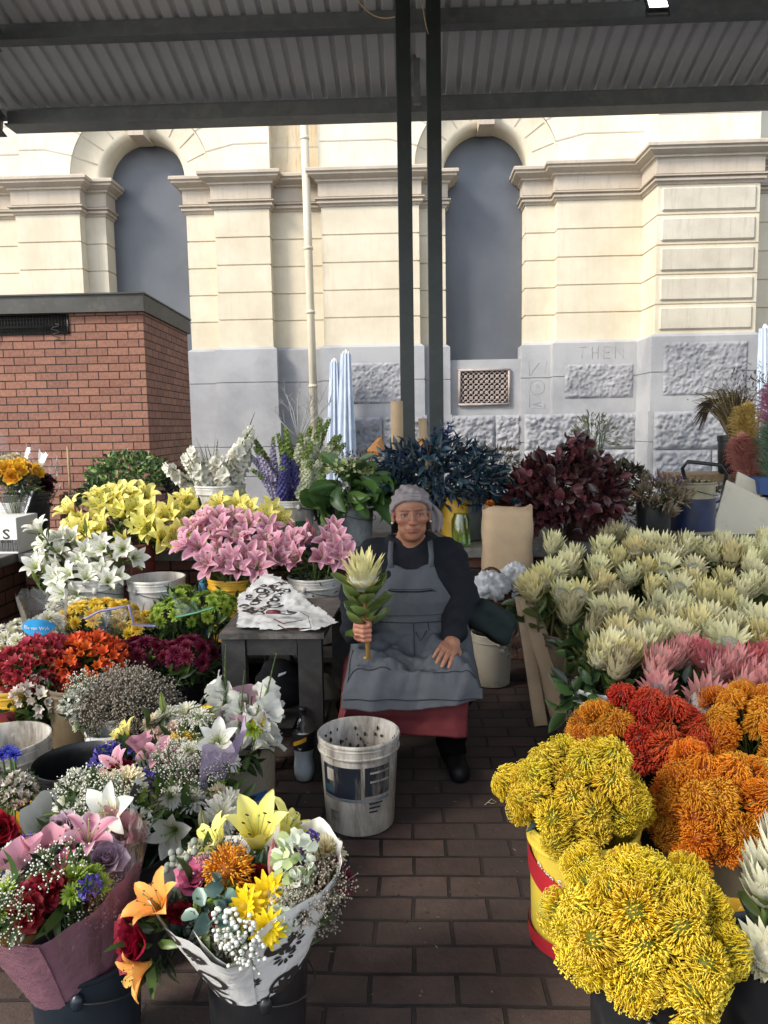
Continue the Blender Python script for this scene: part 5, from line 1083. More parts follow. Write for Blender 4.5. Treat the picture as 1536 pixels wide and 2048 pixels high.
def head(par, kind, p, d, s=1., spin=None):
    """a flower of a bouquet: a part of it, its stamens a sub-part"""
    M = T(Vector(p)-par.location)@aim(d, rnd.uniform(0, 6.28) if spin is None else spin)@S(s)
    me = rnd.choice(H[kind]); o = obj(me.name.split('.')[0], me, par, M)
    if kind in STAM: obj('stamens', STAM[kind], o)
    return o
# lilies as single stems
def lilies(kind, label, group, base, pts, s=1.):
    for (px, py, Y, d) in pts:
        h = P(px, py, Y); parts = [('lily_bloom', rnd.choice(H[kind])), ('stamens', STAM[kind]), ('leaves', rnd.choice(LILY_L))]
        if rnd.random() < .13: parts = [('lily_bud', H['bud_pink' if 'pink' in kind else 'bud_green'][0]), ('leaves', rnd.choice(LILY_L))]; d = (d[0], d[1]*.3, 1)
        cut_flower('lily', label, 'flower', (base[0]+rnd.uniform(-.07, .07), base[1]+rnd.uniform(-.05, .05), base[2]), h, d, parts, group, None, .0045, G_STEM, s*rnd.uniform(.88, 1.12))
def cloud(n, x0, x1, y0, y1, Y0, Y1, face=(-.1, -.7, .6), jit_=.55, r=r4):
    o = []; cell = []
    for i in range(n):
        best = None
        for k in range(12):
            c_ = (r.uniform(x0, x1), r.uniform(y0, y1)); u, v = (c_[0]-(x0+x1)/2)/((x1-x0)/2), (c_[1]-(y0+y1)/2)/((y1-y0)/2)
            if u*u+v*v > 1: continue
            dd = min([math.hypot(c_[0]-q[0], c_[1]-q[1]) for q in cell] or [999])
            if best is None or dd > best[0]: best = (dd, c_, u, v)
        _, c_, u, v = best; cell.append(c_)
        o.append((c_[0], c_[1], Y1+(Y0-Y1)*(v*.5+.5)+.06*r.random(), (face[0]+u*.6+r.gauss(0, jit_*.5), face[1]+r.gauss(0, jit_*.4), face[2]-v*.5+r.gauss(0, jit_*.3))))
    return o
# ---- lower tier: three pails and the pink, white and yellow lilies
def on_step(px, Y, R, H_, m, label, z=.263, **k): q = P(px, 1150, Y); return bucket('bucket', label, (q.x, Y, z), R, H_, MT[m], .86, **k)
bk = on_step(469, 4.35, .152, .385, 'yellow_plastic', 'ochre yellow bucket of pink lilies behind the little table')
bk2 = on_step(629, 4.35, .152, .385, 'white_plastic', 'white bucket with blue paint stroke holding pink lilies beside the woman'); brush(bk2, [(-1.55+.22*math.sin(t), .13+.10*t/3) for t in np.linspace(0, 2.6, 9)], .145, MT['blue_paint'], .010)
bk3 = on_step(312, 4.25, .158, .405, 'white_plastic', 'empty whitish bucket with red paint strokes behind the green chrysanthemums')
rp = mat('red_marking', (.30, .045, .04), .6, .2); brush(bk3, [(-1.75, .10), (-1.72, .25), (-1.45, .22), (-1.3, .16)], .150, rp, .010); brush(bk3, [(-1.6, .2), (-1.35, .06)], .148, rp, .010)
bk4 = on_step(190, 4.2, .155, .425, 'white_plastic', 'whitish bucket full of white lilies by the brick side bench')
q = P(268, 1100, 4.52); bucket('bucket', 'tall dark red bucket of yellow lilies between the whitish pails', (q.x, 4.55, .263), .115, .56, MT['red_plastic'], .9, None, 'plain')
q = P(450, 1100, 4.66); bucket('bucket', 'dark bucket of yellow lilies hidden behind the pink ones', (q.x, 4.62, .263), .12, .5, MT['black_plastic'], .9, None, 'plain')
b = MB(); q = P(416, 1150, 4.55); b.lathe([(0, 0), (.03, 0), (.032, .01), (.032, .3), (.02, .36), (.02, .38)], 16); o = b.build('spray_can', mat('sky_blue_paint', (.10, .30, .55), .4), None, True, T(q.x-.015, 4.5, .263)); tag(o, 'slim blue bottle between the red painted pail and the ochre bucket', 'bottle')
lilies('lily_pink', 'pink lily in the ochre bucket behind the little table', 'pink lilies in the ochre bucket', P(469, 1190, 4.35), cloud(32, 378, 562, 1042, 1152, 4.12, 4.5), .97)
lilies('lily_pink', 'pink lily in the white bucket beside the woman', 'pink lilies in the white bucket', P(629, 1190, 4.35), cloud(21, 556, 694, 1055, 1142, 4.18, 4.45), .97)
lilies('lily_white', 'white lily in the whitish bucket by the brick side bench', 'white lilies in the whitish bucket', P(190, 1205, 4.2), cloud(27, 60, 240, 1080, 1192, 4.0, 4.3)+[(172, 1062, 4.3, (0, -.4, .9)), (212, 1098, 4.1, (-.1, -.9, .3)), (246, 1100, 4.1, (.3, -.9, .3)), (262, 1118, 4.15, (.6, -.6, .2)), (85, 1068, 4.2, (-.4, -.3, .9))], .98)
lilies('lily_yellow', 'pale yellow lily in the tall dark red bucket', 'yellow lilies in the dark red bucket', P(268, 1130, 4.55), cloud(31, 148, 362, 998, 1092, 4.45, 4.75), 1.05)
lilies('lily_yellow', 'pale yellow lily behind the pink lilies', 'yellow lilies behind the pink ones', P(450, 1130, 4.62), cloud(21, 345, 555, 1000, 1072, 4.6, 4.8)+[(370, 1008, 4.75, (-.2, -.3, 1)), (500, 1050, 4.6, (.1, -.8, .5)), (522, 1045, 4.62, (.4, -.6, .6))], .95)
for px, py, Y, n, s in ((460, 1150, 4.4, 60, .16), (625, 1145, 4.4, 45, .14), (260, 1085, 4.6, 70, .2), (450, 1085, 4.68, 60, .2), (160, 1165, 4.25, 60, .17)):
    b = foliage_mb(r4, n, dome(0, 0, 0, s, s*.7, .09, -.6, .8), .12, .028, [G_LEAF, G_DARK], 0, droop=(30, 90)); put('lily_leaves', 'dark lily leaves under the massed lily blooms', 'leaves', px, py, Y, b, 'leaf', 'leaf clumps under the lilies')
q = P(215, 1140, 4.12); b = MB(); b.grid(cone(r4, .08, .15, .22, 30, 6, .1, seed=3, a0=-2.6, a1=.4), srgb(230, 230, 230)); o = b.build('cellophane_sheet', MT['clear'], None, True, T(q.x, 4.2, .64)); tag(o, 'clear cellophane round the white lily stems', 'cellophane')
# ---- bench top, left to right
b = foliage_mb(r4, 900, dome(0, 0, 0, .30, .22, .17, -.35, .5), .05, .026, [srgb(66, 92, 54), srgb(86, 112, 62), srgb(50, 72, 44), srgb(112, 136, 76)], 20, (0, 0, -.2), (20, 90), nv=3)
put('leaf_bunch', 'bushy green leafy bunch against the kiosk bricks', 'foliage', 262, 955, 5.25, b)
q = P(268, 1000, 5.25); bucket('bucket', 'dusty pink bucket under the bushy green leaves', (q.x, 5.27, .731), .145, .26, mat('dusty_pink_plastic', (.36, .24, .22), .5, .1, 5, (.15, .1, .08), .3), .88)
b = foliage_mb(r4, 150, dome(0, 0, 0, .14, .12, .10, -.4, .6), .08, .03, [srgb(60, 88, 48), srgb(44, 66, 40)], 0); put('leaf_bunch', 'low leafy green clump between the wooden stake and the bushy bunch', 'foliage', 190, 995, 5.1, b)
b = foliage_mb(r4, 240, dome(0, 0, 0, .11, .10, .13, -.6, .6), .045, .02, [srgb(40, 34, 50), srgb(30, 28, 40), srgb(54, 48, 66)], 10, (0, 0, -.2)); put('leaf_bunch', 'dark purple leafy bunch beside the white gladioli bucket', 'foliage', 362, 975, 5.25, b)
q = P(362, 1090, 5.3); bucket('bucket', 'small grey bucket under the dark purple bunch', (q.x, 5.3, .731), .09, .2, MT['grey_metal'], .9)
q = P(132, 1050, 5.35); b = MB(); b.box((-.025, -.025, .0), (.0, .025, .32)); b.box((.0, -.012, .0), (.025, .012, .34)); o = b.build('wooden_stake', mat('brown_batten', (.16, .075, .035), .7), None, False, T(q.x, 5.35, .732)); tag(o, 'short brown wooden batten standing at the corner of the benches', 'stake')
b = MB(); b.tube([(0, 0, 0), (0, .0, P(140, 892, 5.37).z-.732)], .009, 8); q = P(141, 1050, 5.37); o = b.build('dowel', MT['wood'], None, True, T(q.x, 5.4, .732)); tag(o, 'thin pale dowel rising above the brown batten', 'stick')
q = P(440, 970, 5.1); gb = bucket('bucket', 'white bucket with blue ring painted on it, full of white gladioli', (q.x, 5.1, .731), .166, .395, MT['white_plastic'], .9)
brush(gb, [(-1.38+.22*math.cos(t), .18+.085*math.sin(t)) for t in np.linspace(.6, 4.6, 16)], .158, MT['blue_paint'], .010); brush(gb, [(-2.3, .22), (-2.25, .12), (-2.1, .07)], .156, MT['blue_paint'], .010)
tips = [(312, 908, -1), (330, 930, -1), (350, 880, -.6), (372, 862, -.5), (395, 885, 0), (360, 915, -.7), (415, 870, 0), (430, 900, 0), (452, 880, .2), (470, 860, .3), (490, 838, .4), (505, 825, .5), (482, 890, .3), (500, 880, .6), (405, 920, 0), (440, 930, 0), (465, 915, .2), (380, 935, -.5)]
for i, (px, py, s_) in enumerate(tips):
    tp = P(px, py, 5.1+r4.uniform(-.14, .1)); bs = Vector((gb.location.x+(tp.x-gb.location.x)*.12, 5.1, 1.02)); d = (tp-bs); ln = d.length; st = bs+d*max(0., 1-.40/ln)
    o = MB(); o.tube([(0, 0, 0), tuple(st-bs)], .006, 5, G_STEM); sp = o.build('gladiolus_stem', MT['stem'], None, True, T(bs)); tag(sp, 'white gladiolus spike in the blue ringed white bucket', 'flower', 'white gladioli in the blue ringed bucket')
    obj('gladiolus', rnd.choice(H['glad']), sp, T(st-bs)@aim(d, rnd.uniform(-.8, .8))@S(rnd.uniform(.85, 1.05)))
b = MB()
for i in range(34):
    a = r4.uniform(-1.2, 1.2); h = r4.uniform(.14, .5); leaf(b, jit(srgb(96, 116, 66), r4), h, .02, rad(3+abs(a)*20), rad(6+abs(a)*36), T(r4.uniform(-.12, .12), r4.uniform(-.08, .08), 0)@RZ(0 if a > 0 else math.pi), wp=[(0, .7), (.6, 1), (1, .05)], nv=5)
o = b.build('gladiolus_leaves', MT['leaf'], None, True, T(gb.location.x, 5.1, 1.02)); tag(o, 'sword shaped green leaves among the white gladioli', 'leaves')
q = P(582, 1000, 5.0); db = bucket('bucket', 'white bucket with green label holding delphiniums and stock', (q.x, 5.0, .731), .152, .30, MT['white_plastic'], .9)
gl = mat('green_label', (.16, .30, .06), .5, .1); wrap_label(db, .137, .152, .30, -2.25, -2.02, .05, .20, gl); wrap_label(db, .137, .152, .30, -1.25, -.7, .09, .17, mat('dark_green_label', (.05, .13, .05), .5, .1))
b = MB(); b.tube([((.1475)*math.cos(-1.55+.16*math.cos(t)), .1475*math.sin(-1.55+.16*math.cos(t)), .13+.023*math.sin(t)) for t in np.linspace(0, 6.28, 20)], .003, 5); b.tube([(.147*math.cos(a), .147*math.sin(a), .13) for a in np.linspace(-1.72, -1.38, 8)], .004, 5); b.build('ring_mark', mat('grey_print', (.06, .07, .08), .5), db, True)
for k in range(3):
    b = MB(); b.grid(curved(.137, .152, .30, -2.21, -2.08, .07+.04*k, .095+.04*k, .003)); b.build('label_square', MT['clean_white'], db, True)
q = P(612, 1082, 4.9); b = MB(); b.lathe([(0, 0), (.16, 0), (.165, .02), (.16, .03)], 30); o = b.build('basin', mat('royal_blue_plastic', (.02, .05, .25), .4), None, True, T(q.x, 4.95, .735)); tag(o, 'shallow royal blue dish beside the green labelled bucket', 'dish')
def spikes(kind_fn, label, group, spots, base, m='petal'):
    for px, py, Y, ln in spots:
        tp = P(px, py, Y); bs = Vector(base)+Vector((r4.uniform(-.06, .06), r4.uniform(-.05, .05), 0)); d = tp-bs; st = bs+d*max(0, 1-ln/d.length)
        o = MB(); o.tube([(0, 0, 0), tuple(st-bs)], .004, 4, G_STEM); sp = o.build('flower_spike', MT['stem'], None, True, T(bs)); tag(sp, label, 'flower', group)
        obj('florets', kind_fn(ln).mesh('florets', MT[m]), sp, T(st-bs)@aim(d, r4.uniform(0, 6)))
base = (db.location.x, 5.0, .95)
spikes(lambda l: floret_spike_mb(r4, srgb(66, 66, 118), srgb(96, 90, 150), l, .044, 80, .12), 'deep blue delphinium spike in the green labelled bucket', 'blue delphiniums', [(560, 905, 4.95, .30), (578, 900, 4.9, .32), (592, 912, 4.95, .28), (570, 930, 4.85, .24), (602, 925, 5.0, .26), (548, 925, 5.0, .26)], base)
spikes(lambda l: floret_spike_mb(r4, srgb(150, 142, 172), srgb(184, 178, 198), l, .036, 70, .2), 'pale mauve larkspur spike next to the blue delphiniums', 'mauve larkspur', [(500, 905, 5.1, .26), (512, 890, 5.05, .28), (525, 905, 5.1, .26), (535, 880, 5.15, .3), (508, 935, 5.0, .2), (522, 945, 4.95, .2)], base)
spikes(lambda l: floret_spike_mb(r4, srgb(204, 208, 172), srgb(222, 224, 200), l, .050, 90, .2), 'greenish white larkspur spike above the blue delphiniums', 'greenish white larkspur', [(620, 850, 5.15, .40), (640, 860, 5.1, .40), (655, 845, 5.2, .42), (668, 870, 5.1, .38), (630, 890, 5.0, .34), (648, 905, 4.95, .32), (610, 870, 5.1, .4), (680, 885, 5.15, .36), (625, 925, 4.9, .26), (645, 940, 4.92, .24), (612, 905, 4.95, .3)], base)
spikes(lambda l: floret_spike_mb(r4, srgb(150, 176, 90), srgb(176, 196, 110), l, .044, 70, 1.), 'pale green bells of Ireland spike above the delphiniums', 'bells of Ireland', [(572, 850, 5.2, .36), (582, 860, 5.15, .36), (566, 868, 5.2, .34), (660, 838, 5.25, .34), (690, 870, 5.2, .34), (504, 880, 5.2, .3)], base)
b = MB()
for px, py in ((640, 775), (625, 790), (665, 800), (565, 775), (540, 815), (600, 765), (655, 770), (575, 790)):
    s0 = P(598, 880, 5.2); e = P(px, py, 5.25)-s0; mid = e*.5+Vector((r4.uniform(-.03, .03), 0, .02)); b.tube([(0, 0, 0), tuple(mid), tuple(e)], [.005, .0035, .0015], 4)
    for k in range(4): f = r4.uniform(.4, .95); b.tube([tuple(e*f), tuple(e*f+Vector((r4.uniform(-.1, .1), 0, r4.uniform(.04, .12))))], [.0025, .001], 3)
put('bare_twigs', 'bare grey twigs rising over the delphinium bucket', 'twigs', 598, 880, 5.2, b, 'stem')
b = foliage_mb(r4, 60, dome(0, 0, 0, .20, .14, .14, -.5, .45), .20, .12, [srgb(66, 96, 44), srgb(54, 82, 40), srgb(84, 112, 56)], 10, (0, 0, -.15), (40, 120), [(0, .2), (.2, .75), (.45, 1), (.75, .7), (1, .05)], nv=6, nu=5, hang=.5)
b.merge(foliage_mb(r4, 240, dome(-.02, 0, .12, .16, .12, .10, 0, .6), .035, .028, [srgb(150, 156, 110), srgb(168, 170, 128), srgb(120, 136, 80)], 0, nv=2))
put('leaf_bunch', 'broad glossy green leaves with hydrangea heads in a metal bucket', 'foliage', 705, 985, 4.88, b)
q = P(708, 1090, 4.86); bucket('bucket', 'dull galvanised bucket under the broad glossy leaves', (q.x, 4.92, .731), .128, .25, MT['grey_metal'], .86, None, 'plain')
b = foliage_mb(r4, 260, dome(0, 0, 0, .24, .12, .10, -.3, .5), .035, .012, [srgb(110, 84, 60), srgb(96, 72, 50), srgb(84, 84, 50)], 10, (0, 0, -.2), nv=2); put('leaf_bunch', 'rusty brown heath bunch behind the broad glossy leaves', 'foliage', 715, 930, 5.45, b)
q = P(795, 915, 5.6); roll('paper_roll', 'upright brown kraft roll standing just left of the posts', (q.x+.0, 5.6, P(795, 802, 5.6).z), (q.x, 5.6, .732), .042, .042, 1.)
q = P(862, 915, 5.62); roll('paper_roll', 'second upright kraft roll half hidden behind the posts', (q.x-.06, 5.7, P(845, 838, 5.7).z), (q.x-.02, 5.6, .732), .03, .03, 1.)
for px, py, s in ((768, 908, .62), (838, 908, .6)): q = P(px, py, 5.5); b = MB(); b.grid(cone(r4, .02, .12*s, .16*s, 26, 6, .3, seed=px, a0=.3, a1=5.2), srgb(206, 150, 90)); o = b.build('wrapping_paper', MT['paint'], None, True, T(q)@aim((-.8 if px < 800 else .5, -.2, .7))); tag(o, 'flared orange wrapping paper left of the kraft rolls' if px < 800 else 'flared orange paper tip between the two posts', 'paper')
b = MB(); b.box((-.17, -.05, 0), (.08, .05, .05)); q = P(745, 925, 5.5); o = b.build('tray', MT['clean_white'], None, False, T(q.x, 5.6, q.z-.02)); tag(o, 'white foam tray edge behind the broad leaves', 'tray')
# cellophane bouquets on the side bench, far left
def wrapped(px, py, Y, kind, n, label, R, H_, face, cello='clear', rim=1.5):
    q = P(px, py, Y); ro = bouquet_root('cellophane_bouquet', label, (q.x, q.y, q.z-H_))
    for p, d in head_spots(n, (q.x, q.y, q.z-.03), R, R*.8, R*.55, .0, r4): head(ro, kind, p, d+Vector(face))
    for k in range(3): p = (q.x+r4.uniform(-R, R)*.6, q.y+.02, q.z-.05); head(ro, 'leafy', p, (r4.gauss(0, .4), -.3, 1), 1.2)
    b = MB(); b.grid(cone(r4, .03, R*rim, H_*1.35, 34, 8, .16, seed=px, tall=.5), (.9, .9, .9)); obj('cellophane', b.mesh('cellophane', MT[cello]), ro)
    b = MB()
    for k in range(8): b.tube([(r4.uniform(-.02, .02), r4.uniform(-.02, .02), 0), (r4.uniform(-R, R)*.6, r4.uniform(-R, R)*.5, H_*.8)], .003, 4, G_STEM)
    obj('stems', b.mesh('stems', MT['stem']), ro); return ro
wrapped(28, 945, 5.0, 'rose_yellow', 12, 'cellophane wrapped bouquet of yellow roses at the left edge', .13, .34, (.2, -.6, 0))
wrapped(78, 965, 5.3, 'rose_dark', 7, 'cellophane wrapped dark roses in the large black bucket', .10, .3, (.2, -.5, 0))
wrapped(20, 920, 5.35, 'mum_cream', 5, 'cellophane wrapped cream flowers behind the yellow roses', .10, .3, (0, -.4, .2))
# ================================================================== chrysanthemum bunches in their cellophane
def mums(label, kind, px, py, Y, rx, ry, rz, n, s=1., lo=.0, sleeve=True, group=None, H_=.38):
    q = P(px, py, Y); ro = thing('chrysanthemum_bunch' if 'mum' in kind else 'alstroemeria_bunch', label, 'flower bunch', (q.x, q.y, q.z-H_), group)
    for p, d in head_spots(n, q, rx, ry, rz, lo, r4): head(ro, kind, p, d+Vector((r4.gauss(0, .2), -.25+r4.gauss(0, .2), 0)), s*r4.uniform(.85, 1.12))
    for k in range(5): head(ro, 'leafy', (q.x+r4.uniform(-rx, rx)*.7, q.y+r4.uniform(-ry, ry)*.6, q.z-.03), (r4.gauss(0, .6), r4.gauss(0, .5), 1), 1.2)
    b = MB()
    for k in range(12): b.tube([(r4.uniform(-.05, .05), r4.uniform(-.04, .04), 0), (r4.uniform(-rx, rx)*.7, r4.uniform(-ry, ry)*.7, H_)], .0035, 4, G_STEM)
    obj('stems', b.mesh('stems', MT['stem']), ro)
    if sleeve: b = MB(); b.grid(cone(r4, .05, max(rx, ry)*1.12, H_*1.08, 36, 7, .10, seed=px*.13, tall=.35), (.9, .9, .9)); obj('cellophane_sleeve', b.mesh('cellophane_sleeve', MT['clear']), ro)
    return ro
mums('white chrysanthemum bunch at the left edge under the side bench', 'mum_white', 45, 1290, 3.65, .20, .15, .09, 26)
mums('small white chrysanthemum bunch behind the blue printed sleeve', 'mum_white', 150, 1225, 3.9, .14, .1, .06, 12)
mums('cream chrysanthemum bunch hidden behind the red alstroemeria', 'mum_cream', 20, 1330, 3.45, .14, .1, .07, 10)
mums('yellow chrysanthemum bunch with mauve edged sleeve, the larger one', 'mum_yellow', 200, 1238, 3.75, .19, .14, .085, 34, 1.05)
mums('yellow chrysanthemum bunch beside the green ones, the smaller one', 'mum_yellow', 280, 1258, 3.68, .12, .10, .07, 16)
mums('lime green chrysanthemum bunch nearest the little table', 'mum_green', 425, 1222, 3.8, .13, .12, .085, 24, 1.1)
mums('lime green chrysanthemum bunch next to the yellow ones', 'mum_green', 350, 1245, 3.7, .12, .12, .11, 22, 1.1)
mums('burgundy chrysanthemum bunch below the green ones', 'mum_burg', 375, 1318, 3.35, .12, .11, .08, 20, 1.1)
mums('burgundy chrysanthemum bunch beside the orange alstroemeria', 'mum_burg', 280, 1318, 3.35, .14, .11, .08, 24, 1.1)
o = mums('deep red alstroemeria bunch at the left', 'alstro_red', 82, 1345, 3.15, .125, .11, .10, 17, 1.1, -.3, False); o2 = mums('orange alstroemeria bunch next to the deep red one', 'alstro_orange', 178, 1340, 3.2, .13, .11, .10, 18, 1.1, -.4, False)
mums('fading white and orange alstroemeria bunch hanging over the brown bucket', 'alstro_white', 62, 1398, 3.02, .08, .08, .06, 7, 1, -.2, False)
q = P(395, 1190, 3.85); ro = mums('tall sprig of lime green chrysanthemum rising over its bunch', 'mum_green', 366, 1195, 3.85, .05, .05, .05, 5, 1.1, 0, False)
# mauve and green edged sleeves standing up round the bunches
def sheet(label, px, py, Y, pts, edge_col, group=None, w_=.012):
    """clear sleeve corner: pixel outline at one distance, with a coloured printed edge"""
    o0 = P(px, py, Y); V = [P(x, y, Y+.05*math.sin(i*1.7))-o0 for i, (x, y) in enumerate(pts)]; b = MB(); b.add([tuple(v) for v in V], [tuple(range(len(V)))]); ro = b.build('cellophane_sheet', MT['clear'], None, False, T(o0)); tag(ro, label, 'cellophane', group); ro.modifiers.new('t', 'SOLIDIFY').thickness = .0008
    e = MB(); e.tube([tuple(v+Vector((0, -.004, 0))) for v in V[:3]], w_*.5, 4); e.build('printed_edge', edge_col, ro)
mv = mat('mauve_print', (.26, .25, .50), .5); gp = mat('green_print', (.08, .24, .12), .5)
sheet('clear sleeve with mauve stripe over the yellow chrysanthemums', 240, 1240, 3.55, [(170, 1238), (200, 1222), (252, 1212), (258, 1250), (225, 1285)], mv)
sheet('clear sleeve corner with mauve stripe beside the smaller yellow bunch', 280, 1240, 3.5, [(258, 1210), (268, 1250), (312, 1252), (314, 1200)], mv)
sheet('clear sleeve corner with green stripe over the green chrysanthemums', 400, 1220, 3.55, [(352, 1235), (395, 1225), (428, 1215), (430, 1185), (345, 1190)], gp)
# printed sleeve at the left
q = P(90, 1240, 3.5); sl = thing('printed_sleeve', 'clear flower sleeve with bright blue oval print around a white mum', 'sleeve', (q.x, 3.5, q.z-.085))
b = MB(); b.grid(cone(r4, .085, .11, .22, 30, 6, .12, seed=9, tall=.3), (.9, .9, .9)); obj('film', b.mesh('film', MT['milky']), sl)
for k in range(4): head(sl, 'mum_white', (q.x+(-.04, .04, 0, .02)[k], 3.5+(.03, .02, -.03, .0)[k], q.z-(.02, .02, .06, .0)[k]), (r4.gauss(0, .3), -.5, .8), 1.1)
b = MB(); n_ = 30; R_ = .107; zc = .075
def oval(a, f=1.): return (-1.50+.78*f*math.cos(a), zc+.034*f*math.sin(a)*(1-.22*math.cos(a*2)))
b.add([(R_*math.cos(-1.5), R_*math.sin(-1.5), zc)]+[(R_*math.cos(oval(a, f)[0]), R_*math.sin(oval(a, f)[0]), oval(a, f)[1]) for f in (.5, 1.) for a in np.linspace(0, 6.283, n_, endpoint=False)], [(0, 1+k, 1+(k+1) % n_) for k in range(n_)]+[(1+k, 1+n_+k, 1+n_+(k+1) % n_, 1+(k+1) % n_) for k in range(n_)])
b.build('blue_oval', mat('cyan_print', (.03, .30, .62), .4), sl, True)
wrap_text(sl, 'Ella van Wyk', .0225, R_+.002, -1.5, zc-.008, MT['clean_white'], .002, -.10)
# the pails those bunches stand in
for px, Y, R, H_, m_, lab in ((45, 3.65, .17, .38, 'white_plastic', 'white bucket under the white chrysanthemums'), (215, 3.75, .17, .38, 'black_plastic', 'black bucket under the yellow chrysanthemums'), (390, 3.78, .17, .38, 'black_plastic', 'black bucket under the lime green chrysanthemums'), (330, 3.38, .17, .36, 'black_plastic', 'black bucket under the burgundy chrysanthemums')):
    a = P(px, 1350, Y); bucket('bucket', lab, (a.x, Y, 0), R, H_, MT[m_], .88)
a = P(22, 1410, 3.05); yb = bucket('bucket', 'yellow bucket with dark red printed band under the red alstroemeria', (a.x, 3.08, 0), .135, .45, MT['yellow_plastic'], .9); wrap_label(yb, .12, .135, .45, -2.6, -.3, .33, .37, mat('maroon_print', (.20, .02, .03), .5))
a = P(150, 1400, 3.0); bb = bucket('bucket', 'weathered brown bucket under the orange alstroemeria', (a.x, 3.05, 0), .125, .46, MT['brown_plastic'], .9)
# white pot of grey limonium
a = P(220, 1478, 2.75); pot = bucket('flower_pot', 'small clean white pot of grey limonium and white filler', (a.x, 2.75, .09), .085, .29, MT['clean_white'], .8, None, 'pot', handle=False, cat='pot')
b = MB(); b.lathe([(0, 0), (.10, 0), (.10, .088), (0, .088)], 20); o = b.build('upturned_pot', MT['black_plastic'], None, False, T(a.x, 2.75, .001)); tag(o, 'upturned black pot base under the clean white pot', 'pot')
def tuft(label, px, py, Y, kinds, n, rx, ry, rz, s, base, lo=-.1, face=-.2):
    q = P(px, py, Y); ro = thing('filler_bunch', label, 'flower bunch', base)
    for p, d in head_spots(n, q, rx, ry, rz, lo, r4): head(ro, r4.choice(kinds), p-d*.06, d+Vector((0, face, .1)), s*r4.uniform(.8, 1.2))
    b = MB()
    for k in range(10): e = q-Vector(base); b.tube([(r4.uniform(-.03, .03), r4.uniform(-.03, .03), 0), (e.x+r4.uniform(-rx, rx)*.6, e.y+r4.uniform(-ry, ry)*.6, e.z)], .002, 4, G_STEM)
    obj('stems', b.mesh('stems', MT['stem']), ro); return ro
tuft('grey brown limonium spray in the clean white pot', 255, 1420, 2.72, ['limonium'], 26, .13, .10, .09, 1.15, (a.x+.01, 2.75, .15))
tuft('white statice and green filler on the near side of the grey limonium', 165, 1410, 2.70, ['statice_white', 'gyp', 'statice_white', 'leafy'], 15, .08, .08, .09, .95, (a.x-.02, 2.74, .15))
q = P(160, 1452, 2.65); cut_flower('scabious', 'pale round scabious head leaning out of the clean white pot', 'flower', (a.x-.02, 2.73, .2), q, (-.6, -.6, .4), [('flower_head', mum_mb(r4, srgb(150, 164, 120), srgb(190, 198, 166), .03, 90, .9, -.1).mesh('flower_head', MT['petal']))], None)
# ---- far left front: dirty white bucket, black buckets, ochre bucket
a = P(8, 1475, 2.62); wb = bucket('bucket', 'grimy white bucket with red and blue print cut by the left edge', (a.x, 2.62, 0), .155, P(8, 1475, 2.62).z, MT['dirty_white'], .88)
wrap_label(wb, .137, .155, .47, -1.1, -.5, .12, .32, mat('worn_red_print', (.36, .05, .04), .6, .2, 6, (.5, .46, .4), .5, 8)); wrap_label(wb, .137, .155, .47, -.5, -.1, .10, .26, mat('worn_blue_print', (.06, .12, .3), .6, .2, 6, (.5, .46, .4), .5, 8))
a = P(165, 1558, 2.42); bucket('bucket', 'wide empty black bucket beside the grimy white one', (a.x, 2.42, 0), .155, .41, MT['black_plastic'], .85, None, 'plain')
a = P(-5, 1665, 2.08); bucket('bucket', 'ochre yellow bucket of pale stock at the left edge', (a.x, 2.08, 0), .13, .40, MT['yellow_plastic'], .88, None, 'plain', handle=False)
tuft('pale pinkish stock bunch in the ochre bucket at the left edge', 40, 1590, 2.05, ['carn_blush', 'alstro_white', 'leafy'], 16, .10, .08, .10, .55, (a.x+.02, 2.06, .15), -.4)
for px, py, Y in ((18, 1505, 2.15), (4, 1512, 2.2), (28, 1512, 2.12)): q = P(px, py, Y); cut_flower('cornflower', 'bright blue cornflower above the pale stock at the left edge', 'flower', (a.x+.02, 2.08, .2), q, (.2, -.5, .8), [('flower_head', H['corn'][0])], 'blue cornflowers at the left edge')
for px, py in ((2, 1660), (8, 1695), (-8, 1690)): q = P(px, py, 1.9); cut_flower('rose', 'crimson rose cut by the left edge', 'flower', (a.x+.02, 2.03, .2), q, (.4, -.7, .5), [('flower_head', H['rose_red'][0])], 'crimson roses at the left edge', None, .003, G_STEM, .85)
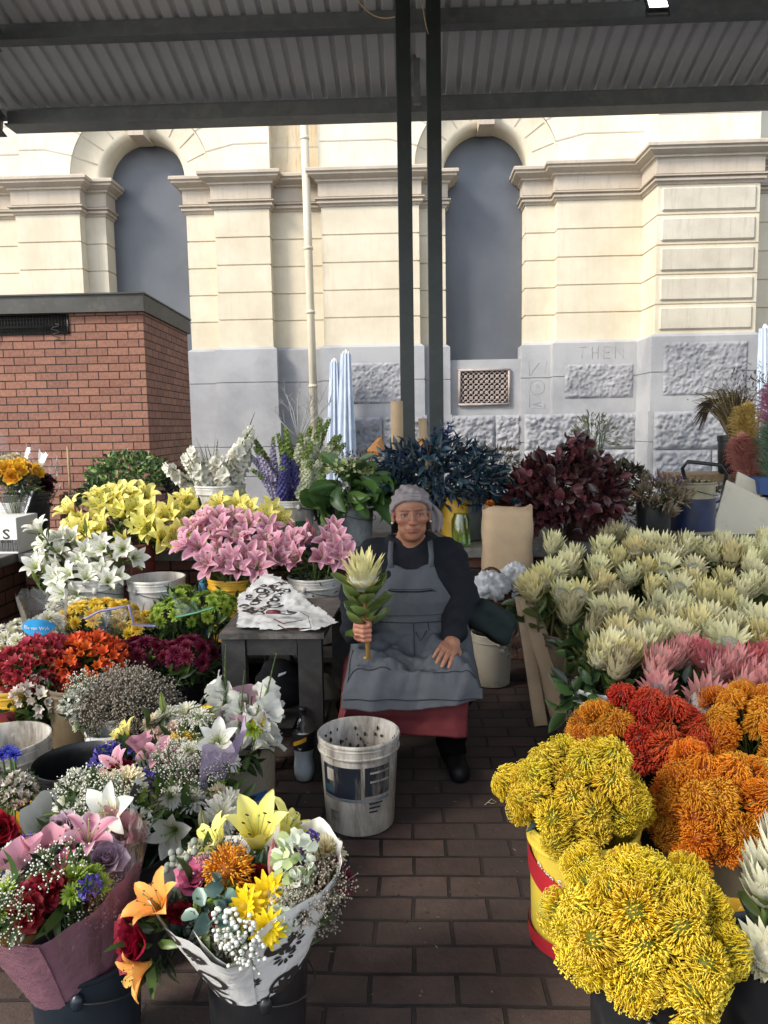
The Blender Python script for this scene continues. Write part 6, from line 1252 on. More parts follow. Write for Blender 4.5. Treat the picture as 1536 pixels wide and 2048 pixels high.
# ================================================================== wrapped bouquets in front
def scrolls(mb, r, G, n=26, mat_=1, pad=.0016, k_=1.):
    """printed scrolls and daisies laid on a rolled sheet G (nv, nu, 3)"""
    nv, nu = G.shape[:2]; lenU = np.linalg.norm(np.diff(G[nv//2], axis=0), axis=1).sum(); lenV = np.linalg.norm(np.diff(G[:, nu//2], axis=0), axis=1).sum()
    ctr = G.reshape(-1, 3).mean(0)
    def at(u, v):
        u = min(max(u/lenU, 0), .999)*(nu-1); v = min(max(v/lenV, 0), .999)*(nv-1); i, j = int(v), int(u); fu, fv = u-j, v-i
        p = G[i, j]*(1-fu)*(1-fv)+G[i, j+1]*fu*(1-fv)+G[i+1, j]*(1-fu)*fv+G[i+1, j+1]*fu*fv
        n_ = np.cross(G[i, j+1]-G[i, j], G[i+1, j]-G[i, j]); n_ = n_/(np.linalg.norm(n_)+1e-9); o_ = p-ctr; o_[2] = 0
        return p, n_*(1 if n_@o_ > 0 else -1)
    def ribbon(pts, w_):
        a = [];
        for i, (u, v) in enumerate(pts):
            t = np.array(pts[min(i+1, len(pts)-1)])-np.array(pts[max(0, i-1)]); t = t/(np.linalg.norm(t)+1e-9); s = np.array([-t[1], t[0]])*(w_[i] if not np.isscalar(w_) else w_)
            for sg in (1, -1): p, n_ = at(u+s[0]*sg, v+s[1]*sg); a.append(p+n_*pad)
        f = [(2*i, 2*i+1, 2*i+3, 2*i+2) for i in range(len(pts)-1)]; mb.add(a, f, (.03, .03, .03), mat_)
    for k in range(n):
        u, v = r.uniform(.06, .94)*lenU, r.uniform(.25, .94)*lenV; q = r.random(); s = r.uniform(.012, .024)*k_; a0 = r.uniform(0, 6.28)
        if q < .62:
            T_ = np.linspace(0, 1, 22); sg = r.choice((-1, 1)); pts = [(u+s*(1.15-t)*math.cos(a0+sg*t*7.5)+s*1.2*t*math.cos(a0), v+s*(1.15-t)*math.sin(a0+sg*t*7.5)+s*1.2*t*math.sin(a0)) for t in T_]; ribbon(pts, [.0035*k_*math.sin(math.pi*(.08+.9*t))+.0006 for t in T_])
            if r.random() < .7: e = pts[0]; c_ = a0+sg*1.2; ribbon([(e[0]+s*2.*t*math.cos(c_+t*sg), e[1]+s*2.*t*math.sin(c_+t*sg)) for t in np.linspace(0, 1, 9)], [.0055*k_*math.sin(math.pi*t)+.0005 for t in np.linspace(0, 1, 9)])
        else:
            m = r.choice((9, 11, 13))
            for j in range(m):
                c_, s_ = math.cos(j*2*math.pi/m), math.sin(j*2*math.pi/m); R_ = s*.75; ribbon([(u+R_*t*c_, v+R_*t*s_) for t in (.3, .55, .8, 1.)], [.0006, .0022*k_, .0026*k_, .0008])
m, t, b_, o_ = nodes('gift_paper'); L(t, ramp(t, noi(t, 5, 4), [(.3, (.66, .66, .64)), (.7, (.76, .76, .74))]), b_.inputs['Base Color']); b_.inputs['Roughness'].default_value = .45; bump(t, b_, noi(t, 16, 3, .5, None, .8), .35, .02); MT['gift_paper'] = m
def tinted_wrap(name, c, amount=.25): m_ = clearmat(name, c, amount, .25); return m_
MT['pink_wrap'] = tinted_wrap('pink_film', (.27, .13, .17), .38); MT['purple_wrap'] = tinted_wrap('purple_film', (.52, .40, .62), .45)
def wrap(ro, base, R0, R1, Ht, mats, lip=None, seed=0, tilt=(0, 0, 1), pattern=0, name='paper_wrap', ruf=.06, a0=-math.pi/2-.30, a1=1.5*math.pi+.22, seedr=5, k_=1., n=64, mm=14):
    G = cone(r4, R0, R1, Ht, n, mm, ruf, lip, a0, a1, seed, .12); b = MB(); b.grid(G)
    if pattern: scrolls(b, random.Random(seedr), G, pattern, 1, .0016, k_)
    return obj(name, b.mesh(name, mats), ro, T(Vector(base)-ro.location)@tiltm(tilt))
def fill(ro, items):
    for it in items: k, px, py, Y, d = it[:5]; head(ro, k, P(px, py, Y), d, it[5] if len(it) > 5 else 1., it[6] if len(it) > 6 else None)
def autofill(ro, kinds, px, py, Y, rx, ry, rz, n, s=1., seed=1, tilt=(0, -.25, 0)):
    """small stuff between the named flowers of a bouquet"""
    r = random.Random(seed); q = P(px, py, Y)
    for p, d in head_spots(n, q, rx, ry, rz, .0, r): k = r.choice(kinds); head(ro, k, p-d*.035, d+Vector(tilt), s*r.uniform(.75, 1.1))
def stems(ro, base, top, n=10, s=.08):
    b = MB(); e = Vector(top)-Vector(base)
    for k in range(n): b.tube([(r4.uniform(-.02, .02), r4.uniform(-.02, .02), 0), (e.x+r4.uniform(-s, s), e.y+r4.uniform(-s, s), e.z)], .003, 4, G_STEM)
    obj('stems', b.mesh('stems', MT['stem']), ro, T(Vector(base)-ro.location))
U_ = (0, -.35, 1)
# --- B: front middle bouquet in white scroll paper
a = P(512, 1965, 1.60); bucket('bucket', 'black bucket holding the front bouquet in white scroll paper', (a.x, 1.62, 0), .118, .315, MT['black_plastic'], .85, None, 'plain')
base = (a.x, 1.62, .18); ro = bouquet_root('wrapped_bouquet', 'front bouquet in white paper with black scrolls, yellow and orange lilies', base)
wrap(ro, base, .05, .205, .350, [MT['gift_paper'], MT['ink']], lambda th: .05+.07*math.cos(th)+.10*math.exp(-((th+2.2)/.45)**2)-.04*max(0, -math.sin(th))-.16*math.exp(-((math.atan2(math.sin(th+1.5), math.cos(th+1.5)))/.20)**2)-.12*max(0, math.sin(th)), 4.2, (-.02, -.10, 1), 62, seedr=8, k_=1.7, ruf=.045)
fill(ro, [('lily_yellow', 515, 1708, 1.68, (.1, -.35, 1), 1.05), ('lily_yellow', 455, 1712, 1.68, (-.6, -.2, .8), .8), ('lily_yellow', 560, 1690, 1.74, (.5, .1, .9), .8), ('lily_orange', 335, 1828, 1.52, (-.45, -.4, .9), .78), ('lily_orange', 303, 1925, 1.45, (-.75, -.7, -.1), .58), ('pin_yellow', 458, 1742, 1.56, (-.1, -.75, .8), 1.05),
 ('rose_pink', 399, 1765, 1.60, (-.2, -.5, .9), 1.1), ('bud_pink', 549, 1775, 1.56, (.0, .05, 1), 1.0), ('bud_pink', 576, 1775, 1.6, (.4, .1, 1), .9), ('stock', 591, 1740, 1.56, U_, 1.1), ('stock', 600, 1790, 1.52, U_, .8), ('mum_cream', 652, 1708, 1.66, (.35, -.3, 1), 1.05), ('mum_cream', 630, 1705, 1.72, (.1, -.2, 1), .9), ('statice', 620, 1690, 1.62, U_, .6), ('statice', 608, 1722, 1.58, U_, .4),
 ('mum_burg', 668, 1745, 1.60, (.7, -.4, .7), 1.0), ('mum_burg', 628, 1752, 1.56, (.2, -.6, .8), 1.0), ('mum_burg', 686, 1765, 1.6, (.9, -.3, .4), .9), ('daisy', 490, 1812, 1.47, (-.1, -.9, .6), 1.15), ('daisy', 534, 1788, 1.50, (.2, -.9, .6), 1.15), ('daisy', 535, 1855, 1.42, (.1, -1, .3), 1.05), ('daisy', 517, 1830, 1.47, (0, -1, .4), .8),
 ('mum_green', 445, 1792, 1.52, (-.1, -.5, 1), 1.25), ('euca', 430, 1832, 1.46, (-.2, -.8, .6), 1.0), ('euca', 440, 1805, 1.5, (.2, -.4, 1), .9), ('carn_coral', 298, 1800, 1.58, (-.5, -.5, .7), .9), ('carn_coral', 264, 1838, 1.55, (-.8, -.5, .4), .9), ('rose_red', 292, 1875, 1.50, (-.7, -.7, .3), 1.15), ('carn_red', 520, 1760, 1.58, U_, .8), ('carn_red', 360, 1830, 1.52, U_, .7),
 ('berry', 480, 1850, 1.43, (-.1, -1, .3), .9), ('berry', 498, 1880, 1.40, (0, -1, .1), .8), ('limonium', 620, 1810, 1.52, (.3, -.5, .9), .8), ('limonium', 640, 1790, 1.55, (.5, -.3, .9), .8), ('limonium', 600, 1822, 1.5, (.2, -.7, .7), .7), ('brunia', 367, 1730, 1.62, U_, 1.0), ('statice_white', 400, 1728, 1.66, U_, .9), ('statice_white', 425, 1722, 1.68, U_, .8), ('statice_white', 568, 1815, 1.49, (.1, -.8, .7), .8), ('stock', 560, 1840, 1.47, (.1, -.8, .6), .8),
 ('bud_green', 395, 1832, 1.5, (.15, -.5, 1), .8), ('leafy', 300, 1885, 1.5, (-.8, -.5, .2), 1.0), ('leafy', 600, 1760, 1.6, (.3, 0, 1), 1.2), ('leafy', 430, 1760, 1.66, (-.2, 0, 1), 1.2), ('leafy', 520, 1810, 1.56, (0, -.3, 1), 1.2), ('leafy', 480, 1770, 1.6, (0, 0, 1), 1.2), ('leafy', 400, 1800, 1.58, (-.4, 0, 1), 1.2), ('leafy', 560, 1790, 1.6, (.4, 0, 1), 1.2)])
autofill(ro, ['leafy', 'gyp', 'statice_white', 'limonium', 'euca', 'carn_red', 'mum_cream', 'leafy'], 490, 1830, 1.60, .17, .11, .10, 26, .9, 3)
stems(ro, base, (a.x, 1.6, .48), 16, .1)
# --- A: front left bouquet in dusky pink film
a = P(165, 1935, 1.62); bucket('bucket', 'blue black bucket holding the bouquet in dusky pink film', (a.x, 1.64, 0), .128, .31, mat('blue_black_plastic', (.012, .02, .03), .35, .2, 6, (.03, .03, .03), .3), .85, None, 'plain')
base = (a.x-.01, 1.64, .13); ro = bouquet_root('wrapped_bouquet', 'front left bouquet in dusky pink film, burgundy mum in the middle', base)
wrap(ro, base, .06, .175, .36, [MT['pink_wrap']], lambda th: .10*math.cos(th)-.02-.2*max(0, math.sin(th)), 2.2, (-.06, -.10, 1), 0, 'film_wrap', .05)
b = MB(); b.grid(cone(r4, .07, .185, .44, 30, 6, .08, None, -.9, .9, 6, .2)); obj('cellophane', b.mesh('cellophane', MT['clear']), ro, tiltm((-.05, -.08, 1)))
fill(ro, [('lily_pink', 172, 1700, 1.66, (.25, -.1, 1), .72), ('lily_pink', 146, 1705, 1.7, (-.3, 0, 1), .6), ('paperpink', 62, 1740, 1.64, (-.3, -.3, 1), 1.1), ('paperpink', 95, 1722, 1.68, U_, 1.1), ('darkleaf', 90, 1740, 1.6, (0, -.1, 1), .8), ('darkleaf', 112, 1730, 1.62, (.1, -.1, 1), .7), ('carn_red', 75, 1800, 1.54, (-.1, -.8, .7), 1.15), ('carn_red', 100, 1785, 1.55, (.1, -.8, .7), 1.1), ('carn_red', 60, 1822, 1.5, (-.1, -.9, .5), 1.0),
 ('mum_green', 152, 1758, 1.58, (.1, -.5, 1), 1.3), ('mum_green', 185, 1752, 1.6, (.3, -.4, 1), 1.0), ('mum_green', 12, 1790, 1.56, (-.4, -.5, .8), 1.2), ('mum_green', 145, 1790, 1.54, (.1, -.8, .6), .9), ('mum_green', 200, 1770, 1.58, (.5, -.5, .7), .9), ('gyp', 20, 1812, 1.5, (-.2, -.7, .7), .8), ('gyp', 45, 1838, 1.47, (-.1, -.8, .5), .75), ('gyp', 125, 1762, 1.58, U_, .9), ('mum_cream', 70, 1765, 1.6, U_, .8), ('mum_green', -5, 1830, 1.5, U_, 1.), ('mum_white', 30, 1765, 1.6, U_, .8),
 ('statice', 55, 1708, 1.7, U_, .9), ('statice', 15, 1755, 1.64, U_, .8), ('statice', 180, 1785, 1.55, U_, .7), ('rose_mauve', 210, 1725, 1.66, (.3, -.5, .9), 1.15), ('statice_white', 15, 1735, 1.68, U_, .9), ('rose_pink', 130, 1735, 1.62, U_, .8), ('leafy', 100, 1800, 1.58, (0, -.1, 1), 1.), ('leafy', 170, 1770, 1.62, (.2, 0, 1), 1.), ('leafy', 40, 1790, 1.58, (-.3, 0, 1), 1.2), ('leafy', 130, 1790, 1.6, (.1, 0, 1), 1.2)])
autofill(ro, ['leafy', 'gyp', 'mum_green', 'statice_white', 'carn_red', 'rose_mauve', 'leafy'], 105, 1800, 1.63, .13, .09, .09, 22, .85, 5)
stems(ro, base, (a.x, 1.62, .45), 16, .09)
# --- C: bouquet in white scroll paper behind A
a = P(245, 1760, 1.98); bucket('bucket', 'black bucket under the second scroll paper bouquet', (a.x, 2.0, 0), .12, .33, MT['black_plastic'], .85, None, 'plain')
base = (a.x-.03, 1.99, .24); ro = bouquet_root('wrapped_bouquet', 'bouquet in white scroll paper with white lily, lime mums and mauve rose', base)
wrap(ro, base, .07, .145, .33, [MT['gift_paper'], MT['ink']], lambda th: -.02*math.cos(th)-.05-.10*max(0, -math.sin(th))-.30*max(0, math.sin(th)), 7.7, (-.16, -.16, 1), 80, seedr=3, k_=1.5, ruf=.05)
fill(ro, [('lily_white', 232, 1632, 1.84, (-.05, -.85, .6), 1.0), ('mum_green', 178, 1640, 1.9, (-.2, -.6, .9), 1.35), ('mum_green', 192, 1605, 1.96, U_, 1.2), ('mum_green', 272, 1592, 1.98, (.2, -.5, 1), 1.2), ('mum_green', 120, 1672, 1.88, (-.5, -.6, .7), 1.2), ('mum_white', 148, 1612, 1.96, (-.4, -.5, .9), 1.3), ('mum_cream', 252, 1572, 2.0, (.1, -.5, 1), 1.35), ('mum_cream', 205, 1575, 2.02, (-.2, -.4, 1), 1.1), ('rose_mauve', 137, 1660, 1.86, (-.4, -.7, .7), 1.1), ('carn_blush', 258, 1660, 1.84, (.3, -.6, .8), 1.1), ('carn_blush', 240, 1680, 1.82, (.1, -.8, .5), 1.),
 ('gyp', 215, 1660, 1.86, U_, 1.), ('statice_white', 150, 1580, 2.04, U_, 1.), ('carn_blush', 195, 1570, 2.05, U_, .8), ('paperpink', 232, 1690, 1.8, (.2, -.4, .9), 1.3), ('leafy', 180, 1670, 1.9, (-.3, -.3, .9), 1.2), ('leafy', 240, 1640, 1.93, (.2, -.2, 1), 1.2), ('leafy', 200, 1620, 1.96, (0, 0, 1), 1.3), ('leafy', 150, 1640, 1.95, (-.4, 0, 1), 1.2)])
autofill(ro, ['mum_white', 'mum_green', 'statice_white', 'leafy', 'mum_cream', 'gyp'], 200, 1650, 1.93, .13, .11, .09, 18, 1., 7)
stems(ro, base, (a.x-.05, 1.94, .52), 14, .09)
# --- D: the big loose bouquets in the middle
a = P(370, 1650, 2.32); bucket('bucket', 'dark bucket under the large mixed bouquet of white lilies', (a.x, 2.34, 0), .14, .36, MT['black_plastic'], .85, None, 'plain')
base = (a.x, 2.33, .2); ro = bouquet_root('wrapped_bouquet', 'large mixed bouquet with white lilies, gypsophila and purple cellophane', base)
b = MB(); b.grid(cone(r4, .06, .21, .36, 30, 6, .08, None, -1.0, .2, 8, .2)); obj('film_wrap', b.mesh('film_wrap', MT['purple_wrap']), ro)
fill(ro, [('lily_white', 355, 1658, 2.04, (.0, -1, .35), 1.0), ('bud_white', 412, 1675, 2.04, (.0, -.35, 1), 1.25), ('statice', 222, 1522, 2.4, (-.5, -.4, .8), 1.2), ('statice', 300, 1550, 2.3, U_, 1.1), ('statice', 275, 1510, 2.4, U_, 1.), ('statice', 235, 1512, 2.42, U_, .9), ('lily_pink', 252, 1545, 2.26, (-.5, -.5, .7), .75), ('lily_pink', 316, 1525, 2.32, (.2, -.4, .9), .7), ('paperpink', 285, 1510, 2.36, (-.1, 0, 1), 1.), ('rose_red', 240, 1552, 2.25, U_, .9), ('lily_yellow', 262, 1485, 2.5, (-.5, -.2, .8), .7),
 ('mum_white', 338, 1600, 2.2, (-.1, -.8, .7), 1.3), ('mum_yellow', 352, 1492, 2.42, (.1, -.6, .8), 1.3), ('mum_yellow', 372, 1482, 2.45, U_, 1.1), ('mum_green', 400, 1525, 2.34, U_, 1.5), ('mum_green', 432, 1580, 2.24, (.3, -.6, .8), 1.3), ('mum_green', 408, 1560, 2.28, U_, 1.2), ('mum_green', 395, 1542, 2.3, U_, 1.1), ('mum_green', 462, 1610, 2.2, (.5, -.6, .5), .9), ('gyp', 365, 1595, 2.2, U_, 1.), ('mum_white', 385, 1605, 2.18, U_, 1.15), ('carn_blush', 350, 1575, 2.26, U_, 1.), ('gyp', 415, 1570, 2.26, U_, .9), ('mum_cream', 425, 1545, 2.3, U_, 1.1), ('gyp', 390, 1480, 2.45, U_, 1.), ('mum_cream', 322, 1598, 2.18, (-.1, -.8, .6), 1.1),
 ('statice_white', 330, 1545, 2.3, U_, 1.2), ('statice_white', 352, 1560, 2.28, U_, 1.2), ('statice_white', 335, 1522, 2.36, U_, 1.1), ('statice_white', 370, 1545, 2.3, U_, 1.), ('lily_white', 436, 1490, 2.36, (.2, -.8, .6), 1.0), ('mum_white', 442, 1520, 2.32, (.4, -.7, .6), 1.25), ('mum_white', 425, 1505, 2.36, U_, 1.1), ('mum_white', 335, 1440, 2.58, U_, 1.3), ('mum_white', 372, 1432, 2.6, U_, 1.3), ('mum_white', 400, 1440, 2.58, U_, 1.1), ('mum_cream', 310, 1450, 2.56, (-.3, -.4, .9), 1.1), ('bud_green', 328, 1430, 2.58, (-.05, -.1, 1), 1.), ('bud_green', 392, 1500, 2.4, (.4, -.4, .8), .8), ('daisy', 412, 1430, 2.62, U_, 1.2), ('mum_yellow', 398, 1432, 2.62, U_, 1.1), ('carn_blush', 350, 1462, 2.52, U_, .9), ('carn_blush', 325, 1472, 2.5, U_, .9),
 ('paperpink', 385, 1565, 2.26, U_, 1.), ('mum_white', 440, 1630, 2.14, (.4, -.8, .4), 1.3), ('mum_white', 455, 1610, 2.18, (.5, -.6, .5), 1.1), ('rose_mauve', 300, 1580, 2.2, U_, .9), ('leafy', 320, 1620, 2.18, U_, 1.5), ('leafy', 380, 1640, 2.16, U_, 1.5), ('leafy', 300, 1560, 2.34, U_, 1.5), ('leafy', 360, 1520, 2.4, U_, 1.5), ('leafy', 420, 1600, 2.26, U_, 1.5), ('leafy', 270, 1530, 2.4, U_, 1.4), ('leafy', 330, 1690, 2.1, (-.2, -.6, .5), 1.4), ('leafy', 395, 1700, 2.08, (0, -.6, .4), 1.4), ('leafy', 300, 1470, 2.55, U_, 1.4), ('leafy', 380, 1450, 2.62, U_, 1.4)])
autofill(ro, ['mum_white', 'mum_white', 'statice_white', 'leafy', 'mum_cream', 'gyp', 'mum_green', 'statice', 'carn_blush'], 365, 1560, 2.32, .20, .22, .12, 20, 1.1, 9)
stems(ro, base, (a.x, 2.3, .5), 18, .12)
# --- E: gladioli in pink film, in the tall beige bucket
a = P(478, 1460, 2.78); tb = bucket('bucket', 'tall beige bucket of wrapped white gladioli by the water bottle', (a.x+.01, 2.8, 0), .125, .42, mat('beige_plastic', (.30, .265, .20), .5, .1, 5, (.14, .11, .07), .4, 5), .9, None, 'plain')
wrap_label(tb, .112, .125, .42, -1.2, -.6, .12, .15, MT['blue_paint'])
base = (a.x+.02, 2.78, .25); ro = bouquet_root('wrapped_bouquet', 'white gladioli bouquet wrapped in pink and purple film', base)
wrap(ro, base, .06, .115, .25, [tinted_wrap('rose_film', (.62, .38, .46), .4)], lambda th: .05*math.cos(th), 1.3, (.12, -.15, 1), 0, 'film_wrap', .07)
for px, py, tx, ty, Y in ((455, 1470, 438, 1295, 2.66), (512, 1490, 548, 1308, 2.66), (480, 1500, 478, 1345, 2.62), (505, 1500, 520, 1370, 2.62)):
    s0, e = P(px, py, Y), P(tx, ty, Y+.04); obj('gladiolus', rnd.choice(H['gladbig']), ro, T(s0-ro.location)@aim(e-s0, rnd.uniform(-.5, .5))@S((e-s0).length/.40))
fill(ro, [('mum_green', 505, 1462, 2.62, (.2, -.6, .8), 1.3), ('daisy', 515, 1450, 2.64, (.3, -.5, .8), 1.), ('mum_yellow', 490, 1460, 2.66, U_, .9), ('leafy', 490, 1490, 2.7, U_, 1.3), ('mum_white', 470, 1450, 2.7, U_, 1.)])
stems(ro, base, (a.x+.03, 2.75, .5), 8, .06)
# ================================================================== the seated woman
def snet(fn, lo, hi, h):
    """a closed surface round the points where fn < 0"""
    lo, hi = np.array(lo, float), np.array(hi, float); n = np.ceil((hi-lo)/h).astype(int)+1
    ax = [lo[i]+h*np.arange(n[i]) for i in range(3)]
    Pm = np.stack(np.meshgrid(*ax, indexing='ij'), -1); D = fn(Pm)
    c = tuple(k-1 for k in n); acc = np.zeros((*c, 3)); cnt = np.zeros(c)
    cor = [(i, j, k) for i in (0, 1) for j in (0, 1) for k in (0, 1)]
    sl = lambda o: tuple(slice(o[i], o[i]+c[i]) for i in range(3))
    for a in cor:
        for b in cor:
            if sum(abs(x-y) for x, y in zip(a, b)) == 1 and a < b:
                da, db = D[sl(a)], D[sl(b)]; m = (da < 0) != (db < 0)
                t = np.where(m, da/np.where(m, da-db, 1), 0)[..., None]
                q = np.array(a)+t*(np.array(b)-np.array(a)); acc += np.where(m[..., None], q, 0); cnt += m
    on = cnt > 0; idx = -np.ones(c, int); idx[on] = np.arange(on.sum())
    base = np.stack(np.nonzero(on), -1); V = lo+h*(base+acc[on]/cnt[on][:, None]); Fs = []
    for d in range(3):
        e = [0, 0, 0]; e[d] = 1; u, v = (d+1) % 3, (d+2) % 3
        A_ = D[tuple(slice(0, n[i]-(1 if i == d else 0)) for i in range(3))]; B_ = D[tuple(slice(1 if i == d else 0, n[i]) for i in range(3))]
        m = (A_ < 0) != (B_ < 0); I = np.stack(np.nonzero(m), -1); s = A_[m] < 0
        ok = (I[:, u] > 0) & (I[:, v] > 0) & (I[:, u] < n[u]-1) & (I[:, v] < n[v]-1); I, s = I[ok], s[ok]
        def g(du, dv): J = I.copy(); J[:, u] -= du; J[:, v] -= dv; return idx[J[:, 0], J[:, 1], J[:, 2]]
        Q = np.stack([g(1, 1), g(0, 1), g(0, 0), g(1, 0)], -1); Q[~s] = Q[~s][:, ::-1]; Fs.append(Q)
    return V, np.concatenate(Fs).tolist()
def smin(a, b, k): h = np.clip(.5+.5*(b-a)/k, 0, 1); return b+(a-b)*h-k*h*(1-h)
def smax(a, b, k): return -smin(-a, -b, k)
def cap(p, a, b, r0, r1=None):
    a, b = np.array(a, float), np.array(b, float); r1 = r0 if r1 is None else r1; ab = b-a
    t = np.clip(((p-a)@ab)/(ab@ab), 0, 1); return np.linalg.norm(p-a-t[..., None]*ab, axis=-1)-(r0+(r1-r0)*t)
def ell(p, c, r):
    q = (p-np.array(c, float)); r = np.array(r, float); k0 = np.linalg.norm(q/r, axis=-1); k1 = np.linalg.norm(q/(r*r), axis=-1); return k0*(k0-1)/np.maximum(k1, 1e-9)
def chain(p, pts, rs, k=.0):
    d = None
    for i in range(len(pts)-1):
        e = cap(p, pts[i], pts[i+1], rs[i], rs[i+1]); d = e if d is None else (smin(d, e, k) if k else np.minimum(d, e))
    return d
def mir(x): return (-x[0], x[1], x[2])
PY = 3.40                                                    # her seat stands here; she faces the camera
PX = P(822, 1150, PY).x
woman = thing('person', 'seated woman in grey headscarf, black hooded top and grey apron holding a protea', 'person', (PX, PY, 0))
SKIN = srgb(146, 101, 78); SKD = srgb(108, 72, 56); LIP = srgb(140, 82, 72); BROW = srgb(70, 54, 46); HAIR = srgb(46, 40, 38)
m, t, b_, o_ = nodes('skin'); a_ = N(t, 'ShaderNodeAttribute', attribute_name='Col'); L(t, mixc(t, ramp(t, noi(t, 70, 5), [(.3, (.80, .76, .74)), (.7, (1.05, 1, 1))]), (0, 0, 0), a_.outputs['Color'], 'MIX') if False else mixc(t, .7, a_.outputs['Color'], ramp(t, noi(t, 60, 5), [(.3, (.82, .78, .76)), (.7, (1, 1, 1))]), 'MULTIPLY'), b_.inputs['Base Color'])
b_.inputs['Roughness'].default_value = .52; b_.inputs['Specular IOR Level'].default_value = .4; b_.inputs['Subsurface Weight'].default_value = .08; b_.inputs['Subsurface Radius'].default_value = (.012, .005, .003); bump(t, b_, noi(t, 240, 4), .18, .002); MT['skin'] = m
# ---- head (its own frame: face to -y, up +z, middle of the head at the origin)
def head_sdf(p):
    q = p.copy(); q[..., 0] = np.abs(q[..., 0])
    d = ell(q, (0, .012, .030), (.073, .092, .086))
    d = smin(d, ell(q, (0, -.030, -.040), (.0555, .058, .080)), .030)
    d = smin(d, ell(q, (.026, -.042, -.072), (.029, .036, .032)), .020)          # jowls
    d = smin(d, ell(q, (0, -.064, -.102), (.025, .022, .021)), .022)            # chin
    d = smin(d, ell(q, (.040, -.058, -.022), (.026, .026, .022)), .020)          # cheeks
    d = smin(d, cap(q, (0, -.086, .029), (.040, -.072, .028), .0064, .0055), .014) # brow
    d = smax(d, -ell(q, (.033, -.098, .004), (.021, .017, .0125)), .012)         # eye sockets
    d = smin(d, ell(q, (.032, -.0700, .0035), (.0170, .0130, .0125)), .004)       # lids over the eyeballs
    d = smax(d, -ell(q, (.0322, -.0870, .0030), (.0144, .0150, .0062)), .0022)
    d = smin(d, cap(q, (0, -.090, .010), (0, -.1100, -.026), .0065, .0115), .012)  # nose
    d = smin(d, ell(q, (0, -.111, -.030), (.0125, .0110, .0105)), .008)
    d = smin(d, ell(q, (.0135, -.0985, -.033), (.0085, .0105, .0080)), .006)
    d = smax(d, -ell(q, (.0070, -.108, -.0425), (.0040, .0060, .0035)), .003)   # nostrils
    d = smin(d, ell(q, (0, -.083, -.062), (.026, .014, .020)), .014)             # muzzle
    d = smin(d, cap(q, (0, -.0975, -.0585), (.024, -.0830, -.0635), .0050, .0022), .005)
    d = smin(d, cap(q, (0, -.0965, -.0695), (.022, -.0830, -.0660), .0060, .0022), .006)
    d = smax(d, -cap(q, (0, -.1040, -.0640), (.026, -.0880, -.0650), .0022, .0014), .0022)   # mouth line
    d = smax(d, -cap(q, (.019, -.0990, -.036), (.034, -.0830, -.066), .0034, .0020), .008)   # cheek folds
    d = smax(d, -cap(q, (.030, -.0850, -.070), (.030, -.0800, -.088), .0018, .001), .008)
    d = smax(d, -cap(q, (.018, -.0890, -.006), (.040, -.0800, -.015), .0018, .001), .008)    # under the eyes
    d = smax(d, -cap(q, (.006, -.0975, .028), (.0065, -.0930, .044), .0012, .001), .006)       # frown
    ear = ell(q, (.076, .012, -.010), (.010, .020, .031)); ear = smax(ear, -ell(q, (.086, .004, -.008), (.008, .010, .018)), .006)
    d = smin(d, ear, .008); d = smin(d, ell(q, (.074, .000, -.036), (.008, .009, .010)), .006)
    nk = smin(cap(q, (0, .020, -.060), (0, .034, -.20), .049, .058), ell(q, (0, -.020, -.105), (.040, .040, .025)), .03)
    return smin(d, nk, .022)
hv, hf = snet(head_sdf, (-.10, -.135, -.20), (.10, .12, .125), .0034)
def near(v, pts, r): return np.max([np.exp(-(np.linalg.norm((v-np.array(c))/np.array(s), axis=1)**2)) for c, s in pts], axis=0)*r
hx = hv.copy(); hx[:, 0] = np.abs(hx[:, 0])
hc = np.tile(SKIN, (len(hv), 1)).astype(float)
def tint(c, w_): hc[:] = hc+(np.array(c)-hc)*w_[:, None]
tint(SKD, near(hx, [((.032, -.085, .004), (.018, .03, .010))], .55))
tint(srgb(150, 92, 74), near(hx, [((0, -.115, -.03), (.02, .03, .018)), ((.042, -.075, -.02), (.022, .04, .018))], .5))
tint(LIP, np.clip(near(hx, [((0, -.098, -.0585), (.016, .02, .006)), ((0, -.098, -.070), (.015, .02, .006)), ((.013, -.092, -.064), (.012, .02, .0055))], 1.4), 0, .85))
tint(srgb(70, 36, 34), near(hx, [((.006, -.1, -.0645), (.018, .02, .0016))], .8))
tint(BROW, np.clip(near(hx, [((.020, -.09, .0255), (.009, .03, .0036)), ((.032, -.085, .0268), (.010, .03, .0036)), ((.046, -.078, .0215), (.010, .03, .0030))], 1.1), 0, .55))
tint(srgb(60, 40, 34), near(hx, [((.028, -.085, .0105), (.010, .02, .0022)), ((.038, -.08, .0098), (.008, .02, .0022))], .8))
HM = T(P(822, 1025, PY-.05).x-PX, -.045, P(822, 1025, PY-.05).z)@RZ(rad(4))@RY(rad(-1.5))@RX(rad(4))@S(1.05, 1., .92)
HO = np.array(HM)
body = MB(); body.add(hv, hf, hc, 0, HM)
# ---- hands, each finger a chain of its own inside one surface
def hand_surface(chains, palm, lo, hi, extra=None, h=.0026):
    def f(p):
        d = palm(p)
        for pts, rs in chains: d = smin(d, chain(p, pts, rs, .003), .0045)
        return d
    return snet(f, lo, hi, h)
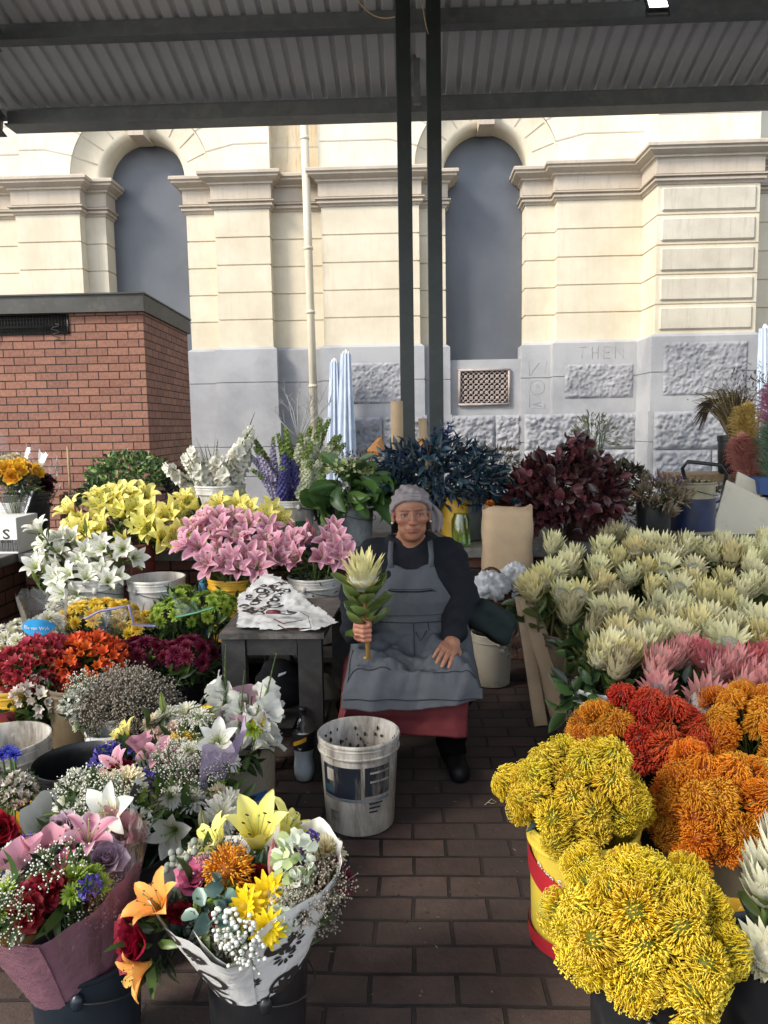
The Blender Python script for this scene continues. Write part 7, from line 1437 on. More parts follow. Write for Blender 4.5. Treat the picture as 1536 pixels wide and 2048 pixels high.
# right hand (at the left of the picture) closed round the stem; local frame: stem along z, camera at -y
rh = P(733, 1262, PY-.40); RHL = Vector(rh)-woman.location
fing = []
for i, z in enumerate((.030, .0105, -.0085, -.027)):
    k = (1., 1.06, 1.02, .88)[i]; r = (.0100, .0104, .0100, .0088)[i]
    fing.append(([(-.040*k, .008, z*1.06), (-.034*k, -.022*k, z), (-.006, -.032*k, z-.002), (.0155, -.018, z-.003), (.010, -.004, z-.003)], [r*1.15, r*1.08, r, r*.95, r*.85]))
fing.append(([(-.026, .016, .026), (-.004, .004, .043), (.014, -.014, .046), (.017, -.027, .036)], [.0145, .0130, .0115, .0095]))
palm = lambda p: smin(smin(cap(p, (-.040, .010, .028), (-.042, .012, -.030), .0150, .0140), cap(p, (-.028, .022, .020), (-.034, .026, -.026), .0170, .0165), .012), cap(p, (-.036, .026, -.010), (-.062, .075, -.030), .0235, .0260), .02)
v1, f1 = hand_surface(fing, palm, (-.10, -.06, -.075), (.05, .11, .075))
c1 = np.tile(srgb(168, 116, 92), (len(v1), 1)); kn = np.exp(-((v1[:, 1]+.03)/.012)**2)[:, None]; c1 = c1+(np.array(srgb(178, 112, 92))-c1)*kn*.5
body.add(v1, f1, c1, 0, T(RHL)@RZ(rad(-8))@RX(rad(4)))
# left hand (at the right of the picture) lying on her lap, back up, fingers down and forward
lw = Vector(P(906, 1280, PY-.285))-woman.location; lt = Vector(P(868, 1346, PY-.525))-woman.location
fx = (lt-lw).normalized(); up_ = Vector((.10, -.72, .68)); sx = fx.cross(up_).normalized(); up_ = sx.cross(fx).normalized()
LM = Matrix(((sx.x, fx.x, up_.x, lw.x), (sx.y, fx.y, up_.y, lw.y), (sx.z, fx.z, up_.z, lw.z), (0, 0, 0, 1)))
fing = []
for i, x in enumerate((-.030, -.0105, .0095, .0275)):
    ln = (.066, .076, .071, .054)[i]; r = (.0094, .0097, .0092, .0080)[i]; sp = (-.10, -.02, .06, .15)[i]; y0 = (.094, .098, .094, .086)[i]
    fing.append(([(x, y0-.035, .002), (x+sp*.01, y0, .006), (x+sp*ln*.5, y0+ln*.46, .002), (x+sp*ln*.8, y0+ln*.78, -.008), (x+sp*ln, y0+ln, -.019)], [r*1.2, r*1.12, r*1.03, r*.95, r*.80]))
fing.append(([(-.022, .022, -.008), (-.044, .052, -.010), (-.055, .082, -.012), (-.055, .108, -.016)], [.0155, .0135, .0115, .0090]))
palm = lambda p: smin(smin(cap(p, (-.022, .082, .0), (-.018, .020, .0), .0150, .0175), cap(p, (.020, .078, -.001), (.012, .018, 0), .0140, .0165), .018), cap(p, (-.002, .02, 0), (.004, -.07, .006), .0245, .0275), .02)
v2, f2 = hand_surface(fing, palm, (-.085, -.10, -.05), (.065, .20, .05))
c2 = np.tile(srgb(150, 106, 84), (len(v2), 1)); body.add(v2, f2, c2, 0, LM)
# ---- trunk, arms and legs in one surface under the clothes
sh = .150; zs = .950
elR = Vector(P(716, 1192, PY-.10))-woman.location; elL = Vector(P(920, 1188, PY-.06))-woman.location
wrR = RHL+Vector((-.058, .078, -.028)); wrL = lw+Vector((.004, .03, .015))
kneeR, kneeL = (-.165, -.335, .405), (.155, -.335, .405)
def trunk(p, g=0.):
    d = cap(p, (-.10, .06, .50), (.10, .06, .50), .165+g)
    d = smin(d, ell(p, (0, .0, .66), (.205+g, .175+g, .19+g)), .08)
    d = smin(d, ell(p, (0, .045, .83), (.185+g, .135+g, .16+g)), .07)
    d = smin(d, ell(p, (-.085, -.075, .80), (.085+g, .075+g, .085+g)), .05); d = smin(d, ell(p, (.085, -.075, .80), (.085+g, .075+g, .085+g)), .05)
    d = smin(d, cap(p, (-sh, .065, zs-.045), (sh, .065, zs-.045), .066+g), .05)
    d = smin(d, cap(p, (0, .05, zs), (0, .02, zs+.06), .075+g, .06+g), .04); return d
def arms(p, g=0.):
    a = smin(cap(p, (-sh-.015, .065, zs-.05), elR, .072+g, .058+g), cap(p, elR, wrR, .056+g, .036+g), .03); b = smin(cap(p, (sh+.015, .065, zs-.05), elL, .072+g, .060+g), cap(p, elL, wrL, .056+g, .036+g), .03); return np.minimum(a, b)
def legs(p, g=0.):
    a = smin(cap(p, (-.10, .03, .50), kneeR, .098+g, .076+g), cap(p, kneeR, (-.16, -.19, .09), .070+g, .050+g), .03); b = smin(cap(p, (.10, .03, .50), kneeL, .098+g, .076+g), cap(p, kneeL, (.17, -.15, .09), .070+g, .050+g), .03); return np.minimum(a, b)
bv, bf = snet(lambda p: smin(smin(trunk(p), arms(p), .03), legs(p), .05), (-.42, -.58, .03), (.42, .27, 1.03), .014)
body.add(bv, bf, SKIN)
bo = body.build('body', MT['skin'], woman)
# eyes
for s in (-1, 1):
    e = MB(); th = np.linspace(0, math.pi, 21); c0 = np.array((s*.0318, -.0712, .0035)); R_ = .0114; gz = np.array((0, -1., .13)); gz /= np.linalg.norm(gz)
    G = np.array([[(math.sin(t_)*math.cos(p_), math.sin(t_)*math.sin(p_), math.cos(t_)) for p_ in np.arange(24)*2*math.pi/24] for t_ in th]); G = G[:, :, [0, 2, 1]]*np.array((1, -1, 1)); ca_ = np.arccos(np.clip(G@gz, -1, 1))
    cc = np.where((ca_ < .20)[..., None], np.array((.004, .004, .004)), np.where((ca_ < .50)[..., None], np.array(srgb(58, 38, 28)), np.array(srgb(190, 182, 172))))
    e.grid(c0+R_*G, cc, 0, HM, False, True); e.build('eye', MT.setdefault('eye', colmat('eye', .08, 0, 0, 0, .6)), woman)
for s in (-1, 1):
    lid = MB()
    pts = [(s*(.0320+.0150*math.cos(a)), -.0722-.0125*math.sin(a)**.7, .0035+.0072*math.sin(a)) for a in np.linspace(.02, math.pi-.02, 14)]; lid.tube(pts, .0018, 6, SKD, 0, M=HM)
    pts = [(p[0], p[1]-.0014, p[2]-.0010) for p in pts]; lid.tube(pts, .0009, 4, (.02, .014, .012), 0, M=HM)
    pts = [(s*(.0320+.0148*math.cos(a)), -.0722-.0118*math.sin(a)**.7, .0030-.0044*math.sin(a)) for a in np.linspace(.02, math.pi-.02, 14)]; lid.tube(pts, .0009, 6, srgb(104, 68, 54), 0, M=HM)
    lid.build('eyelid', MT['skin'], woman)
# earrings
for s in (-1, 1): er = MB(); er.ball((s*.080, -.006, -.046), .0055, 8, 6, (.8, .8, .8), 0, HM); er.build('earring', MT.setdefault('pearl', mat('pearl', (.7, .66, .6), .2)), woman)
# ---- headscarf
def scarf_sdf(p):
    x, y, z = p[..., 0], p[..., 1], p[..., 2]
    shell = ell(p, (0, .022, .034), (.083, .106, .098))
    fold = .0046*np.sin((z*150+x*70+.9*np.sin(y*45+x*30)))+.0022*np.sin(z*60-x*190+y*40+1)
    shell = shell+fold*np.clip((z-.035)/.03, 0, 1)
    edge = -(z-.070)*.80-(y+.075)*.62-.006                        # keep the crown and the back, leave the face
    edge = edge+.006*np.abs(x)/.07
    d = smax(shell, edge, .006); d = smax(d, -ell(p, (0, .018, .028), (.0745, .0940, .088)), .003)
    q = p.copy(); qx = np.abs(x)
    band = [(0, -.0800, .076), (.035, -.0730, .070), (.062, -.048, .050), (.0775, -.014, .016), (.0790, .012, -.016)]
    r_ = chain(np.stack([qx, y, z], -1), [(a, b+.003, c+.006) for a, b, c in band], [.0095, .0095, .0095, .0090, .0080], .006); r2 = chain(np.stack([qx, y, z], -1), [(a*1.02, b+.017, c+.020) for a, b, c in band], [.0090]*5, .006)
    d = smin(d, np.minimum(r_, r2), .005)
    knot = ell(p, (.070, .075, -.010), (.028, .028, .034)); d = smin(d, knot, .015)
    d = smin(d, ell(p, (0, .085, -.045), (.062, .034, .045)), .02)
    return d
sv, sf = snet(scarf_sdf, (-.105, -.115, -.11), (.12, .15, .145), .004)
sc_ = MB(); GR_ = srgb(138, 130, 130); sc_.add(sv, sf, GR_, 0, HM)
rows = []
for i, f_ in enumerate(np.linspace(0, 1, 12)):
    c_ = Vector((.078+.022*f_, .060-.01*f_, .015-.130*f_)); w_ = .018+.046*math.sin(min(1, f_*1.15)*2.2)**1.0*(1-.45*f_)
    rows.append([(c_.x+w_*(k/8)*1.2-.012, c_.y+.012*math.sin(k*1.6+f_*3)+.006*k/8, c_.z+.018*(k/8)*(1-f_)+.004*math.sin(k*2)) for k in range(9)])
sc_.grid(rows, GR_, 0, HM); sco = sc_.build('headscarf', MT['cloth'], woman); md = sco.modifiers.new('t', 'SOLIDIFY'); md.thickness = .002
# ---- black hooded top
BLK = srgb(30, 32, 37)
def top_sdf(p):
    g = .014; d = smin(trunk(p, g), smin(cap(p, (-sh-.015, .065, zs-.05), elR, .074+g, .062+g), cap(p, elR, tuple(Vector(wrR)+(Vector(wrR)-elR).normalized()*-.005), .060+g, .040+g), .03), .035)
    d = smin(d, smin(cap(p, (sh+.015, .065, zs-.05), elL, .074+g, .064+g), cap(p, elL, wrL, .060+g, .040+g), .03), .035)
    d = d+.005*np.sin(p[..., 2]*62+p[..., 0]*38+2*np.sin(p[..., 1]*22))*np.clip((np.abs(p[..., 0])-.15)/.06, 0, 1)+.003*np.sin(p[..., 2]*95-p[..., 0]*60+p[..., 1]*40)*np.clip((np.abs(p[..., 0])-.12)/.06, 0, 1)
    d = smax(d, p[..., 2]-1.0, .01); d = smax(d, .50-p[..., 2], .01)
    d = smax(d, -cap(p, (0, -.01, .955), (0, -.0, 1.2), .044, .066), .008)
    for k, (zc, rr_, tk) in enumerate(((.955, .084, .024), (.972, .077, .020), (.986, .090, .017))):   # cowl of the hood
        x, y, z = p[..., 0], p[..., 1]+.0-.03, p[..., 2]; zz = zc-.036*np.clip(-y/.09, -.3, 1)+.012*np.sin(np.arctan2(y, x)*3+k*2); ring = np.sqrt((np.sqrt(x*x+(y*1.02)**2)-rr_)**2+(z-zz)**2)-tk; d = smin(d, ring, .012)
    d = smin(d, ell(p, (.03, .135, .965), (.10, .05, .06)), .03)
    return d
tv, tf = snet(top_sdf, (-.44, -.42, .49), (.44, .28, 1.05), .008)
tp_ = MB(); tp_.add(tv, tf, BLK); tp_.build('hooded_top', MT['cloth'], woman)
# ---- trousers and shoes
pv, pf = snet(lambda p: smax(smin(legs(p, .012), cap(p, (-.10, .06, .50), (.10, .06, .50), .172), .05)+.004*np.sin(p[..., 2]*60+p[..., 0]*30), .055-p[..., 2], .01), (-.34, -.62, .03), (.34, .27, .70), .011)
tr_ = MB(); tr_.add(pv, pf, srgb(14, 14, 17)); tr_.build('trousers', MT['cloth'], woman)
for s, x, y in ((-1, -.165, -.18), (1, .175, -.14)):
    v_, f_ = snet(lambda p: smax(smin(cap(p, (x, y+.03, .055), (x+s*.02, y-.15, .04), .05, .044), cap(p, (x, y+.02, .06), (x, y+.02, .12), .048), .03), .004-p[..., 2], .004), (x-.10, y-.24, -.005), (x+.12, y+.12, .17), .008)
    b = MB(); b.add(v_, f_, srgb(18, 18, 19)); b.build('shoe', MT['paint'], woman)
# ---- apron and the red garment under it: draped sheets
prof_c = [(-.118, .905), (-.150, .865), (-.178, .81), (-.196, .75), (-.200, .69), (-.205, .63), (-.235, .590), (-.28, .567), (-.33, .551), (-.38, .536), (-.428, .516), (-.460, .478), (-.469, .444), (-.474, .405)]
Lc = np.concatenate([[0], np.cumsum(np.linalg.norm(np.diff(np.array(prof_c), axis=0), axis=1))])
def apron_pt(u, v, extra=0., w_=None, hem=0.):
    """u -1..1 across, v 0..1 from the bib to the hem"""
    s = v*(Lc[-1]+hem); y = np.interp(s, Lc, [a for a, _ in prof_c]); z = np.interp(s, Lc, [b for _, b in prof_c])
    if s > Lc[-1]: z -= s-Lc[-1]; y += .02*(s-Lc[-1])/.1
    wid = float(np.interp(v, [0, .10, .22, .36, .45, .60, .80, 1.], [.098, .118, .165, .225, .255, .272, .280, .280])) if w_ is None else w_
    x = u*wid; lap = float(np.clip((v-.40)/.12, 0, 1)); hang = float(np.clip((v-.80)/.12, 0, 1))
    th = .030*(math.exp(-((abs(x)-.155)/.085)**2))*lap*(1-hang)-.012*math.exp(-(x/.055)**2)*lap
    side = max(0, abs(x)-.222); z2 = z+th-side*side*22*lap*(1-hang)-.55*side*lap*(1-hang*.7)
    y2 = y+(1-lap)*(1.15*x*x+.6*max(0, abs(x)-.12)**2*2)+hang*(.35*max(0, abs(x)-.17)**1.3-.016*math.exp(-((abs(x)-.155)/.08)**2)+.02*math.exp(-(x/.06)**2))
    bust = (1-lap)*math.exp(-((abs(x)-.085)/.07)**2)*math.exp(-((z-.80)/.07)**2)*.018
    fo = .0035*math.sin(x*55+v*22+2*math.sin(v*9))+.0045*math.sin(x*28-v*38+1.3)*lap+.008*math.sin(x*34+1.2*math.sin(v*14))*hang+.004*math.sin(v*70+x*20)*math.exp(-((v-.42)/.06)**2)
    wr = noise.fractal(Vector((x*9, s*7, 1.7)), .7, 2.1, 4)*.010+abs(noise.noise(Vector((x*14+s*9, s*5-x*6, 4))))*.012*(.4+lap); fo += wr
    y2 += -bust-fo*(.6 if v < .4 else .4)-extra*(1-lap*.6); z2 += (fo*lap*(1-hang)*1.6+extra*lap*1.2)
    if v < .04: z2 += -.030*math.exp(-(x/.05)**2)*(1-v/.04)
    return (x, y2-extra*hang, z2)
def sheet_mb(col, nu, nv, **k):
    b = MB(); G = [[apron_pt(u, v, **k) for u in np.linspace(-1, 1, nu)] for v in np.linspace(k.pop('v0', 0), 1, nv)] if False else None; return b
AP = srgb(82, 85, 89); G = np.array([[apron_pt(u, v) for u in np.linspace(-1, 1, 91)] for v in np.linspace(0, 1, 120)])
hm = np.clip((np.linspace(0, 1, 120)[:, None]-.84)/.16, 0, 1); uu = np.linspace(-1, 1, 91)[None, :]; G[:, :, 2] += hm*(.020*uu+.022*uu*uu-.016)
b = MB(); b.grid(G, AP); ap = b.build('apron', MT['cloth'], woman); md = ap.modifiers.new('t', 'SOLIDIFY'); md.thickness = .0035; md.offset = 1
def seam(pts, r_=.0016, col=srgb(44, 48, 54), lift=.004):
    s = MB(); s.tube([tuple(Vector(apron_pt(u, v))+Vector((0, -lift, lift*.6))) for u, v in pts], r_, 5, col); return s
b = MB()
for pts in ([(u, .385) for u in np.linspace(-.85, .85, 20)], [(.04, v) for v in np.linspace(.39, .60, 10)], [(-.92, v) for v in np.linspace(.56, .82, 10)]+[(u, .82) for u in np.linspace(-.9, -.30, 10)], [(u, .835) for u in np.linspace(.30, .9, 10)], [(u, .965) for u in np.linspace(-.98, .98, 30)], [(-.66, v) for v in np.linspace(.2, .38, 8)], [(.30, v) for v in np.linspace(.385, .44, 4)], [(.07, .44), (.14, .50), (.26, .44)]): b.merge(seam(pts))
b.merge(seam([(u, .178+.012*(1-u*u/.42)) for u in np.linspace(-.65, .65, 16)], .0026, srgb(22, 24, 28))); b.merge(seam([(u, .168+.008*(1-u*u/.42)) for u in np.linspace(-.65, .65, 16)], .0014, srgb(60, 64, 70))); b.merge(seam([(u, .34) for u in np.linspace(-.65, .65, 12)], .0012, srgb(60, 64, 70)))
b.build('apron_seams', MT['cloth'], woman)
b = MB(); b.merge(seam([(.62, .17), (.66, .19)], .004, (.5, .5, .5), .007)); b.build('zip_pull', MT['metal_dark'], woman)
for s in (-1, 1):
    b = MB(); x0 = s*.086; pts = [(x0, -.128, .893), (x0+s*.004, -.108, .935), (x0+s*.0, -.05, .985), (x0-s*.004, .02, .995)]
    rows = [[(p[0]-.011, p[1], p[2]), (p[0]+.011, p[1], p[2])] for p in pts]; b.grid(rows, AP); so = b.build('apron_strap', MT['cloth'], woman); md = so.modifiers.new('t', 'SOLIDIFY'); md.thickness = .004
RD = srgb(116, 56, 58)
G = np.array([[apron_pt(u, v, -.050, None, .085) for u in np.linspace(-1.18, .80, 50)] for v in np.linspace(.46, 1, 50)])
G[:, :, 2] += np.clip((np.arange(50)[:, None]-38)/11, 0, 1)*(-.022*np.linspace(0, 1, 50)[None, :]+.0)
b = MB(); b.grid(G, RD); rd = b.build('red_tunic', MT['cloth'], woman); md = rd.modifiers.new('t', 'SOLIDIFY'); md.thickness = .003; md.offset = 1
# ---- the king protea in her hand
hp = Vector(rh); hd = P(727, 1172, PY-.42); d = Vector((-.06, -.12, 1)); base = P(737, 1318, PY-.41)
top_ = P(728, 1178, PY-.42)
b = MB(); b.tube([(0, 0, 0), tuple(hp-base), tuple((top_-base)*.75), tuple(top_-base)], [.0095, .0088, .008, .008], 8, srgb(150, 112, 60)); b.ball((-.012, -.004, .006), (.008, .006, .006), 7, 5, srgb(170, 140, 50))
hs = b.build('king_protea', MT['stem'], None, True, T(base)); tag(hs, 'cream king protea with green leaves held up in the woman\'s hand', 'flower')
Mh = T(top_-base)@aim((-.05, -.22, 1), .4)
obj('bracts', protea_bracts_mb(random.Random(4), srgb(214, 210, 176), srgb(232, 228, 176), srgb(240, 230, 150), .150, .62, 64).mesh('bracts', MT['petal']), hs, Mh); obj('flower_cone', protea_cone_mb(random.Random(4), srgb(222, 218, 200), srgb(206, 204, 186), .145, .9).mesh('flower_cone', MT['wool']), hs, Mh)
lf = MB(); rr5 = random.Random(9)
for i in range(20):
    a = i*2.39996+.5; z = -.002-.155*(i/17.)**1.1; leaf(lf, jit(srgb(70, 98, 50), rr5, .15), .150*rr5.uniform(.75, 1.05), .078*rr5.uniform(.85, 1.15), rad(70+rr5.uniform(-15, 12)), rad(40+rr5.uniform(-25, 25)), T(0, 0, z)@RZ(a), cup=.18, nu=5, nv=7, rib=srgb(120, 130, 70), edge=srgb(120, 130, 70), wp=[(0, .14), (.12, .25), (.55, 1), (.82, .88), (.95, .45), (1, .08)])
leaf(lf, srgb(70, 100, 44), .10, .066, rad(100), rad(80), T(0, 0, -.175)@RZ(rad(200)), cup=.1, nu=5, nv=7, wp=[(0, .1), (.2, .5), (.55, 1), (.85, .8), (1, .1)])
obj('leaves', lf.mesh('leaves', MT['leaf']), hs, Mh)
# ---- chair, jacket
ch = thing('chair', 'old dark chair with olive padded back under the woman', 'chair', (PX, PY+.05, 0))
b = MB(); b.box((-.24, -.22, .395), (.24, .22, .43), bev=.01); b.build('seat', mat('olive_vinyl', (.07, .06, .035), .6, .2), ch, False)
v_, f_ = snet(lambda p: smax(ell(p, (.03, .30, .76), (.26, .035, .24)), -10-p[..., 2], .01), (-.26, .24, .48), (.32, .36, 1.02), .014); b = MB(); b.add(v_, f_); b.build('backrest', mat('olive_vinyl_back', (.12, .105, .06), .6, .2), ch)
for x in (-.21, .21):
    for y in (-.19, .2): b = MB(); b.tube([(x, y, .01), (x, y, .4)], .014, 8); b.build('leg', MT['metal_dark'], ch)
for x in (-.2, .24): b = MB(); b.tube([(x, .22, .4), (x, .29, .62)], .014, 8); b.build('back_post', MT['metal_dark'], ch)
q = Vector(P(972, 1240, PY+.12))
v_, f_ = snet(lambda p: smin(smin(ell(p, (0, 0, 0), (.13, .10, .055)), ell(p, (.06, -.02, -.05), (.07, .08, .05)), .03), ell(p, (-.05, -.04, .05), (.09, .06, .05)), .03)+.010*np.sin(p[..., 0]*40+p[..., 2]*50)+.006*np.sin(p[..., 1]*70+p[..., 0]*30), (-.2, -.2, -.17), (.2, .18, .17), .010)
b = MB(); b.add(v_, f_, srgb(46, 54, 52)); jk = b.build('jacket', MT['cloth'], None, True, T(q)); tag(jk, 'dark green grey jacket bundled beside the seated woman', 'jacket')
# ================================================================== table, centre bucket, bottle, small things
tz = P(540, 1268, 3.12).z; xl, xr = P(437, 1268, 3.12).x, P(648, 1268, 3.12).x
yb = PZ(650, 1196, tz).y; xbl, xbr = PZ(500, 1196, tz).x, PZ(688, 1196, tz).x
tb = thing('small_table', 'small dark worn wooden table beside the woman', 'table', ((xl+xr)/2, 3.3, 0))
W_ = Matrix.Translation(-Vector(tb.location))
m, t, b_, o_ = nodes('worn_black_tabletop'); col = ramp(t, noi(t, 7, 9, .75), [(.42, (.03, .028, .026)), (.56, (.11, .10, .09)), (.68, (.18, .165, .15))]); L(t, col, b_.inputs['Base Color']); b_.inputs['Roughness'].default_value = .5; bump(t, b_, noi(t, 30, 6), .2, .01)
b = MB(); b.add([(xl, 3.12, tz), (xr, 3.12, tz), (xbr, yb, tz), (xbl, yb, tz), (xl, 3.12, tz-.022), (xr, 3.12, tz-.022), (xbr, yb, tz-.022), (xbl, yb, tz-.022)], [(0, 1, 2, 3), (7, 6, 5, 4), (0, 4, 5, 1), (1, 5, 6, 2), (2, 6, 7, 3), (3, 7, 4, 0)]); b.build('tabletop', m, tb, False, W_)
for x, y in ((xl+.005, 3.14), (xr-.115, 3.14), (xl+.10, yb-.10), (xr-.03, yb-.10)): b = MB(); b.box((x, y, 0), (x+.10, y+.06, tz-.024)); b.build('leg', MT['wood_dark'], tb, False, W_)
b = MB(); b.box((xl+.11, 3.15, tz-.10), (xr-.12, 3.17, tz-.024)); b.build('apron_board', MT['wood_dark'], tb, False, W_)
b = MB(); b.box((xl+.03, 3.2, .20), (xr-.02, yb-.06, .22)); b.build('shelf', MT['wood_dark'], tb, False, W_)
# paper sheet on the table
corner = [(475, 1258), (640, 1262), (676, 1247), (640, 1222), (560, 1172), (530, 1168), (476, 1202)]
pts = [PZ(x, y, tz+.006) for x, y in corner]; o0 = pts[0].copy(); poly = [(p-o0) for p in pts]
u0, u1 = min(p.x for p in poly), max(p.x for p in poly); w0, w1 = min(p.y for p in poly), max(p.y for p in poly)
def inside(x, y):
    c = False; j = len(poly)-1
    for i in range(len(poly)):
        if (poly[i].y > y) != (poly[j].y > y) and x < (poly[j].x-poly[i].x)*(y-poly[i].y)/(poly[j].y-poly[i].y)+poly[i].x: c = not c
        j = i
    return c
nx, ny = 60, 50; V = []; idx = {}; fs = []
def ph(x, y): e = max(0, (y-(w0+(w1-w0)*.45))); return .008+.012*noise.noise(Vector((x*14, y*14, 2)))+.006*noise.noise(Vector((x*40, y*40, 5)))+e*.10
for i in range(ny+1):
    for j in range(nx+1): x = u0+(u1-u0)*j/nx; y = w0+(w1-w0)*i/ny; V.append((x, y, max(.001, ph(x, y))))
for i in range(ny):
    for j in range(nx):
        if inside(u0+(u1-u0)*(j+.5)/nx, w0+(w1-w0)*(i+.5)/ny): k = i*(nx+1)+j; fs.append((k, k+1, k+nx+2, k+nx+1))
b = MB(); b.add(V, fs)
G = np.array([[(u0+(u1-u0)*f, w0+(w1-w0)*g, max(.001, ph(u0+(u1-u0)*f, w0+(w1-w0)*g))) for f in np.linspace(.02, .48, 24)] for g in np.linspace(.08, .92, 16)])
sb = MB(); scrolls(sb, random.Random(12), G, 26, 1, .003, 1.6)
keep = [q for q in sb.Fc]; vv = np.concatenate(sb.V); vv[:, 2] = [max(.001, ph(x, y))+.0016 for x, y in vv[:, :2]]
fk = [q for q in sb.Fc if all(inside(vv[i][0], vv[i][1]) for i in q)]; b.add(vv, fk, (.03, .03, .03), 1)
pp = b.build('wrapping_paper', [MT['gift_paper'], MT['ink']], None, True, T(o0)); tag(pp, 'crumpled white scroll printed paper lying on the small dark table', 'paper')
def on_tab(px, py, dz=.02): return PZ(px, py, tz+dz)
a, c = on_tab(533, 1225, .045), on_tab(590, 1226, .045); sec = thing('secateurs', 'red handled secateurs lying on the white paper', 'secateurs', a)
d = c-a
b = MB(); b.tube([(0, 0, 0), tuple(d*.25+Vector((0, -.006, .004))), tuple(d*.5)], [.007, .0085, .007], 8); b.tube([(0, .022, 0), tuple(d*.3+Vector((0, .028, 0))), tuple(d*.55+Vector((0, .006, 0)))], [.006, .007, .006], 8); b.build('red_handle', mat('dark_red_grip', (.12, .012, .018), .4), sec)
b = MB(); b.tube([tuple(d*.5), tuple(d*.72), tuple(d*1.05+Vector((0, .008, 0)))], [.008, .011, .003], 8); b.tube([tuple(d*.55), tuple(d*.8+Vector((0, -.012, 0))), tuple(d*1.02+Vector((0, -.005, 0)))], [.006, .007, .003], 8); b.ball(tuple(d*.72+Vector((0, 0, .006))), .009, 8, 5); b.build('blade', mat('steel', (.25, .25, .26), .3, metal=.8), sec)
g0 = on_tab(605, 1242, .03); gl_ = thing('eyeglasses', 'thin framed reading glasses folded open on the white paper', 'glasses', g0)
b = MB(); pts = [on_tab(x, y, .03)-g0 for x, y in ((575, 1262), (622, 1256), (616, 1232), (600, 1224))]; b.tube([tuple(p) for p in pts], .0016, 5); b.build('frame', MT['metal_dark'], gl_)
for q_ in (((548, 1238), (566, 1247), (606, 1240)), ((556, 1250), (572, 1259), (620, 1256))):
    b = MB(); b.tube([tuple(on_tab(x, y, .028)-g0) for x, y in q_], [.003, .0022, .0014], 5, srgb(80, 30, 30)); b.build('temple', MT['paint'], gl_)
q = P(560, 1330, 3.4); v_, f_ = snet(lambda p: smax(ell(p, (0, 0, 0), (.115, .06, .13))+.006*np.sin(p[..., 2]*60+p[..., 0]*30), -p[..., 2]-.10, .01), (-.15, -.1, -.12), (.15, .1, .16), .010)
b = MB(); b.add(v_, f_, (.012, .012, .014)); bag = b.build('handbag', MT['cloth'], None, True, T(q.x, q.y, .325)); tag(bag, 'black bag on the shelf under the small dark table', 'bag')
b = MB(); b.tube([(-.07, 0, .10), (-.05, 0, .18), (.03, 0, .19), (.07, 0, .10)], .007, 6); b.build('strap', MT['black_plastic'], bag)
b = MB(); b.add([(.0, -.066, .06), (.035, -.064, .075), (.04, -.064, .085), (.005, -.066, .075)], [(0, 1, 2, 3)]); b.build('white_mark', MT['clean_white'], bag, False)
# ---- centre bucket
a = P(717, 1462, 2.78); Hc = a.z
cb = bucket('bucket', 'grimy white bucket with worn dark printed panels standing alone in front of the woman', (a.x, 2.78, 0), .150, Hc, MT['dirty_white'], .86, seg=56, handle=False)
ink1 = mat('worn_navy_print', (.018, .024, .038), .45, .3, 5, (.30, .27, .22), .30, 11, streak=True); rr_ = lambda z: .130+(.150-.130)*z/Hc
bump_ = [(-2.62, -1.46, .17, .30), (-1.36, -.62, .18, .30)]
for a0_, a1_, z0_, z1_ in bump_: wrap_label(cb, .132, .1465, Hc, a0_, a1_, z0_*Hc/.39, z1_*Hc/.39, ink1, 'printed_panel', .0012, n=24)
st_ = mat('grey_blue_print', (.16, .19, .22), .5, .2, 5, (.4, .36, .3), .35, 9); wrap_label(cb, .132, .1465, Hc, -2.62, -.62, .157*Hc/.39, .168*Hc/.39, st_, 'printed_stripe', .0012, n=30)
for z_ in (.272, .235): wrap_label(cb, .132, .1465, Hc, -1.22, -.65, z_*Hc/.39, (z_+.008)*Hc/.39, MT['dirty_white'], 'pale_line', .002)
wrap_label(cb, .132, .1465, Hc, -2.45, -2.2, .235*Hc/.39, .285*Hc/.39, MT['dirty_white'], 'pale_patch', .002); wrap_label(cb, .132, .1465, Hc, -2.55, -2.25, .185*Hc/.39, .215*Hc/.39, mat('teal_print', (.03, .08, .11), .5), 'teal_patch', .002)
wrap_label(cb, .132, .1465, Hc, -2.4, -2.1, .06*Hc/.39, .11*Hc/.39, mat('brown_smear', (.13, .11, .085), .7, .2, 6, (.4, .36, .3), .5, 12), 'smear', .0012)
for k, (z_, s_) in enumerate(((.145, .012), (.127, .010), (.110, .009))): wrap_text(cb, ('KEEP DRY', 'PASTE 20 L', 'BATCH 04')[k] if False else ('▬▬▬', '▬▬▬▬', '▬▬')[k], s_, .1405, -1.05, z_, ink1, .0015, 0, 'print_line') if False else wrap_label(cb, .132, .1465, Hc, -1.25, -.85-.08*k, z_*Hc/.39, (z_+.007)*Hc/.39, ink1, 'print_line', .0012)
b = MB()
for k in range(120):
    an = r4.uniform(.1, 3.0); z_ = Hc*r4.uniform(.42, .93)*(1 if r4.random() < .5 else .8); R_ = (.122+.018*z_/Hc)*.985; s_ = r4.uniform(.002, .008); b.ball((R_*math.cos(an), R_*math.sin(an), z_), (s_*.8, s_*.35, s_*r4.uniform(.8, 2.2)), 5, 4)
b.build('mud_splash', mat('dried_mud', (.03, .024, .018), .9), cb)
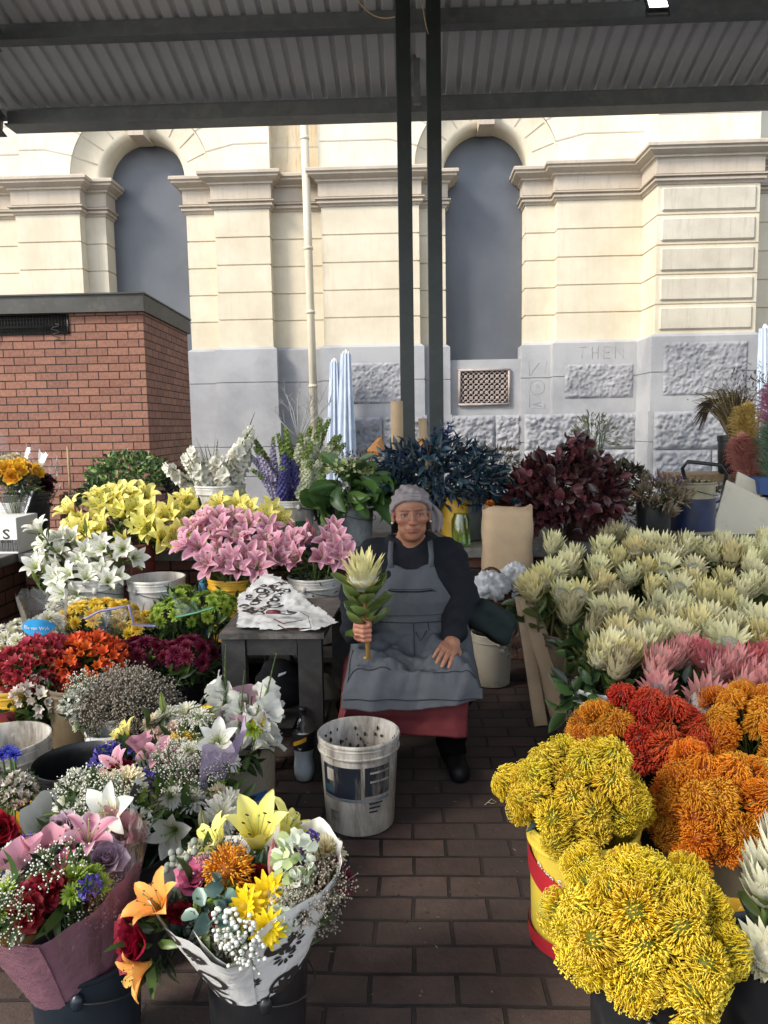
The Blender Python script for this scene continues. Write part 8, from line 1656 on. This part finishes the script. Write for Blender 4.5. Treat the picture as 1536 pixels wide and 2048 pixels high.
# ---- water bottle
q = PZ(609, 1560, .0); bt = thing('water_bottle', 'clear plastic bottle with dark and yellow label beside the white bucket', 'bottle', (q.x, q.y, 0)); hb = P(609, 1424, q.y).z; s_ = hb/.30
prf = [(0, .012), (.018, .010), (.030, .002), (.040, .012), (.046, .04), (.0455, .07), (.041, .105), (.0445, .135), (.046, .15), (.046, .215), (.043, .235), (.024, .275), (.0135, .288), (.0135, .300)]
m, t, b_, o_ = nodes('clear_pet'); b_.inputs['Transmission Weight'].default_value = .0; gl = N(t, 'ShaderNodeBsdfGlossy', i={'Roughness': .08}); tr = N(t, 'ShaderNodeBsdfTransparent'); tr.inputs[0].default_value = (.93, .95, .96, 1); fr = N(t, 'ShaderNodeLayerWeight', i={0: .3}); mx = N(t, 'ShaderNodeMixShader'); L(t, fr.outputs['Fresnel'], mx.inputs[0]); L(t, tr.outputs[0], mx.inputs[1]); L(t, gl.outputs[0], mx.inputs[2]); L(t, mx.outputs[0], o_.inputs[0])
b = MB(); b.lathe([(r_*s_, z_*s_) for r_, z_ in prf], 28); b.build('bottle_body', m, bt)
b = MB(); b.lathe([(0, .013*s_)]+[(r_*s_*.95, z_*s_+.001) for r_, z_ in prf[1:9]]+[(.043*s_, .20*s_), (0, .20*s_)], 28); b.build('water', clearmat('cloudy_water', (.70, .75, .78), .06, .2), bt)
b = MB(); b.lathe([(.0462*s_, .145*s_), (.0466*s_, .147*s_), (.0466*s_, .217*s_), (.0462*s_, .219*s_)], 28); b.build('dark_label', mat('black_label', (.012, .012, .016), .35), bt)
G = [[(.0472*s_*math.cos(a), .0472*s_*math.sin(a), (.180+.028*(a+2.2)/1.3+dz)*s_) for a in np.linspace(-2.5, -1.15, 12)] for dz in (-.012, .006)]; b = MB(); b.grid(G); b.build('yellow_flash', mat('yellow_print', (.65, .36, .02), .4), bt)
wrap_text(bt, 'W', .012*s_, .0475*s_, -1.75, .152*s_, MT['clean_white'], .001)
b = MB(); b.lathe([(0, .300), (.0155, .300), (.0155, .318), (.014, .320), (0, .320)], 16, M=S(s_)); b.build('cap', MT['black_plastic'], bt)
# ---- litter on the paving
b = MB()
for k in range(150):
    x, y = r4.uniform(-.45, .9), r4.uniform(1.7, 3.2); leaf(b, jit(r4.choice([srgb(120, 110, 80), srgb(90, 100, 60), srgb(150, 140, 110), srgb(80, 60, 44)]), r4), r4.uniform(.006, .022), r4.uniform(.003, .009), rad(80), rad(100), T(x, y, .004)@RZ(r4.uniform(0, 6.3)), nv=2)
b.tube([(.28, 2.92, .006), (.30, 2.90, .012), (.32, 2.92, .006), (.30, 2.94, .01), (.27, 2.90, .006)], .0015, 4, srgb(190, 180, 150))
lt_ = b.build('litter', MT['stem']); struct(lt_, 'stuff')
q = P(640, 1330, 3.45); v_, f_ = snet(lambda p: ell(p, (0, 0, 0), (.05, .07, .15))+.010*np.sin(p[..., 2]*45+p[..., 0]*50), (-.1, -.12, -.2), (.1, .12, .2), .01); b = MB(); b.add(v_, f_, srgb(110, 100, 84)); o = b.build('paper_bundle', MT['paint'], None, False, T(q.x+.02, q.y+.1, .18)); tag(o, 'crumpled dull paper bundle between table and chair', 'paper')
